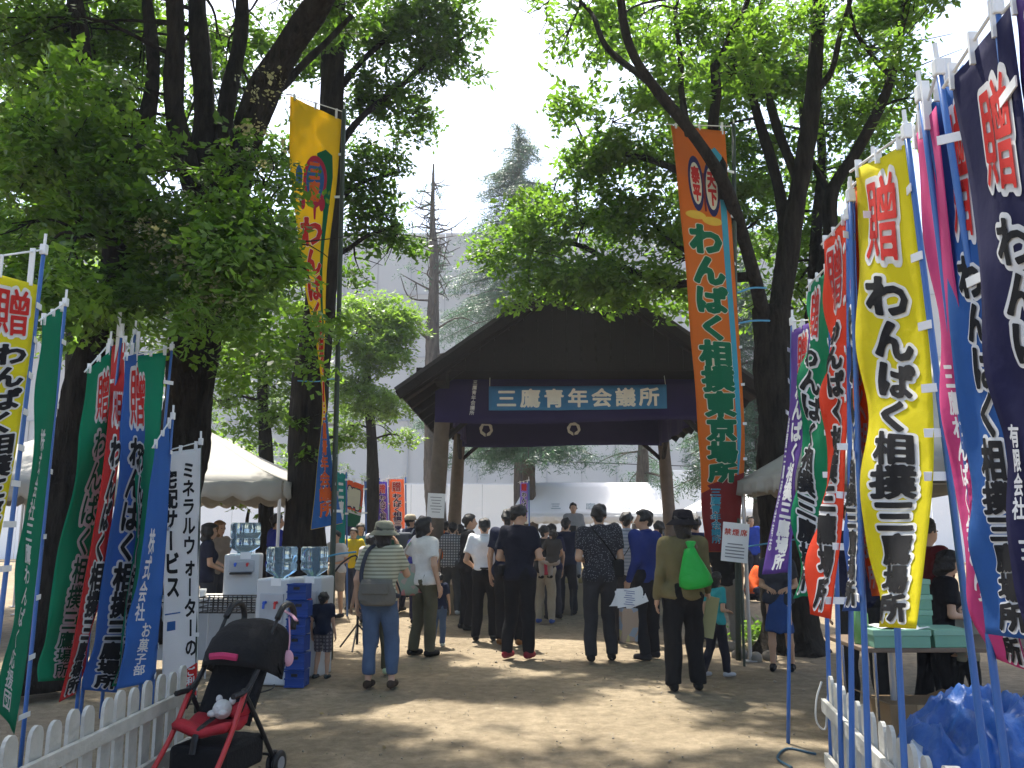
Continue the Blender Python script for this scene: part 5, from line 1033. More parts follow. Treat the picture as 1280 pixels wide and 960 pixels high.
def glass_mat(name, col, rough=0.08):
    m = bpy.data.materials.new(name); m.use_nodes = True; b = m.node_tree.nodes['Principled BSDF']; b.inputs['Base Color'].default_value = col + (1,); b.inputs['Roughness'].default_value = rough; b.inputs['Transmission Weight'].default_value = 0.9; b.inputs['IOR'].default_value = 1.25
    n = m.node_tree.nodes.new('ShaderNodeTexNoise'); n.inputs['Scale'].default_value = 20; bp = m.node_tree.nodes.new('ShaderNodeBump'); bp.inputs['Strength'].default_value = 0.1; m.node_tree.links.new(n.outputs['Fac'], bp.inputs['Height']); m.node_tree.links.new(bp.outputs['Normal'], b.inputs['Normal'])
    return m
BOTTLE = glass_mat('bottle_blue', (0.55, 0.78, 0.95))
def dispenser(label, base, w, h, yaw, bh=0.30):
    base = np.asarray(base, float); Rm = rotz(yaw); W3 = lambda x, y, z: base + Rm @ np.array([x, y, z])
    t = thing('water_dispenser', label, 'dispenser', base, 'water dispensers of the delivery stall')
    wm = mat('appliance_white', (0.52, 0.53, 0.54), 0.4, 0.04, spec=0.5)
    b = MB(); b.box(W3(0, 0, h / 2), (w, w, h), Rm, 0.02); b.build('body', wm, t)
    b = MB(); b.box(W3(0, -w / 2 - 0.004, h * 0.72), (w * 0.72, 0.02, h * 0.28), Rm, 0.008); b.build('tap_recess', mat('appliance_grey', (0.42, 0.43, 0.45), 0.5), t)
    for s, c in ((-1, (0.03, 0.1, 0.5)), (1, (0.5, 0.03, 0.03))):
        b = MB(); b.tube([W3(s * w * 0.17, -w / 2, h * 0.78), W3(s * w * 0.17, -w / 2 - 0.06, h * 0.77)], 0.014, 8); b.tube([W3(s * w * 0.17, -w / 2 - 0.05, h * 0.79), W3(s * w * 0.17, -w / 2 - 0.06, h * 0.72)], 0.012, 8); b.build('tap', mat('tap_%s' % ('blue' if s < 0 else 'red'), c, 0.4), t)
    b = MB(); b.box(W3(0, -w / 2 - 0.05, h * 0.56), (w * 0.6, 0.1, 0.02), Rm, 0.004); b.build('drip_tray', BLACKP, t)
    r = w * 0.44; b = MB(); b.lathe(W3(0, 0, h), [(r * 0.45, -0.01), (r * 0.5, 0.02), (r, 0.07), (r, bh * 0.42), (r * 0.94, bh * 0.46), (r * 0.94, bh * 0.52), (r, bh * 0.56), (r, bh * 0.94), (r * 0.9, bh), (r * 0.3, bh * 0.985)], 22, Rm); b.build('water_bottle', BOTTLE, t, smooth=True)
    b = MB(); b.box(W3(w * 0.10, -w / 2 - 0.003 + 0.0, h * 0.97), (w * 0.3, 0.006, 0.07), Rm); b.build('sticker', mat('sticker_white', (0.8, 0.8, 0.8)), t)
    return t
def build_water_stall():
    p = P(346, 852, 8.5); p[2] = 0; dispenser('white floor standing water dispenser beside the stroller handle', p, 0.34, 0.98, R(-12))
    p = P(388, 840, 8.95); p[2] = 0; dispenser('white floor standing water dispenser behind the blue crates', p, 0.32, 0.97, R(-12))
    p = P(303, 745, 9.3); p[2] = 0.745; dispenser('white counter top water dispenser on the stall table', p, 0.36, 0.44, R(10), 0.33)
    cm = mat('crate_blue', (0.010, 0.045, 0.22), 0.5, 0.1, 6)
    def crate(lab, c, w, d, h, yaw, grp):
        Rm = rotz(yaw); c = np.asarray(c, float); t = thing('drink_crate', lab, 'crate', c, grp); W3 = lambda x, y, z: c + Rm @ np.array([x, y, z])
        b = MB()
        for s in (-1, 1):
            b.box(W3(0, s * (d / 2 - 0.01), h / 2), (w, 0.018, h * 0.92), Rm); b.box(W3(s * (w / 2 - 0.01), 0, h / 2), (0.018, d - 0.04, h * 0.92), Rm)
        b.box(W3(0, 0, 0.012), (w - 0.04, d - 0.04, 0.018), Rm); b.build('body', cm, t)
        for z in (0.06, 0.5, 0.94):
            b = MB(); b.box(W3(0, -d / 2 - 0.004, h * z), (w + 0.012, 0.02, h * 0.10), Rm, 0.003); b.build('rim', cm, t)
        b = MB(); b.box(W3(0, -d / 2 - 0.001, h * 0.72), (w * 0.32, 0.02, h * 0.16), Rm); b.build('hand_slot', BLACKP, t)
    p = P(371, 850, 8.3); p[2] = 0
    lev = ['lowest', 'second lowest', 'third from the bottom', 'third from the top', 'second highest', 'topmost']
    for k in range(6): crate('blue drink crate, %s of the stack by the dispensers' % lev[k], p + (0.01 * math.sin(k * 2), 0.01 * math.cos(k * 3), 0.158 * k), 0.18, 0.17, 0.155, R(-4 + 3 * math.sin(k * 5)), 'stacked blue drink crates')
    p = P(396, 833, 9.0); p[2] = 0
    for k in range(2): crate('blue drink crate right of the dispensers, %s of its pair' % ('lower', 'upper')[k], p + (0, 0, 0.21 * k), 0.16, 0.28, 0.205, R(-10), 'pair of blue drink crates')
    # stall table with a black wire basket
    a = P(322, 748, 8.9); xr = a[0]; t = thing('stall_table', 'folding stall table with pale skirt behind the stroller', 'table', (xr - 0.75, 9.25, 0))
    tm = mat('table_top', (0.45, 0.43, 0.4), 0.6, 0.1)
    b = MB(); b.box((xr - 0.75, 9.25, 0.73), (1.5, 0.7, 0.03), bev=0.006); b.build('tabletop', tm, t)
    b = MB(); b.box((xr - 0.75, 8.93, 0.42), (1.44, 0.012, 0.56)); b.build('front_panel', mat('panel_grey', (0.36, 0.37, 0.38), 0.7), t)
    for sx in (-1, 1):
        for sy in (-1, 1): b = MB(); b.tube([(xr - 0.75 + sx * 0.7, 9.25 + sy * 0.3, 0), (xr - 0.75 + sx * 0.7, 9.25 + sy * 0.3, 0.72)], 0.014, 6); b.build('leg', CHROME, t)
    c = P(290, 764, 8.55); t = thing('wire_basket', 'black wire basket rack standing before the stall table', 'basket', (c[0], c[1], 0))
    b = MB(); w, d, h = 0.56, 0.3, 0.14
    for z in np.linspace(0, h, 4): b.tube([(c[0] - w / 2, c[1] - d / 2, c[2] + z), (c[0] + w / 2, c[1] - d / 2, c[2] + z), (c[0] + w / 2, c[1] + d / 2, c[2] + z), (c[0] - w / 2, c[1] + d / 2, c[2] + z), (c[0] - w / 2, c[1] - d / 2, c[2] + z)], 0.006, 4)
    for k in range(13):
        x = c[0] - w / 2 + w * k / 12
        for y in (c[1] - d / 2, c[1] + d / 2): b.tube([(x, y, c[2]), (x, y, c[2] + h)], 0.005, 4)
        b.tube([(x, c[1] - d / 2, c[2]), (x, c[1] + d / 2, c[2])], 0.005, 4)
    b.build('wire_mesh', BLACKP, t)['kind'] = 'stuff'
    for sx in (-1, 1):
        for sy in (-1, 1): b = MB(); b.tube([(c[0] + sx * w / 2, c[1] + sy * d / 2, 0), (c[0] + sx * w / 2, c[1] + sy * d / 2, c[2] + h)], 0.009, 6); b.build('leg', mat('leg_grey', (0.45, 0.45, 0.46), 0.5), t)
    # black tripod stand
    g = GR(446, 812); t = thing('tripod_stand', 'black tripod stand on the dirt left of the hat woman', 'stand', g)
    b = MB(); b.tube([g + (0, 0, 0.06), g + (0.0, 0, 1.05)], 0.016, 8); b.build('pole', BLACKP, t)
    for k in range(3):
        q = 2 * math.pi * k / 3 + 0.5; b = MB(); b.tube([g + (0, 0, 0.30), g + (0.27 * math.cos(q), 0.27 * math.sin(q), 0.012)], 0.011, 6); b.build('leg', BLACKP, t)
    b = MB(); b.tube(spline([g + (0, 0, 1.05), g + (-0.06, 0.0, 1.12), g + (-0.22, 0.02, 1.02), g + (-0.3, 0.02, 0.92)], 8), 0.012, 6); b.ell(g + (-0.02, 0, 1.06), (0.03, 0.03, 0.04)); b.build('boom', BLACKP, t)
    # plastic bottle on the ground
    g = GR(371, 858); b = MB(); b.tube([g + (-0.08, 0, 0.035), g + (0.02, 0, 0.035), g + (0.05, 0, 0.035), g + (0.09, 0, 0.035)], [0.032, 0.033, 0.015, 0.014], 10); o = b.build('plastic_bottle', BOTTLE, smooth=True); tag(o, 'small clear plastic bottle lying on the dirt by the crates', 'bottle')
build_water_stall()

def build_tents():
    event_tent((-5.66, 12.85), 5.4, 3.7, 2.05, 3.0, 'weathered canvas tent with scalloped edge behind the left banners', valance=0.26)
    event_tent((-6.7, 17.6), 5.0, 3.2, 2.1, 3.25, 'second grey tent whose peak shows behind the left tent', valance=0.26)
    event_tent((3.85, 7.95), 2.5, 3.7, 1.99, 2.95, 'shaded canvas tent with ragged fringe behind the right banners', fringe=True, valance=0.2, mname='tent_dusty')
build_tents()

def build_right_side():
    # table with pastel green boxes
    a = P(1078, 811, 5.76); z = 0.70; t = thing('display_table', 'long table carrying green boxes behind the yellow banner', 'table', (a[0] + 0.9, 6.1, 0))
    b = MB(); b.box((a[0] + 0.9, 6.1, z - 0.015), (1.8, 0.7, 0.03), bev=0.006); b.build('tabletop', mat('table_brown', (0.14, 0.10, 0.07), 0.6, 0.2), t)
    for sx in (-1, 1):
        for sy in (-1, 1): b = MB(); b.tube([(a[0] + 0.9 + sx * 0.8, 6.1 + sy * 0.28, 0), (a[0] + 0.9 + sx * 0.8, 6.1 + sy * 0.28, z - 0.03)], 0.014, 6); b.build('leg', CHROME, t)
    gm = mat('box_green', (0.15, 0.32, 0.23), 0.6, 0.06); lid = mat('box_lid_green', (0.20, 0.38, 0.29), 0.6, 0.05)
    def box(lab, px0, px1, d, z0, h, dep=0.28):
        p0 = P(px0, 800, d)[0]; p1 = P(px1, 800, d)[0]; c = np.array([(p0 + p1) / 2, d + dep / 2, z0]); o = thing('carton', lab, 'box', c, 'green cartons on the display table')
        b = MB(); b.box(c + (0, 0, h * 0.4), (p1 - p0 - 0.012, dep - 0.012, h * 0.8), None, 0.004); b.build('body', gm, o)
        b = MB(); b.box(c + (0, 0, h * 0.83), (p1 - p0, dep, h * 0.34), None, 0.004); b.build('lid', lid, o)
    box('green carton under the white paper on the display table', 1092, 1165, 5.74, z, 0.115)
    box('green carton at the front right of the display table', 1168, 1214, 5.76, z, 0.115)
    for k, nm in enumerate(('lowest', 'second lowest', 'second highest', 'topmost')): box('green carton behind the yellow banner, %s of its stack' % nm, 1128 + k % 2, 1170 - k % 2, 6.06, z + 0.105 * k, 0.104, 0.24)
    b = MB(); G = np.zeros((8, 8, 3)); q = P(1118, 790, 5.8)
    for i in range(8):
        for j in range(8): G[i, j] = (q[0] - 0.1 + 0.32 * i / 7, 5.76 + 0.22 * j / 7, z + 0.122 + 0.012 * math.sin(i * 1.1) * math.sin(j * 0.9 + 1))
    b.sheet(G, 0.002); o = b.build('paper_sheet', MATS['paper'], smooth=True); tag(o, 'crumpled white paper sheet lying on the front green carton', 'paper')
    b = MB(); q = P(1083, 775, 5.85); b.lathe((q[0], 5.95, z), [(0.045, 0), (0.05, 0.01), (0.05, 0.2), (0.02, 0.26), (0.02, 0.29), (0.005, 0.30)], 14); o = b.build('drink_bottle', mat('bottle_green', (0.12, 0.3, 0.1), 0.2, 0.1, spec=0.6), smooth=True); tag(o, 'green drink bottle at the left end of the display table', 'bottle')
    # blue tarpaulin heaps
    tm = mat('tarp_blue', (0.014, 0.085, 0.32), 0.45, 0.25, 5, 0.9, 11, spec=0.45)
    from mathutils import noise as mn
    def tarp(lab, c, rx, ry, h, seed):
        n, k = 64, 52; G = np.zeros((n, k, 3))
        for i in range(n):
            for j in range(k):
                x, y = -1 + 2 * i / (n - 1), -1 + 2 * j / (k - 1); r = math.hypot(x, y) / 1.15
                v = Vector((x * 1.6 + seed, y * 1.6, seed * 0.7)); rid = 0; am = 1.0
                wv = mn.noise_vector(v * 0.9) * 0.5
                for o in range(3): rid += am * (1 - abs(mn.noise((v + wv) * (1.5 * 2 ** o))) * 2.0); am *= 0.42
                dome = max(0.0, 1 - r ** 2.6); zz = h * dome ** 0.5 * (0.72 + 0.17 * (rid - 0.6)); 
                G[i, j] = (c[0] + rx * x * (1 + 0.06 * mn.noise(v * 3)) , c[1] + ry * y + 0.05 * mn.noise(v * 2.2), max(0.004, zz))
        b = MB(); b.sheet(G); o = b.build('tarpaulin', tm, smooth=True); tag(o, lab, 'tarp', 'blue tarpaulin heaps')
    p = P(1248, 900, 4.75); tarp('high crumpled blue tarpaulin heap behind the right fence poles', (p[0], 4.85), 0.44, 0.5, 0.72, 3)
    p = P(1245, 950, 4.3); tarp('low spread blue tarpaulin folds nearer than the high heap', (p[0] - 0.05, 4.25), 0.6, 0.36, 0.36, 8)
    b = MB(); rg = np.random.default_rng(5); q = P(1138, 905, 4.7); n, k = 26, 14; G = np.zeros((n, k, 3))
    for i in range(n):
        for j in range(k):
            th = 2 * math.pi * i / (n - 1); r = j / (k - 1); f = 1 + 0.16 * math.sin(4 * th + 5 * r) + 0.1 * math.sin(9 * th - 4 * r)
            G[i, j] = (q[0] + 0.17 * math.sin(r * 3.0 + 0.12) * f * math.cos(th), 4.72 + 0.15 * math.sin(r * 3.0 + 0.12) * f * math.sin(th), 0.34 * (1 - r) * (1 + 0.12 * math.sin(3 * th)))
    G[-1] = G[0]; b.sheet(G); o = b.build('plastic_bag', mat('bag_clear', (0.55, 0.6, 0.66), 0.3, 0.1, 8, 0.5, 25, trans=0.35, spec=0.5), smooth=True); tag(o, 'crumpled translucent plastic bag by the right picket fence', 'bag')
    # paper sign on a stake, green support post, planting edge
    t = thing('sign_stake', 'white paper sign with red heading on a stake by the orange banner', 'sign', P(923, 655, 9.42) * (1, 1, 0))
    g = ORG[t.name]; b = MB(); b.tube([g - (0, 0, 0.02), g + (0, 0, 1.56)], 0.014, 6); b.build('stake', GREENPOLE, t)
    c = P(919, 678, g[1] - 0.03); Rm = roty(R(6)) @ rotz(R(-12)); b = MB(); b.box(c, (0.28, 0.008, 0.42), Rm); b.build('board', MATS['paper'], t)
    fl = flat_text('禁煙席', 0.075, c + Rm @ np.array([0, -0.006, 0.11]), Rm @ np.array([1., 0, 0]), Rm @ np.array([0, 0, 1.]), wx=0.085, lift=0.004); fl.build('heading', mat('sign_red', (0.55, 0.08, 0.06)), t)
    for k in range(5): b = MB(); b.box(c + Rm @ np.array([0, -0.008, -0.02 - 0.035 * k]), (0.2 if k else 0.16, 0.004, 0.012), Rm); b.build('printed_line', MATS['print_grey'], t)
    g = GR(929, 785); b = MB(); b.tube([g - (0, 0, 0.02), g + (0, 0, 2.3)], 0.032, 8); o = b.build('support_post', GREENPOLE); tag(o, 'dark green support post behind the paper sign', 'post')
    for k, (px, py) in enumerate([(935, 800), (948, 803), (962, 802), (941, 806)]):
        g = GR(px, py); t = thing('ground_plant', ['small leafy plant at the foot of the sign stake', 'small leafy plant in the middle of the bed by the right tent', 'small leafy plant nearest the blue skirt person', 'lowest leafy plant at the front of the bed'][k], 'plant', g, 'plants in the bed by the right tent')
        Q = g + np.abs(RNG.normal(0, 1, (26, 3))) * np.array([0.12, 0.08, 0.10]) * RNG.choice([-1, 1], (26, 3)) * np.array([1, 1, 0.0]) + np.array([0, 0, 1]) * RNG.uniform(0.04, 0.24, (26, 1))
        crown(t, Q, LEAF_B, 0.09, 7, 'leaves', L=0.14, aspect=0.4)
        b = MB(); b.tube([g, g + (0.01, 0, 0.2)], 0.008, 5); b.build('stem', LEAF_A, t)
    for k, (px, py) in enumerate([(925, 822), (945, 826), (962, 824), (912, 812)]):
        g = GR(px, py); b = MB(); b.ell(g + (0, 0, 0.03), (0.10, 0.07, 0.07), rotz(k), 10, 7); o = b.build('edging_stone', mat('stone', (0.2, 0.18, 0.15), 0.95, 0.25, 9, 0.5, 25), smooth=True); tag(o, ['rough edging stone right below the paper sign', 'rough edging stone in front of the middle plant', 'rough edging stone nearest the blue skirt person', 'rough edging stone left of the paper sign'][k], 'stone', 'edging stones of the plant bed')
    # thin blue hose on the ground
    b = MB(); b.tube(spline([GR(1020, 945) + (0, 0, .012), GR(985, 938) + (0, 0, .012), GR(972, 950) + (0, 0, .012), GR(990, 962) + (0, 0, .012)], 16), 0.008, 5); o = b.build('cord_on_ground', mat('cord_dark', (0.03, 0.08, 0.12), 0.6)); tag(o, 'thin dark cord curling on the dirt by the right fence', 'cord')
build_right_side()
def build_small_items():
    kb = mat('cardboard', (0.22, 0.15, 0.08), 0.85, 0.15, 6)
    for k, (lab, x, y, w, d, h) in enumerate([('brown cardboard box on the ground under the display table', 2.75, 6.15, 0.42, 0.34, 0.3), ('smaller cardboard box beside the other under the display table', 3.25, 6.2, 0.34, 0.3, 0.24)]):
        t = thing('cardboard_box', lab, 'box', (x, y, 0)); b = MB(); b.box((x, y, h / 2), (w, d, h), 0.1 * k, 0.006); b.build('body', kb, t)
        for s_ in (-1, 1): b = MB(); b.box((x + s_ * (w / 2 + 0.05), y, h + 0.02), (0.12, d * 0.95, 0.006), roty(-s_ * 0.35)); b.build('flap', kb, t)
        b = MB(); b.box((x, y - d / 2 - 0.003, h * 0.5), (0.05, 0.004, h * 0.98), 0.1 * k); b.build('tape', mat('tape_tan', (0.35, 0.25, 0.13), 0.4), t)
    xr = P(322, 748, 8.9)[0]
    for k in range(4):
        x, y = xr - 0.62 - 0.12 * k, 9.06 + 0.03 * (k % 2); b = MB(); b.lathe((x, y, 0.745), [(0.027, 0), (0.03, 0.004), (0.038, 0.09), (0.036, 0.09)], 12); o = b.build('paper_cup', mat('cup_white', (0.7, 0.7, 0.68), 0.6), smooth=True)
        tag(o, ['white paper cup nearest the counter top dispenser', 'second white paper cup from the counter top dispenser', 'third white paper cup from the counter top dispenser', 'white paper cup farthest from the counter top dispenser'][k], 'cup', 'paper cups on the stall table')
    b = MB(); b.tube(spline([(-2.4, 8.75, 0.012), (-2.2, 8.1, 0.012), (-2.5, 7.6, 0.012), (-2.9, 7.3, 0.012)], 30), 0.006, 5); o = b.build('power_cable', BLACKP); tag(o, 'black power cable trailing on the dirt from the floor dispensers', 'cable')
build_small_items()
# ------------------------------------------------------------------ people: each body is one continuous surface grown from a posed skeleton
class Field:
    """signed distance on a grid, grown by smooth unions, meshed with openvdb"""
    def __init__(s, lo, hi, vox):
        s.lo = np.asarray(lo, float); s.vox = vox; s.n = np.ceil((np.asarray(hi) - s.lo) / vox).astype(int) + 1; s.D = np.full(s.n, 0.12, np.float32)
    def _sl(s, a, b):
        i0 = np.maximum(0, np.floor((a - s.lo) / s.vox).astype(int)); i1 = np.minimum(s.n, np.ceil((b - s.lo) / s.vox).astype(int) + 1)
        if np.any(i1 <= i0): return None, None
        ax = [s.lo[k] + s.vox * np.arange(i0[k], i1[k]) for k in range(3)]
        return tuple(slice(i0[k], i1[k]) for k in range(3)), np.stack(np.meshgrid(*ax, indexing='ij'), -1)
    def put(s, sl, d, k):
        o = s.D[sl]; h = np.clip(0.5 + 0.5 * (o - d) / k, 0, 1); s.D[sl] = o * (1 - h) + d * h - k * h * (1 - h)
    def cap(s, a, b, ra, rb, k=0.02, flat=1.0, cut=None):
        a = np.asarray(a, float); b = np.asarray(b, float); r = max(ra, rb) + 0.05
        sl, Q = s._sl(np.minimum(a, b) - r, np.maximum(a, b) + r)
        if sl is None: return
        sc = np.array([1, flat, 1.0]); p = (Q - a) * sc; ba = (b - a) * sc; bb = max(1e-9, float(ba @ ba)); h = np.clip((p @ ba) / bb, 0, 1)
        d = np.linalg.norm(p - h[..., None] * ba, axis=-1) - (ra + (rb - ra) * h)
        if cut is not None: d = np.maximum(d, cut(Q))
        s.put(sl, d, k)
    def ell(s, c, r, Rm=None, k=0.02, cut=None):
        c = np.asarray(c, float); r = np.asarray(r, float); m = max(r) + 0.05
        sl, Q = s._sl(c - m, c + m)
        if sl is None: return
        q = Q - c
        if Rm is not None: q = q @ Rm
        d = (np.linalg.norm(q / r, axis=-1) - 1) * min(r)
        if cut is not None: d = np.maximum(d, cut(q))
        s.put(sl, d, k)
    def wrinkle(s, amp, f=22.0, seed=0.0):
        ax = [s.lo[k] + s.vox * np.arange(s.n[k]) for k in range(3)]; X, Y, Z = np.meshgrid(*ax, indexing='ij')
        s.D += (amp * (np.sin(f * Z + 6 * np.sin(7 * X + seed) + 4 * Y) * 0.6 + np.sin(f * 0.6 * (Z + X * 1.5) + seed * 2) * 0.5 + 0.4 * np.sin(f * 1.7 * X + 9 * Z + seed))).astype(np.float32)
    def mesh(s):
        D = s.D.copy(); D[0] = D[-1] = 0.1; D[:, 0] = D[:, -1] = 0.1; D[:, :, 0] = D[:, :, -1] = 0.1
        g = openvdb.FloatGrid(0.12); g.copyFromArray(D); pts, tris, quads = g.convertToPolygons(isovalue=0.0, adaptivity=0.02)
        fs = [tuple(int(i) for i in f) for f in quads] + [tuple(int(i) for i in f) for f in tris]
        return np.asarray(pts, float) * s.vox + s.lo, fs
SKIN = mat('skin', (0.48, 0.29, 0.19), 0.55, 0.08, 12, spec=0.35); HAIRM = mat('hair_black', (0.012, 0.010, 0.009), 0.45, 0.3, 40, 0.6, 90, spec=0.4); EYEM = mat('eye_dark', (0.02, 0.015, 0.012), 0.3); LIPM = mat('lip', (0.33, 0.12, 0.10), 0.5)
def ppart(root, name, V, F, m, W, smooth=True):
    me = mesh_data(name, (W(V) - ORG[root.name]), F, smooth); me.materials.append(m)
    o = bpy.data.objects.new(name, me); return _link(o, root, ORG[root.name])
def person(label, px, feet=None, top=640, d=None, yaw=0, z0=0.0, shirt=(0.02, 0.02, 0.025), pants=(0.015, 0.015, 0.017), shirt_m=None, pants_m=None, shoe=(0.02, 0.02, 0.02), sleeve='short', leg='long', hair='short', hat=None, arms=None, head_yaw=0, head_pitch=0, vox=0.018, fem=False, child=False, tuck=False, stance=0.0, lean=0.0, group='visitors', sit=False, skirt=None, crouch=False, hairm=None, wide=1.0, loose=0.0, collar=False):
    """px/feet/top: where the photograph shows the person (feet and head top); yaw 0 = back to the camera, 90 = facing left"""
    if d is None: d = GR(px, feet)[1]
    g = P(px, 655, d); base = np.array([g[0], d, z0]); H = P(px, top, d)[2] - z0
    if sit: H = H / 0.74
    if crouch: H = H / 0.60
    s = H / 1.72; hs = 1.22 if child else 1.0; fx = (0.93 if fem else 1.0) * wide
    t = thing('person', label, 'person', base, group)
    Rz = rotz(R(yaw)); W = lambda V: base + (np.asarray(V) * s) @ Rz.T
    # joints (for a 1.72 m figure)
    hip = 0.91; dz = 0.0
    if sit: dz = -0.45
    if crouch: dz = -0.70
    sh = 1.415 + dz; Lk = {}
    prng = random.Random(int(px * 13 + top)); tilt = prng.uniform(-0.045, 0.045); lean = lean + prng.uniform(-0.02, 0.06); stance = stance + prng.uniform(-0.035, 0.035); shrug = prng.uniform(-0.014, 0.014); sway = prng.uniform(-0.02, 0.02)
    lean_v = lambda z: np.array([sway + tilt * max(0, z - (hip + dz)), lean * max(0, z - (hip + dz)), 0])
    J = lambda x, y, z: np.array([x, y, z]) + lean_v(z)
    AR = {'hang': ((0.235, -0.03, 1.12), (0.245, 0.04, 0.87)), 'front': ((0.23, -0.02, 1.12), (0.10, 0.22, 1.08)), 'hip': ((0.36, -0.06, 1.16), (0.17, 0.06, 1.02)), 'face': ((0.25, 0.12, 1.17), (0.11, 0.17, 1.46)), 'camera': ((0.24, 0.16, 1.22), (0.10, 0.26, 1.47)), 'out': ((0.29, 0.08, 1.14), (0.30, 0.25, 1.0)), 'back': ((0.25, -0.12, 1.14), (0.06, -0.20, 1.0)), 'phone': ((0.24, 0.02, 1.13), (0.16, 0.26, 1.12)), 'carry': ((0.24, 0.05, 1.13), (0.02, 0.24, 1.20)), 'up': ((0.30, 0.1, 1.3), (0.22, 0.22, 1.5)), 'lap': ((0.22, 0.04, 1.14), (0.12, 0.28, 1.02))}
    arms = arms or ('hang', 'hang')
    arms = [AR[a] if isinstance(a, str) else a for a in arms]
    joints = []
    for i, sx in enumerate((-1, 1)):
        e, w = arms[i]; jx, jy = prng.uniform(-0.02, 0.03), prng.uniform(-0.04, 0.04); joints.append((sx, J(sx * 0.178 * fx, 0.01, sh + sx * shrug), J(sx * (e[0] * (0.96 if fem else 1) + jx), e[1] + jy, e[2] + dz), J(sx * (w[0] + jx * 0.5), w[1] + jy, w[2] + dz)))
    legs = []
    for sx in (-1, 1):
        if sit: legs.append((J(sx * 0.09, 0, hip + dz), np.array([sx * 0.12, 0.42, hip + dz + 0.02]), np.array([sx * 0.13, 0.40, 0.09])))
        elif crouch: legs.append((J(sx * 0.09, 0, hip + dz), np.array([sx * 0.16, 0.40, 0.46]), np.array([sx * 0.12, 0.05, 0.10])))
        else:
            st = stance * sx; kb = (0.05 if (sx > 0) == (tilt > 0) else 0.0); legs.append((np.array([sx * 0.088 + sway, 0, hip]), np.array([sx * (0.10 + kb * 0.4), 0.015 + kb + st * 0.5, 0.485]), np.array([sx * (0.105 + kb * 0.7), -0.015 + st, 0.085])))
    neck0 = J(0, -0.005, 1.43 + dz); hc = J(0, 0.025, 1.605 + dz) + np.array([0, 0.02 * math.sin(R(head_pitch)), 0])
    if child: hc = hc + np.array([0, 0, -0.035])
    Hr = rotz(R(head_yaw)) @ rotx(-R(head_pitch))
    allp = np.concatenate([np.array([hc + (0.16, 0.2, 0.20), hc - (0.16, 0.2, 0.2)])] + [np.array(j[1:]) for j in joints] + [np.array(l) for l in legs] + [np.array([l[2] + (0.05, 0.24, -0.09) for l in legs])])
    lo = allp.min(0) - (0.17, 0.20, 0.06); hi = allp.max(0) + (0.17, 0.20, 0.06); vv = vox / s
    def torso(F, inf, k=0.04, cut=None):
        c = lambda *a, **kw: F.cap(*a, cut=cut, **kw)
        hipw = 0.085 if fem else 0.075
        c(J(-hipw, -0.01, 0.93 + dz), J(hipw, -0.01, 0.93 + dz), 0.112 + inf, 0.112 + inf, k=k, flat=1.12)
        c(J(0, 0, 0.95 + dz), J(0, 0.005, 1.10 + dz), 0.128 * fx + inf, 0.116 * fx + inf, k=k, flat=1.25)
        c(J(-0.05, 0, 1.10 + dz), J(-0.075 * fx, 0, 1.29 + dz), 0.098 * fx + inf, 0.115 * fx + inf, k=k, flat=1.2); c(J(0.05, 0, 1.10 + dz), J(0.075 * fx, 0, 1.29 + dz), 0.098 * fx + inf, 0.115 * fx + inf, k=k, flat=1.2)
        if fem: c(J(-0.07, 0.06, 1.25 + dz), J(0.07, 0.06, 1.25 + dz), 0.07 + inf, 0.07 + inf, k=k)
        c(J(-0.14 * fx, -0.005, 1.395 + dz), J(0.14 * fx, -0.005, 1.395 + dz), 0.062 + inf, 0.062 + inf, k=k, flat=1.0); c(J(0, -0.02, 1.36 + dz), J(0, -0.005, 1.46 + dz), 0.10 + inf, 0.052 + inf, k=k, flat=1.15)
    # ---- body
    F = Field(lo, hi, vv); torso(F, -0.012, 0.04); F.cap(neck0, J(0, 0.012, 1.54 + dz), 0.054, 0.05, 0.025)
    for sx, a, e, w in joints: F.cap(a, e, 0.05 * fx, 0.039, 0.03); F.cap(e, w, 0.039, 0.026, 0.015); F.cap(w, w + (w - e) / np.linalg.norm(w - e) * 0.06, 0.026, 0.024, 0.01)
    for a, k_, f_ in legs:
        F.cap(a, k_, 0.078, 0.052, 0.03); F.cap(k_, k_ + (f_ - k_) * 0.35, 0.052, 0.054, 0.02); F.cap(k_ + (f_ - k_) * 0.35, f_, 0.053, 0.034, 0.02); F.cap(f_ + (0, -0.03, -0.035), f_ + (0, 0.13, -0.05), 0.035, 0.028, 0.02)
    hv = lambda x, y, z: hc + Hr @ (np.array([x, y, z]) * hs)
    F.ell(hv(0, -0.015, 0.02), np.array([0.076, 0.094, 0.092]) * hs, Hr, 0.02); F.ell(hv(0, 0.018, -0.04), np.array([0.058, 0.072, 0.078]) * hs, Hr, 0.025); F.cap(hv(0, 0.082, 0.0), hv(0, 0.103, -0.028), 0.010 * hs, 0.014 * hs, 0.014)
    for sx in (-1, 1): F.ell(hv(sx * 0.077, -0.012, -0.01), np.array([0.012, 0.024, 0.034]) * hs, Hr, 0.008)
    V, Fs = F.mesh(); V = list(V); Fs = list(Fs)
    for (sx, a, e, w) in joints:       # hands: palm, four unequal fingers and a thumb, joined into the body mesh
        dr = (w - e) / np.linalg.norm(w - e); sd = np.cross(dr, [sx * 0.0, 0.35, 0.94]) if abs(dr[2]) < 0.8 else np.array([0, 1.0, 0]); sd = sd - dr * (sd @ dr); sd /= np.linalg.norm(sd); nm = np.cross(dr, sd); cu = nm * (-1 if nm @ np.array([-sx, 0.2, 0]) < 0 else 1)
        mb = MB(); mb.tube([w, w + dr * 0.04, w + dr * 0.085], [0.026, 0.036, 0.034], 8, flat=0.55)
        mb2 = MB(); pw = w + dr * 0.02
        mb.v = []; mb.f = []; mb.mi = []
        n = 8
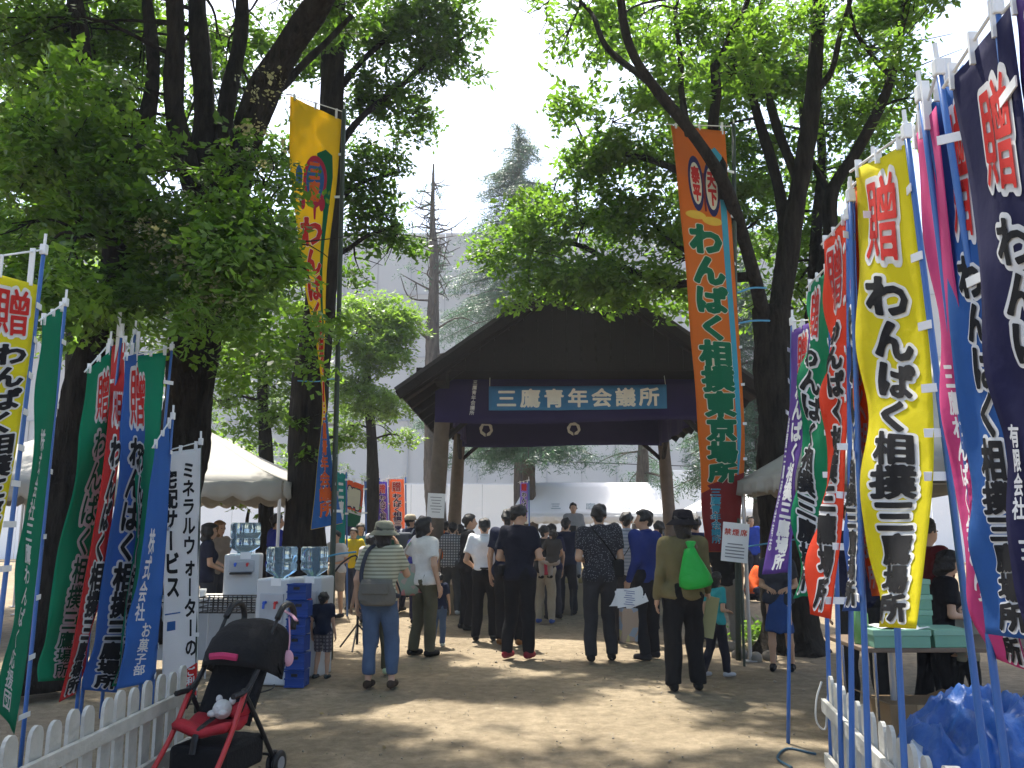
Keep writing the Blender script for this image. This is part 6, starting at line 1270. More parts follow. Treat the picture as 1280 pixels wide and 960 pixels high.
        for i, (q, wd, th) in enumerate(((0.0, 0.024, 0.02), (0.035, 0.036, 0.018), (0.085, 0.038, 0.015))): pass
        ring = []
        for q, wd, th in ((-0.01, 0.026, 0.022), (0.03, 0.037, 0.018), (0.06, 0.041, 0.017), (0.09, 0.039, 0.013)):
            ring.append([w + dr * q + sd * wd * math.cos(2 * math.pi * j / n) + nm * th * math.sin(2 * math.pi * j / n) for j in range(n)])
        mb.add([p for r_ in ring for p in r_], [(i * n + j, i * n + (j + 1) % n, (i + 1) * n + (j + 1) % n, (i + 1) * n + j) for i in range(3) for j in range(n)] + [tuple(range(n - 1, -1, -1)), tuple(range(3 * n, 4 * n))])
        for f, (off, ln) in enumerate(((-0.030, 0.066), (-0.010, 0.080), (0.010, 0.075), (0.029, 0.058))):
            b0 = w + dr * 0.082 + sd * off; mb.tube(spline([b0, b0 + dr * ln * 0.5 + cu * 0.008, b0 + dr * ln * 0.9 + cu * 0.032], 5), [0.0095, 0.009, 0.0085, 0.008, 0.006], 6)
        b0 = w + dr * 0.025 + sd * (0.034 if (sd @ np.array([0, 1, 0.3])) > 0 else -0.034); so_ = sd if (sd @ np.array([0, 1, 0.3])) > 0 else -sd
        mb.tube(spline([b0, b0 + dr * 0.03 + so_ * 0.022 + cu * 0.01, b0 + dr * 0.062 + so_ * 0.022 + cu * 0.024], 5), [0.013, 0.012, 0.011, 0.010, 0.007], 6)
        b_ = len(V); V += list(mb.v); Fs += [tuple(b_ + i for i in f) for f in mb.f]
    body = ppart(t, 'body', np.array(V), Fs, SKIN, W)
    for sx in (-1, 1):
        q = MB(); q.ell(hv(sx * 0.031, 0.079, 0.002), np.array([0.013, 0.007, 0.0065]) * hs, Hr, 8, 5); ppart(t, 'eye', np.array(q.v), q.f, EYEM, W)
    q = MB(); q.ell(hv(0, 0.084, -0.062), np.array([0.022, 0.008, 0.006]) * hs, Hr, 8, 5); ppart(t, 'mouth', np.array(q.v), q.f, LIPM, W)
    # ---- trousers or skirt
    cl = lambda nm, c: mat('%s_%d_%d_%d' % (nm, *[int(x * 1000) for x in c]), c, 0.88, 0.28, 7, 0.6, 16, spec=0.15)
    F = Field(lo, hi, vv); top_z = (1.02 if not tuck else 1.045) + dz
    if skirt:
        for k_ in range(1): F.cap(J(0, 0, 0.98), np.array([0, 0.0, skirt]), 0.13, 0.19, 0.03, 1.1, cut=lambda Q: np.maximum(Q[..., 2] - 1.03, skirt - Q[..., 2]))
    else:
        torso(F, 0.012, 0.04, cut=lambda Q: Q[..., 2] - top_z)
        end = {'long': 1.0, 'rolled': 0.80, 'shorts': 0.0, 'capri': 0.6}[leg]
        for a, k_, f_ in legs:
            if leg == 'shorts': F.cap(a, a + (k_ - a) * 0.92, 0.10, 0.088, 0.04, cut=(None if (sit or crouch) else (lambda Q, zz=(a + (k_ - a) * 0.92)[2]: zz - Q[..., 2])))
            else:
                F.cap(a, k_, 0.104, 0.080 + loose, 0.035); e_ = k_ + (f_ - k_) * end
                F.cap(k_, e_, 0.080 + loose, 0.066 + loose, 0.02, cut=(None if (sit or crouch) else (lambda Q, zz=max(0.035, e_[2] - 0.02): zz - Q[..., 2])))
    F.wrinkle(0.0075, 19, px * 0.13); V, Fs = F.mesh(); ppart(t, 'skirt' if skirt else ('shorts' if leg == 'shorts' else 'trousers'), V, Fs, pants_m or cl('pants', pants), W)
    # ---- shirt
    F = Field(lo, hi, vv); hem = (1.0 if tuck else 0.875) + dz
    torso(F, 0.022, 0.04, cut=lambda Q: np.maximum(hem - Q[..., 2], Q[..., 2] - (1.475 + dz)))
    for sx, a, e, w in joints:
        if sleeve == 'long': F.cap(a, e, 0.068 * fx, 0.055, 0.04); F.cap(e, e + (w - e) * 0.95, 0.055, 0.04, 0.02)
        else:
            q = a + (e - a) * (0.68 if sleeve == 'short' else 0.3); ax = (q - a) / np.linalg.norm(q - a); F.cap(a - ax * 0.01, q + ax * 0.03, 0.068 * fx, 0.067, 0.04, cut=lambda Q, q=q, ax=ax: (Q - q) @ ax)
    F.wrinkle(0.0085, 17, px * 0.37); V, Fs = F.mesh(); ppart(t, 'shirt' if sleeve != 'long' else 'jacket', V, Fs, shirt_m or cl('top', shirt), W)
    if collar:
        b = MB(); b.tube([J(0.066 * math.cos(q), -0.005 + 0.062 * math.sin(q) , 1.468 + dz + 0.012 * -math.sin(q)) for q in np.linspace(math.pi / 2 + 0.35, math.pi * 2.5 - 0.35, 22)], 0.016, 6, flat=1.5); ppart(t, 'collar', np.array(b.v), b.f, shirt_m or cl('top', shirt), W)
    if tuck:
        b = MB(); ring = [J(0.147 * math.cos(q), 0.118 * math.sin(q), 1.012 + dz) for q in np.linspace(0, 2 * math.pi, 30)]; b.tube(ring, 0.017, 6, flat=1.0); ppart(t, 'belt', np.array(b.v), b.f, BLACKP, W)
    # ---- shoes
    for a, k_, f_ in legs:
        F = Field(f_ + (-0.09, -0.14, -0.12), f_ + (0.09, 0.24, 0.07), min(vv, 0.014)); F.cap(f_ + (0, -0.045, -0.038), f_ + (0, 0.02, -0.035), 0.043, 0.044, 0.02, cut=lambda Q, z=f_[2] - 0.083: z - Q[..., 2]); F.cap(f_ + (0, 0.02, -0.04), f_ + (0.005, 0.145, -0.052), 0.045, 0.034, 0.02, cut=lambda Q, z=f_[2] - 0.083: z - Q[..., 2])
        V, Fs = F.mesh()
        if len(V): ppart(t, 'shoe', V, Fs, cl('shoe', shoe), W)
    # ---- hair
    F = Field(hc - 0.27 * hs, hc + 0.23 * hs, min(vv, 0.014)); low = {'short': -0.055, 'bob': -0.15, 'long': -0.24, 'crop': -0.02}[hair]; inf = {'short': 0.015, 'bob': 0.026, 'long': 0.024, 'crop': 0.007}[hair]
    def hcut(q): return np.maximum(np.maximum(low * hs - q[..., 2] + 0.02, np.minimum(q[..., 1] - (0.052 - 0.0) * hs, 10) - np.clip((q[..., 2] - 0.03 * hs) * 2.5, -0.005, 0.12)), -1)
    F.ell(hv(0, -0.017, 0.022), (np.array([0.078, 0.096, 0.094]) + inf) * hs, Hr, 0.01, cut=hcut)
    if hair in ('bob', 'long'):
        F.cap(hv(0, -0.035, 0), hv(0, -0.05, low + 0.05), 0.088 * hs, 0.08 * hs, 0.03, cut=lambda Q: ((Q - hc) @ Hr)[..., 1] - 0.035 * hs)
    else: F.cap(hv(0, -0.05, -0.01), hv(0, -0.06, low + 0.01), 0.062 * hs, 0.045 * hs, 0.02)
    F.wrinkle(0.009, 62, px); V, Fs = F.mesh()
    if len(V): ppart(t, 'hair', V, Fs, hairm or HAIRM, W)
    # ---- hat
    if hat:
        kind, hcl = hat; hm = cl('hat', hcl); q = MB(); c0 = hv(0, -0.015, 0.02); r = 0.104 * hs
        if kind == 'bucket':
            q.lathe(c0, [(r * 1.62, -0.035), (r * 1.63, -0.03), (r * 1.02, 0.025), (r * 0.99, 0.06), (r * 0.9, 0.105), (r * 0.6, 0.122), (0.01, 0.126)], 28, Hr, 1.12); o = ppart(t, 'hat', np.array(q.v), q.f, hm, W)
            q = MB(); q.lathe(c0, [(r * 1.05, 0.02), (r * 1.055, 0.045), (r * 1.0, 0.046)], 28, Hr, 1.12); ppart(t, 'hat_band', np.array(q.v), q.f, cl('hatband', tuple(x * 0.6 for x in hcl)), W)
        else:
            q.lathe(c0, [(r * 1.0, 0.012), (r * 1.02, 0.04), (r * 0.92, 0.085), (r * 0.6, 0.112), (0.01, 0.12)], 24, Hr, 1.12); ppart(t, 'hat', np.array(q.v), q.f, hm, W)
            q = MB(); n = 12; G = np.zeros((n, 4, 3))
            for i in range(n):
                for j in range(4): th = math.pi * i / (n - 1); G[i, j] = hv(-0.085 * math.cos(th), 0.07 + 0.0 + math.sin(th) * (0.03 + 0.03 * j), 0.045 - 0.006 * j)
            q.sheet(G, 0.004); ppart(t, 'visor', np.array(q.v), q.f, hm, W)
    t['_'] = 0; del t['_']
    return dict(root=t, W=W, s=s, J=J, joints=joints, base=base, Rz=Rz)
def hand_of(pn, side):
    sx, a, e, w = pn['joints'][0 if side == 'L' else 1]; return pn['W'](w + (w - e) / np.linalg.norm(w - e) * 0.09)
def strap(lab, pn, pts, m, w=0.018, name='shoulder_strap'):
    b = MB(); b.tube(spline([pn['W'](np.array(p)) for p in pts], 26), w, 6, flat=0.3); return b
def bag_shape(c, w, d, h, Rz, sag=0.12, n=18, taper=1.0):
    """soft sack: narrow at top, full at the bottom"""
    prof = [(0.12, 0.0), (0.36, 0.01), (0.48, 0.10), (0.52, 0.30), (0.50, 0.55), (0.45, 0.8), (0.40, 1.0)]
    b = MB(); vs = []
    for k, (r, z) in enumerate(prof):
        r = r * (1 - (1 - taper) * z)
        for j in range(n):
            th = 2 * math.pi * j / n; f = 1 + 0.06 * math.sin(3 * th + k) + 0.04 * math.sin(7 * th + 2 * k); vs.append(np.asarray(c) + Rz @ np.array([w * r * math.cos(th) * f * (1.0 if abs(math.cos(th)) < 0.95 else 1.04), d * r * math.sin(th) * f, h * z]))
    m = len(prof); b.add(vs, [(i * n + j, i * n + (j + 1) % n, (i + 1) * n + (j + 1) % n, (i + 1) * n + j) for i in range(m - 1) for j in range(n)] + [tuple(range(n - 1, -1, -1)), tuple(range((m - 1) * n, m * n))]); return b
def build_people():
    NV = 0.0135
    jeans = mat('denim', (0.06, 0.095, 0.165), 0.85, 0.3, 9, 0.3, 60); olive = (0.09, 0.085, 0.055)
    # 1 hat woman on the left
    p1 = person('woman-sized figure in olive bucket hat, striped tee and rolled jeans seen from behind', 478, 860, 654, yaw=-8, shirt_m=pattern_mat('striped_tee', [(0.40, 0.40, 0.30), (0.20, 0.20, 0.14)], 'stripe', 9.0), pants_m=jeans, shoe=(0.05, 0.035, 0.025), leg='rolled', hat=('bucket', (0.20, 0.20, 0.15)), arms=('hang', 'face'), vox=NV, fem=True, hair='bob', stance=0.03, wide=1.05)
    p1['root']['label'] = 'person in olive bucket hat, striped tee and rolled jeans seen from behind'
    c = p1['W'](np.array([0.02, -0.20, 0.86])); b = bag_shape(c, 0.34, 0.13, 0.24, p1['Rz']); t = thing('shoulder_bag', 'grey shoulder bag worn across the back by the bucket hat person', 'bag', c); gm = mat('bag_grey', (0.12, 0.115, 0.10), 0.85, 0.2, 10, 0.3, 40); b.build('pouch', gm, t, smooth=True)
    b = strap('', p1, [(-0.14, -0.19, 1.03), (-0.17, -0.16, 1.2), (-0.13, -0.09, 1.42), (-0.06, 0.0, 1.485), (-0.05, 0.10, 1.42), (0.06, 0.19, 1.2), (0.17, 0.15, 1.0), (0.21, -0.02, 0.95), (0.16, -0.19, 1.0)], gm, 0.02); b.build('strap', mat('strap_navy', (0.03, 0.035, 0.05), 0.8), t, smooth=True)
    b = MB(); b.box(c + p1['Rz'] @ np.array([0, -0.07, 0.16]), (0.26, 0.02, 0.10), p1['Rz'], 0.008); b.build('flap', gm, t)
    # 1b person mostly hidden behind
    person('person in olive trousers almost hidden behind the bucket hat person', 474, 842, 676, yaw=0, shirt=(0.38, 0.33, 0.27), pants=olive, shoe=(0.42, 0.5, 0.30), sleeve='none', arms=(((0.27, 0, 1.13), (0.33, 0.06, 0.9)), 'hang'), vox=0.018, fem=True, hair='bob', wide=0.95)
    # 2 white top and tote
    p2 = person('person with black bob in white top carrying a floral tote bag', 531, 820, 647, yaw=-38, shirt=(0.68, 0.66, 0.62), pants=olive, shoe=(0.015, 0.015, 0.015), hair='bob', arms=(((0.33, -0.08, 1.17), (0.20, 0.07, 1.0)), 'hang'), vox=NV, fem=True, head_yaw=-25, stance=0.05)
    c = p2['W'](np.array([-0.20, -0.10, 0.74])); t = thing('tote_bag', 'pale green floral tote bag hanging from the white top person', 'bag', c); fm = pattern_mat('floral_cloth', [(0.26, 0.33, 0.26), (0.40, 0.32, 0.28), (0.48, 0.22, 0.22)], 'floral', 16)
    bag_shape(c, 0.40, 0.2, 0.36, rotz(R(-5))).build('sack', fm, t, smooth=True); b = MB(); top = p2['W'](np.array([-0.15, 0.0, 1.47]))
    for dx in (-0.1, 0.1): b.tube(spline([c + (dx, -0.03, 0.34), (c + top) / 2 + (dx * 0.6, -0.05, 0.2), top + (0, 0, 0.01)], 12), 0.014, 6, flat=0.4)
    b.build('handles', fm, t)
    person('small child in dark tee and jeans beside the white top person', 550, 808, 716, yaw=-10, shirt=(0.02, 0.025, 0.05), pants_m=jeans, shoe=(0.4, 0.42, 0.36), vox=0.016, child=True, head_yaw=-20)
    pc = person('man-sized figure in dark navy jacket and tan cap', 511, 764, 644, yaw=-15, shirt=(0.016, 0.02, 0.045), pants=(0.02, 0.022, 0.04), hat=('cap', (0.42, 0.36, 0.27)), sleeve='long', head_yaw=-25, vox=0.018); pc['root']['label'] = 'person in dark navy jacket and tan cap with a backpack'
    c = pc['W'](np.array([0, -0.20, 1.08])); b = MB(); b.box(c + (0, 0, 0.12), (0.28, 0.14, 0.40), pc['Rz'], 0.05); t = b.build('backpack', mat('pack_grey', (0.06, 0.07, 0.09), 0.8, 0.2), smooth=True); tag(t, 'dark grey backpack on the person with the tan cap', 'backpack')
    b = MB()
    for sx in (-1, 1): b.tube(spline([pc['W'](np.array(q)) for q in [(sx * 0.1, -0.14, 1.36), (sx * 0.12, -0.04, 1.47), (sx * 0.13, 0.1, 1.38), (sx * 0.14, 0.12, 1.2), (sx * 0.14, -0.12, 1.08)]], 14), 0.018, 6, flat=0.4)
    b.build('strap', mat('strap_pale', (0.3, 0.32, 0.36)), t)
    person('person in violet blue top behind the white top person', 526, 780, 656, yaw=10, shirt=(0.06, 0.06, 0.30), pants=(0.02, 0.02, 0.05), sleeve='long', fem=True, hair='bob', vox=0.02)
    person('person in bright orange top and dark hair beyond the plaid shirt', 553, d=16.0, top=662, yaw=20, shirt=(0.65, 0.14, 0.02), pants=(0.03, 0.03, 0.04), hat=('cap', (0.62, 0.15, 0.03)), vox=0.022)
    person('person in grey plaid shirt and grey trousers seen from behind', 564, 768, 653, yaw=-6, shirt_m=pattern_mat('plaid_cloth', [(0.10, 0.10, 0.11), (0.34, 0.34, 0.34)], 'plaid', 7.0), pants=(0.06, 0.06, 0.06), shoe=(0.45, 0.45, 0.44), collar=True, vox=0.018)
    person('person peering over beyond the plaid shirt', 556, d=17.5, top=652, yaw=0, shirt=(0.03, 0.03, 0.06), vox=0.024)
    person('person in black suit standing sideways looking right', 584, 787, 643, yaw=-80, shirt=(0.010, 0.010, 0.012), pants=(0.010, 0.010, 0.012), sleeve='long', arms=('front', 'front'), collar=True, vox=0.015)
    person('person in white short sleeved shirt and black trousers from behind', 608, 801, 648, yaw=0, shirt=(0.74, 0.75, 0.78), pants=(0.011, 0.011, 0.013), tuck=True, arms=(((0.26, -0.02, 1.12), (0.16, 0.16, 1.02)), ((0.26, -0.02, 1.12), (0.16, 0.16, 1.02))), collar=True, vox=0.015, stance=0.03)
    person('person in dark navy top and tan shoes behind the black tee man', 636, 806, 637, yaw=-15, shirt=(0.014, 0.018, 0.04), pants=(0.012, 0.012, 0.014), shoe=(0.20, 0.09, 0.03), vox=0.016)
    p = person('person in black polo and red shoes glancing down to the right', 649, 823, 632, yaw=-22, shirt=(0.011, 0.012, 0.022), pants=(0.010, 0.010, 0.012), shoe=(0.20, 0.02, 0.03), arms=('front', 'phone'), head_yaw=-42, head_pitch=18, collar=True, vox=NV, stance=0.05)
    c = hand_of(p, 'R'); b = MB(); b.box(c + (0.0, 0.0, 0.03), (0.012, 0.07, 0.13), p['Rz'] @ rotx(0.4), 0.004); o = b.build('phone', mat('phone_white', (0.7, 0.7, 0.72), 0.3)); tag(o, 'white phone held by the person in red shoes', 'phone')
    c = p['W'](np.array([-0.17, -0.12, 0.98])); b = MB(); b.box(c, (0.06, 0.09, 0.13), p['Rz'], 0.012); o = b.build('belt_pouch', BLACKF); tag(o, 'black pouch on the belt of the red shoes person', 'pouch')
    p = person('person in black tee and khaki trousers holding a small child', 682, 779, 657, yaw=-12, shirt=(0.018, 0.018, 0.018), pants=(0.36, 0.30, 0.22), shoe=(0.06, 0.10, 0.30), arms=('hang', 'carry'), vox=0.016, fem=True, head_yaw=-20)
    c = p['W'](np.array([0.03, -0.19, 0.86])); b = MB(); b.box(c + (0, 0, 0.08), (0.16, 0.06, 0.17), p['Rz'], 0.02); t = b.build('red_pouch', mat('pouch_red', (0.36, 0.02, 0.05), 0.8, 0.15)); tag(t, 'crimson waist pouch worn over khaki trousers', 'pouch')
    person('toddler carried on the arm of the khaki trousers person', 691, d=12.35, top=662, z0=0.72, yaw=25, shirt=(0.05, 0.045, 0.04), pants=(0.3, 0.27, 0.24), arms=('out', 'out'), vox=0.016, child=True, sit=True)
    p = person('person in navy tee filming with a shoulder-high video camera', 707, 768, 648, yaw=-12, shirt=(0.015, 0.018, 0.04), pants=(0.015, 0.015, 0.02), arms=('camera', 'camera'), vox=0.017)
    c = p['W'](np.array([0.12, 0.30, 1.52])); t = thing('video_camera', 'black video camera on a tripod raised by the navy tee person', 'camera', (c[0], c[1], 0)); b = MB(); b.box(c, (0.10, 0.26, 0.13), p['Rz'], 0.015); b.build('body', BLACKP, t)
    b = MB(); b.tube([c + (0, 0.12, 0), c + (0, 0.22, 0)], [0.04, 0.05], 12); b.build('lens', BLACKP, t)
    b = MB(); b.box(c + (-0.07, -0.02, 0.02), (0.02, 0.11, 0.08), p['Rz'], 0.004); b.build('screen', mat('screen_dark', (0.03, 0.04, 0.05), 0.2), t)
    for k in range(3):
        q = 2 * math.pi * k / 3 + 0.3; b = MB(); b.tube([c + (0, 0, -0.07), (c[0] + 0.42 * math.cos(q), c[1] + 0.42 * math.sin(q), 0.0)], 0.016, 6); b.build('leg', BLACKP, t)
    person('official in light grey suit standing on the sumo ring facing the crowd', 717, d=17.0, top=629, z0=0.46, yaw=180, shirt=(0.30, 0.30, 0.31), pants=(0.25, 0.25, 0.26), sleeve='long', arms=('front', 'front'), collar=True, vox=0.018)
    # centre man
    p = person('person in dark polka dot shirt and charcoal jeans, back turned in the middle', 747, 826, 631, yaw=3, shirt_m=pattern_mat('polka_cloth', [(0.20, 0.20, 0.22), (0.022, 0.023, 0.03)], 'dots', 58), pants=(0.028, 0.028, 0.032), shoe=(0.015, 0.014, 0.013), arms=('front', (((0.25), 0.0, 1.12), (0.17, 0.16, 1.0))), collar=True, vox=NV, wide=1.06, stance=0.02, hair='short')
    c = p['W'](np.array([0.22, -0.06, 0.93])); t = thing('camera_case', 'black case slung over the shoulder of the polka dot shirt person', 'bag', c); b = MB(); b.box(c + (0, 0, 0.08), (0.12, 0.10, 0.2), p['Rz'], 0.02); b.build('case', BLACKF, t); b = strap('', p, [(0.19, -0.1, 1.1), (0.06, -0.165, 1.28), (-0.06, -0.11, 1.43), (-0.08, 0.0, 1.485), (-0.03, 0.12, 1.40), (0.12, 0.15, 1.15), (0.22, 0.02, 1.04)], BLACKF, 0.016); b.build('strap', BLACKF, t)
    p = person('person in pale grey striped shirt with a dark shoulder strap', 782, 802, 640, yaw=-5, shirt_m=pattern_mat('grey_stripe', [(0.34, 0.36, 0.40), (0.22, 0.24, 0.28)], 'stripe', 7.0), pants=(0.02, 0.02, 0.024), collar=True, vox=0.017)
    b = strap('', p, [(-0.16, -0.16, 0.98), (0.02, -0.165, 1.22), (0.11, -0.1, 1.42), (0.10, 0.0, 1.475), (0.08, 0.1, 1.4), (-0.1, 0.15, 1.1), (-0.18, 0.02, 0.96), (-0.16, -0.16, 0.98)], BLACKF, 0.02); o = b.build('bag_strap', BLACKF); tag(o, 'dark diagonal bag strap on the grey striped shirt', 'strap')
    # blue jacket with papers
    p = person('person in royal blue jacket facing left with papers in hand', 808, 824, 638, yaw=42, shirt=(0.015, 0.03, 0.15), pants=(0.011, 0.011, 0.014), shoe=(0.02, 0.02, 0.025), sleeve='long', arms=(((0.25, 0.02, 1.12), (0.26, 0.12, 0.90)), 'hang'), collar=True, vox=NV, head_yaw=32, wide=1.06, stance=0.05)
    c = hand_of(p, 'L'); pm = MATS['paper']
    t = thing('papers', 'white printed papers held down by the blue jacket person', 'papers', c - (0, 0, 0.2))
    for k, (a_, dx) in enumerate(((0.35, -0.10), (-0.25, 0.08), (0.1, 0.0))): b = MB(); b.box(c + np.array([dx, -0.05 - 0.012 * k, -0.10]), (0.19, 0.003, 0.26), roty(a_ * 0.6 + 1.35)); b.build('sheet', pm, t)
    b = MB()
    for k in range(7): b.box(c + np.array([0.02 + 0.012 * math.sin(k * 2), -0.082, -0.03 - 0.024 * k]), (0.12 - 0.02 * (k % 3), 0.002, 0.007), roty(0.1))
    b.build('printed_lines', mat('print_blue', (0.16, 0.18, 0.35)), t)
    c2 = c + np.array([0.03, -0.03, -0.58]); t = thing('paper_bag', 'patterned paper bag hanging from the blue jacket person', 'bag', c2); b = MB(); b.box(c2 + (0, 0, 0.18), (0.24, 0.09, 0.36), rotz(0.3), 0.01); b.build('sack', pattern_mat('bag_print', [(0.42, 0.30, 0.22), (0.30, 0.33, 0.38), (0.5, 0.42, 0.2)], 'floral', 11), t); b = MB()
    for dx in (-0.06, 0.06): b.tube(spline([c2 + (dx, 0, 0.36), c2 + (dx * 0.6, 0, 0.5), c + (0, 0, 0.0)], 8), 0.005, 5)
    b.build('handles', mat('string_brown', (0.2, 0.15, 0.1)), t)
    # black hat woman with green bag
    p = person('person in black bucket hat, olive top and black trousers from behind', 849, 863, 640, yaw=-4, shirt=(0.135, 0.115, 0.055), pants=(0.009, 0.009, 0.010), shoe=(0.012, 0.012, 0.012), sleeve='long', hat=('bucket', (0.016, 0.014, 0.018)), hair='bob', arms=('hang', ((0.245, 0.02, 1.13), (0.27, 0.12, 0.93))), vox=NV, fem=True, stance=0.04, wide=1.08, loose=0.012)
    c = p['W'](np.array([0.12, -0.22, 0.99])); t = thing('green_bag', 'bright green drawstring bag on the olive top person', 'bag', c); gm = mat('bag_green', (0.02, 0.42, 0.06), 0.45, 0.12, 6, 0.5, 18, trans=0.2); bag_shape(c, 0.33, 0.19, 0.36, p['Rz'] @ rotx(0.1) @ roty(-0.15), taper=0.35).build('sack', gm, t, smooth=True)
    b = MB(); b.lathe(c + (-0.04, 0, 0.33), [(0.05, 0.0), (0.03, 0.03), (0.05, 0.08), (0.03, 0.09)], 12); b.build('gathered_neck', gm, t, smooth=True); b = MB(); b.tube(spline([c + (0, 0, 0.35), p['W'](np.array([0.14, -0.13, 1.38])), p['W'](np.array([0.13, 0.0, 1.475]))], 10), 0.014, 6); b.build('cord', mat('cord_brown', (0.15, 0.08, 0.05)), t)
    b = MB(); c3 = hand_of(p, 'R'); b.box(c3 + (0.0, -0.03, -0.16), (0.12, 0.02, 0.38), roty(0.2), 0.004); o = b.build('paper_fan', mat('card_olive', (0.28, 0.27, 0.13), 0.7)); tag(o, 'olive card held at the side by the black hat person', 'card')
    person('child in turquoise tee and dark trousers walking right', 889, 846, 716, yaw=-62, shirt=(0.04, 0.30, 0.32), pants=(0.02, 0.02, 0.03), shoe=(0.4, 0.4, 0.42), vox=0.015, child=False, arms=('hang', 'front'), stance=0.16, fem=True, hair='bob')
    p = person('person in navy tee with gold lettering behind the black hat person', 870, 800, 645, yaw=10, shirt=(0.012, 0.014, 0.045), pants=(0.02, 0.02, 0.03), vox=0.02)
    person('person in black tee and grey trousers behind the orange banner foot', 902, 807, 660, yaw=-8, shirt=(0.013, 0.013, 0.014), pants=(0.19, 0.185, 0.17), shoe=(0.25, 0.25, 0.25), vox=0.016)
    # beyond the right tent
    person('person in bright blue tee standing beyond the paper sign', 938, 745, 645, yaw=-170, shirt=(0.02, 0.05, 0.30), pants=(0.02, 0.02, 0.03), vox=0.02)
    person('person in white top and dark trousers next to the bright blue tee', 953, 738, 654, yaw=160, shirt=(0.55, 0.55, 0.58), pants=(0.02, 0.02, 0.025), hair='bob', fem=True, vox=0.02)
    person('person in orange jacket crouching beyond the sign stake', 938, 752, 694, yaw=-60, shirt=(0.68, 0.10, 0.02), pants=(0.02, 0.02, 0.03), sleeve='long', crouch=True, lean=0.5, arms=('lap', 'lap'), vox=0.018)
    person('person in blue skirt standing at the right tent corner', 968, 838, 676, yaw=160, shirt=(0.04, 0.045, 0.06), pants=(0.02, 0.06, 0.20), skirt=0.50, shoe=(0.012, 0.012, 0.012), fem=True, hair='bob', arms=('front', 'front'), vox=0.016)
    person('person in dark navy tee standing behind the orange and yellow banners', 1072, d=7.0, top=628, yaw=150, shirt=(0.012, 0.015, 0.04), pants=(0.02, 0.02, 0.02), vox=0.016)
    person('person in dark red tee standing in the right tent', 1152, d=6.9, top=648, yaw=-75, shirt=(0.10, 0.015, 0.015), pants=(0.01, 0.01, 0.012), vox=0.016)
    person('dark haired person bending over the table in the right tent', 1166, d=6.6, top=690, yaw=-100, shirt=(0.012, 0.011, 0.013), pants=(0.01, 0.01, 0.012), hair='bob', fem=True, lean=0.12, head_pitch=20, arms=('front', 'front'), vox=0.016)
    person('child in pale top sitting behind the green cartons', 1190, d=6.62, top=745, yaw=150, shirt=(0.36, 0.34, 0.27), pants=(0.03, 0.03, 0.03), hair='bob', arms=('lap', 'lap'), vox=0.015, child=True, head_pitch=10)
    # left side
    person('toddler in navy tee and plaid shorts beside the blue crates', 409, 848, 740, yaw=-10, shirt=(0.014, 0.018, 0.035), pants_m=pattern_mat('plaid_shorts', [(0.07, 0.06, 0.07), (0.2, 0.18, 0.18)], 'plaid', 9), leg='shorts', shoe=(0.05, 0.06, 0.06), vox=0.013, child=True, loose=0.01)
    person('person in royal blue tee under the left tent', 345, d=13.0, top=643, yaw=-60, shirt=(0.02, 0.035, 0.30), pants=(0.03, 0.03, 0.05), vox=0.02)
    person('person in dark tee seated under the left tent by the dispensers', 262, d=11.2, top=655, yaw=-70, shirt=(0.02, 0.022, 0.04), pants=(0.05, 0.05, 0.06), hair='bob', fem=True, arms=('lap', 'lap'), vox=0.018)
    person('person with light brown hair under the left tent', 272, d=12.6, top=652, yaw=-120, shirt=(0.3, 0.25, 0.2), pants=(0.05, 0.05, 0.06), hair='bob', fem=True, arms=('lap', 'lap'), vox=0.02, hairm=mat('hair_brown', (0.2, 0.11, 0.05), 0.5, 0.2, 30))
    person('person in yellow vest beyond the tripod stand', 444, None, 660, d=15.5, yaw=170, shirt=(0.62, 0.45, 0.02), pants=(0.03, 0.035, 0.06), vox=0.02, arms=('hang', 'front'))
    person('person in white cap and pale top between the tripod and the hat person', 462, 778, 668, yaw=20, shirt=(0.55, 0.5, 0.47), pants=(0.06, 0.06, 0.08), hat=('cap', (0.6, 0.6, 0.62)), vox=0.02, fem=True, hair='bob')
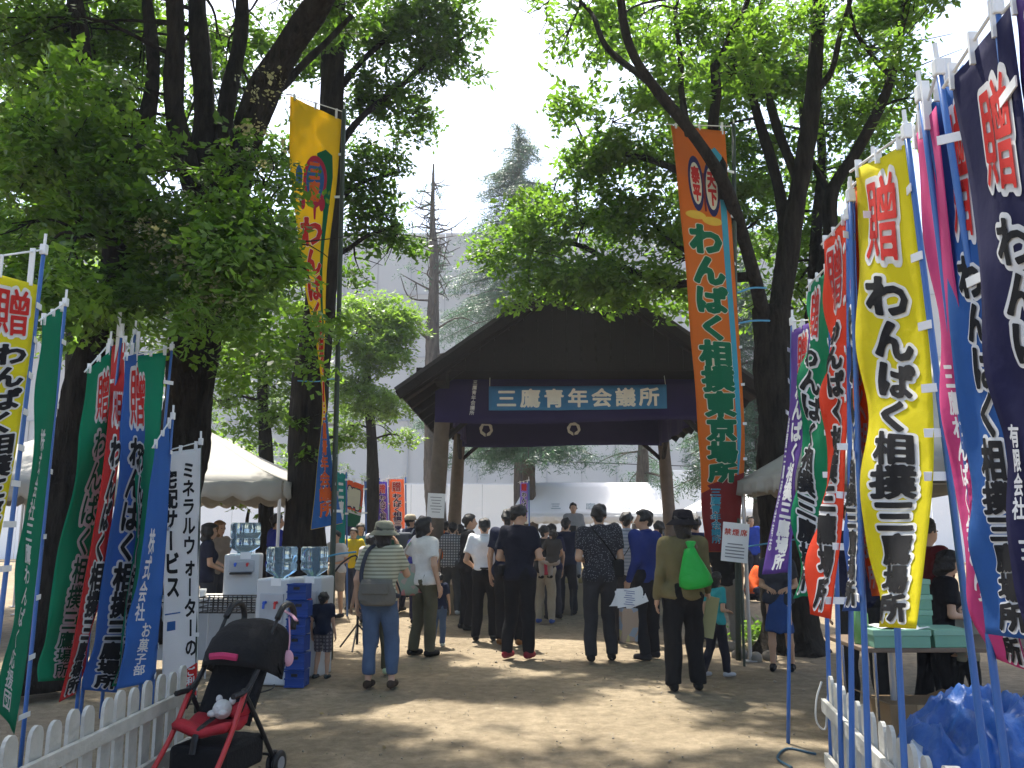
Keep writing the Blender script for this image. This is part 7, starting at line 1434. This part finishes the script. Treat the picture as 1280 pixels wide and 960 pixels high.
    person('person in pale tee with camera strap behind the tall banner pole', 424, 772, 664, yaw=150, shirt=(0.5, 0.5, 0.5), pants=(0.3, 0.25, 0.2), vox=0.022, leg='shorts', arms=('front', 'front'))
    person('person with dark hair far behind the hat person', 450, 758, 655, yaw=200, shirt=(0.1, 0.25, 0.3), pants=(0.05, 0.05, 0.06), vox=0.024, hair='bob', fem=True)
    # heads of the crowd between the nearer figures
    for lab, px, d, top, c in [('person in navy top at the ring edge left of the polka dot shirt', 690, 14.0, 655, (0.02, 0.02, 0.05)), ('dark haired person peeping right of the polka dot shirt', 766, 13.2, 654, (0.03, 0.03, 0.04)), ('person in cream top just left of the black hat', 826, 13.5, 662, (0.42, 0.38, 0.3)),
                              ('person in grey tee behind the royal blue jacket', 824, 12.6, 652, (0.1, 0.1, 0.11)), ('person in pale blue shirt behind the white shirt man', 628, 14.0, 660, (0.3, 0.36, 0.45)), ('person in dark green tee near the far orange banner', 493, 15.0, 660, (0.03, 0.08, 0.05)), ('person in dark jacket seen over the tan cap', 517, 18.0, 655, (0.03, 0.03, 0.04)), ('person in light tee far behind the suit', 574, 17.0, 656, (0.4, 0.4, 0.42))]:
        person(lab, px, d=d, top=top, yaw=RNG.uniform(-30, 30), shirt=c, pants=(0.04, 0.04, 0.05), vox=0.024)
build_people()
# ------------------------------------------------------------------ humid summer air over the whole place
def build_haze():
    b = MB(); b.box((0, 30, 12.5), (150, 150, 27)); m = bpy.data.materials.new('humid_air'); m.use_nodes = True; nt = m.node_tree
    for n in list(nt.nodes):
        if n.type == 'BSDF_PRINCIPLED': nt.nodes.remove(n)
    v = nt.nodes.new('ShaderNodeVolumePrincipled'); v.inputs['Color'].default_value = (0.92, 0.95, 1.0, 1); v.inputs['Density'].default_value = 0.0014; v.inputs['Anisotropy'].default_value = 0.2
    nt.links.new(v.outputs['Volume'], nt.nodes['Material Output'].inputs['Volume'])
    o = b.build('haze', m, origin=(0, 30, -1)); tag(o, 'thin pale summer haze over the park', 'haze', kind='stuff')
build_haze()
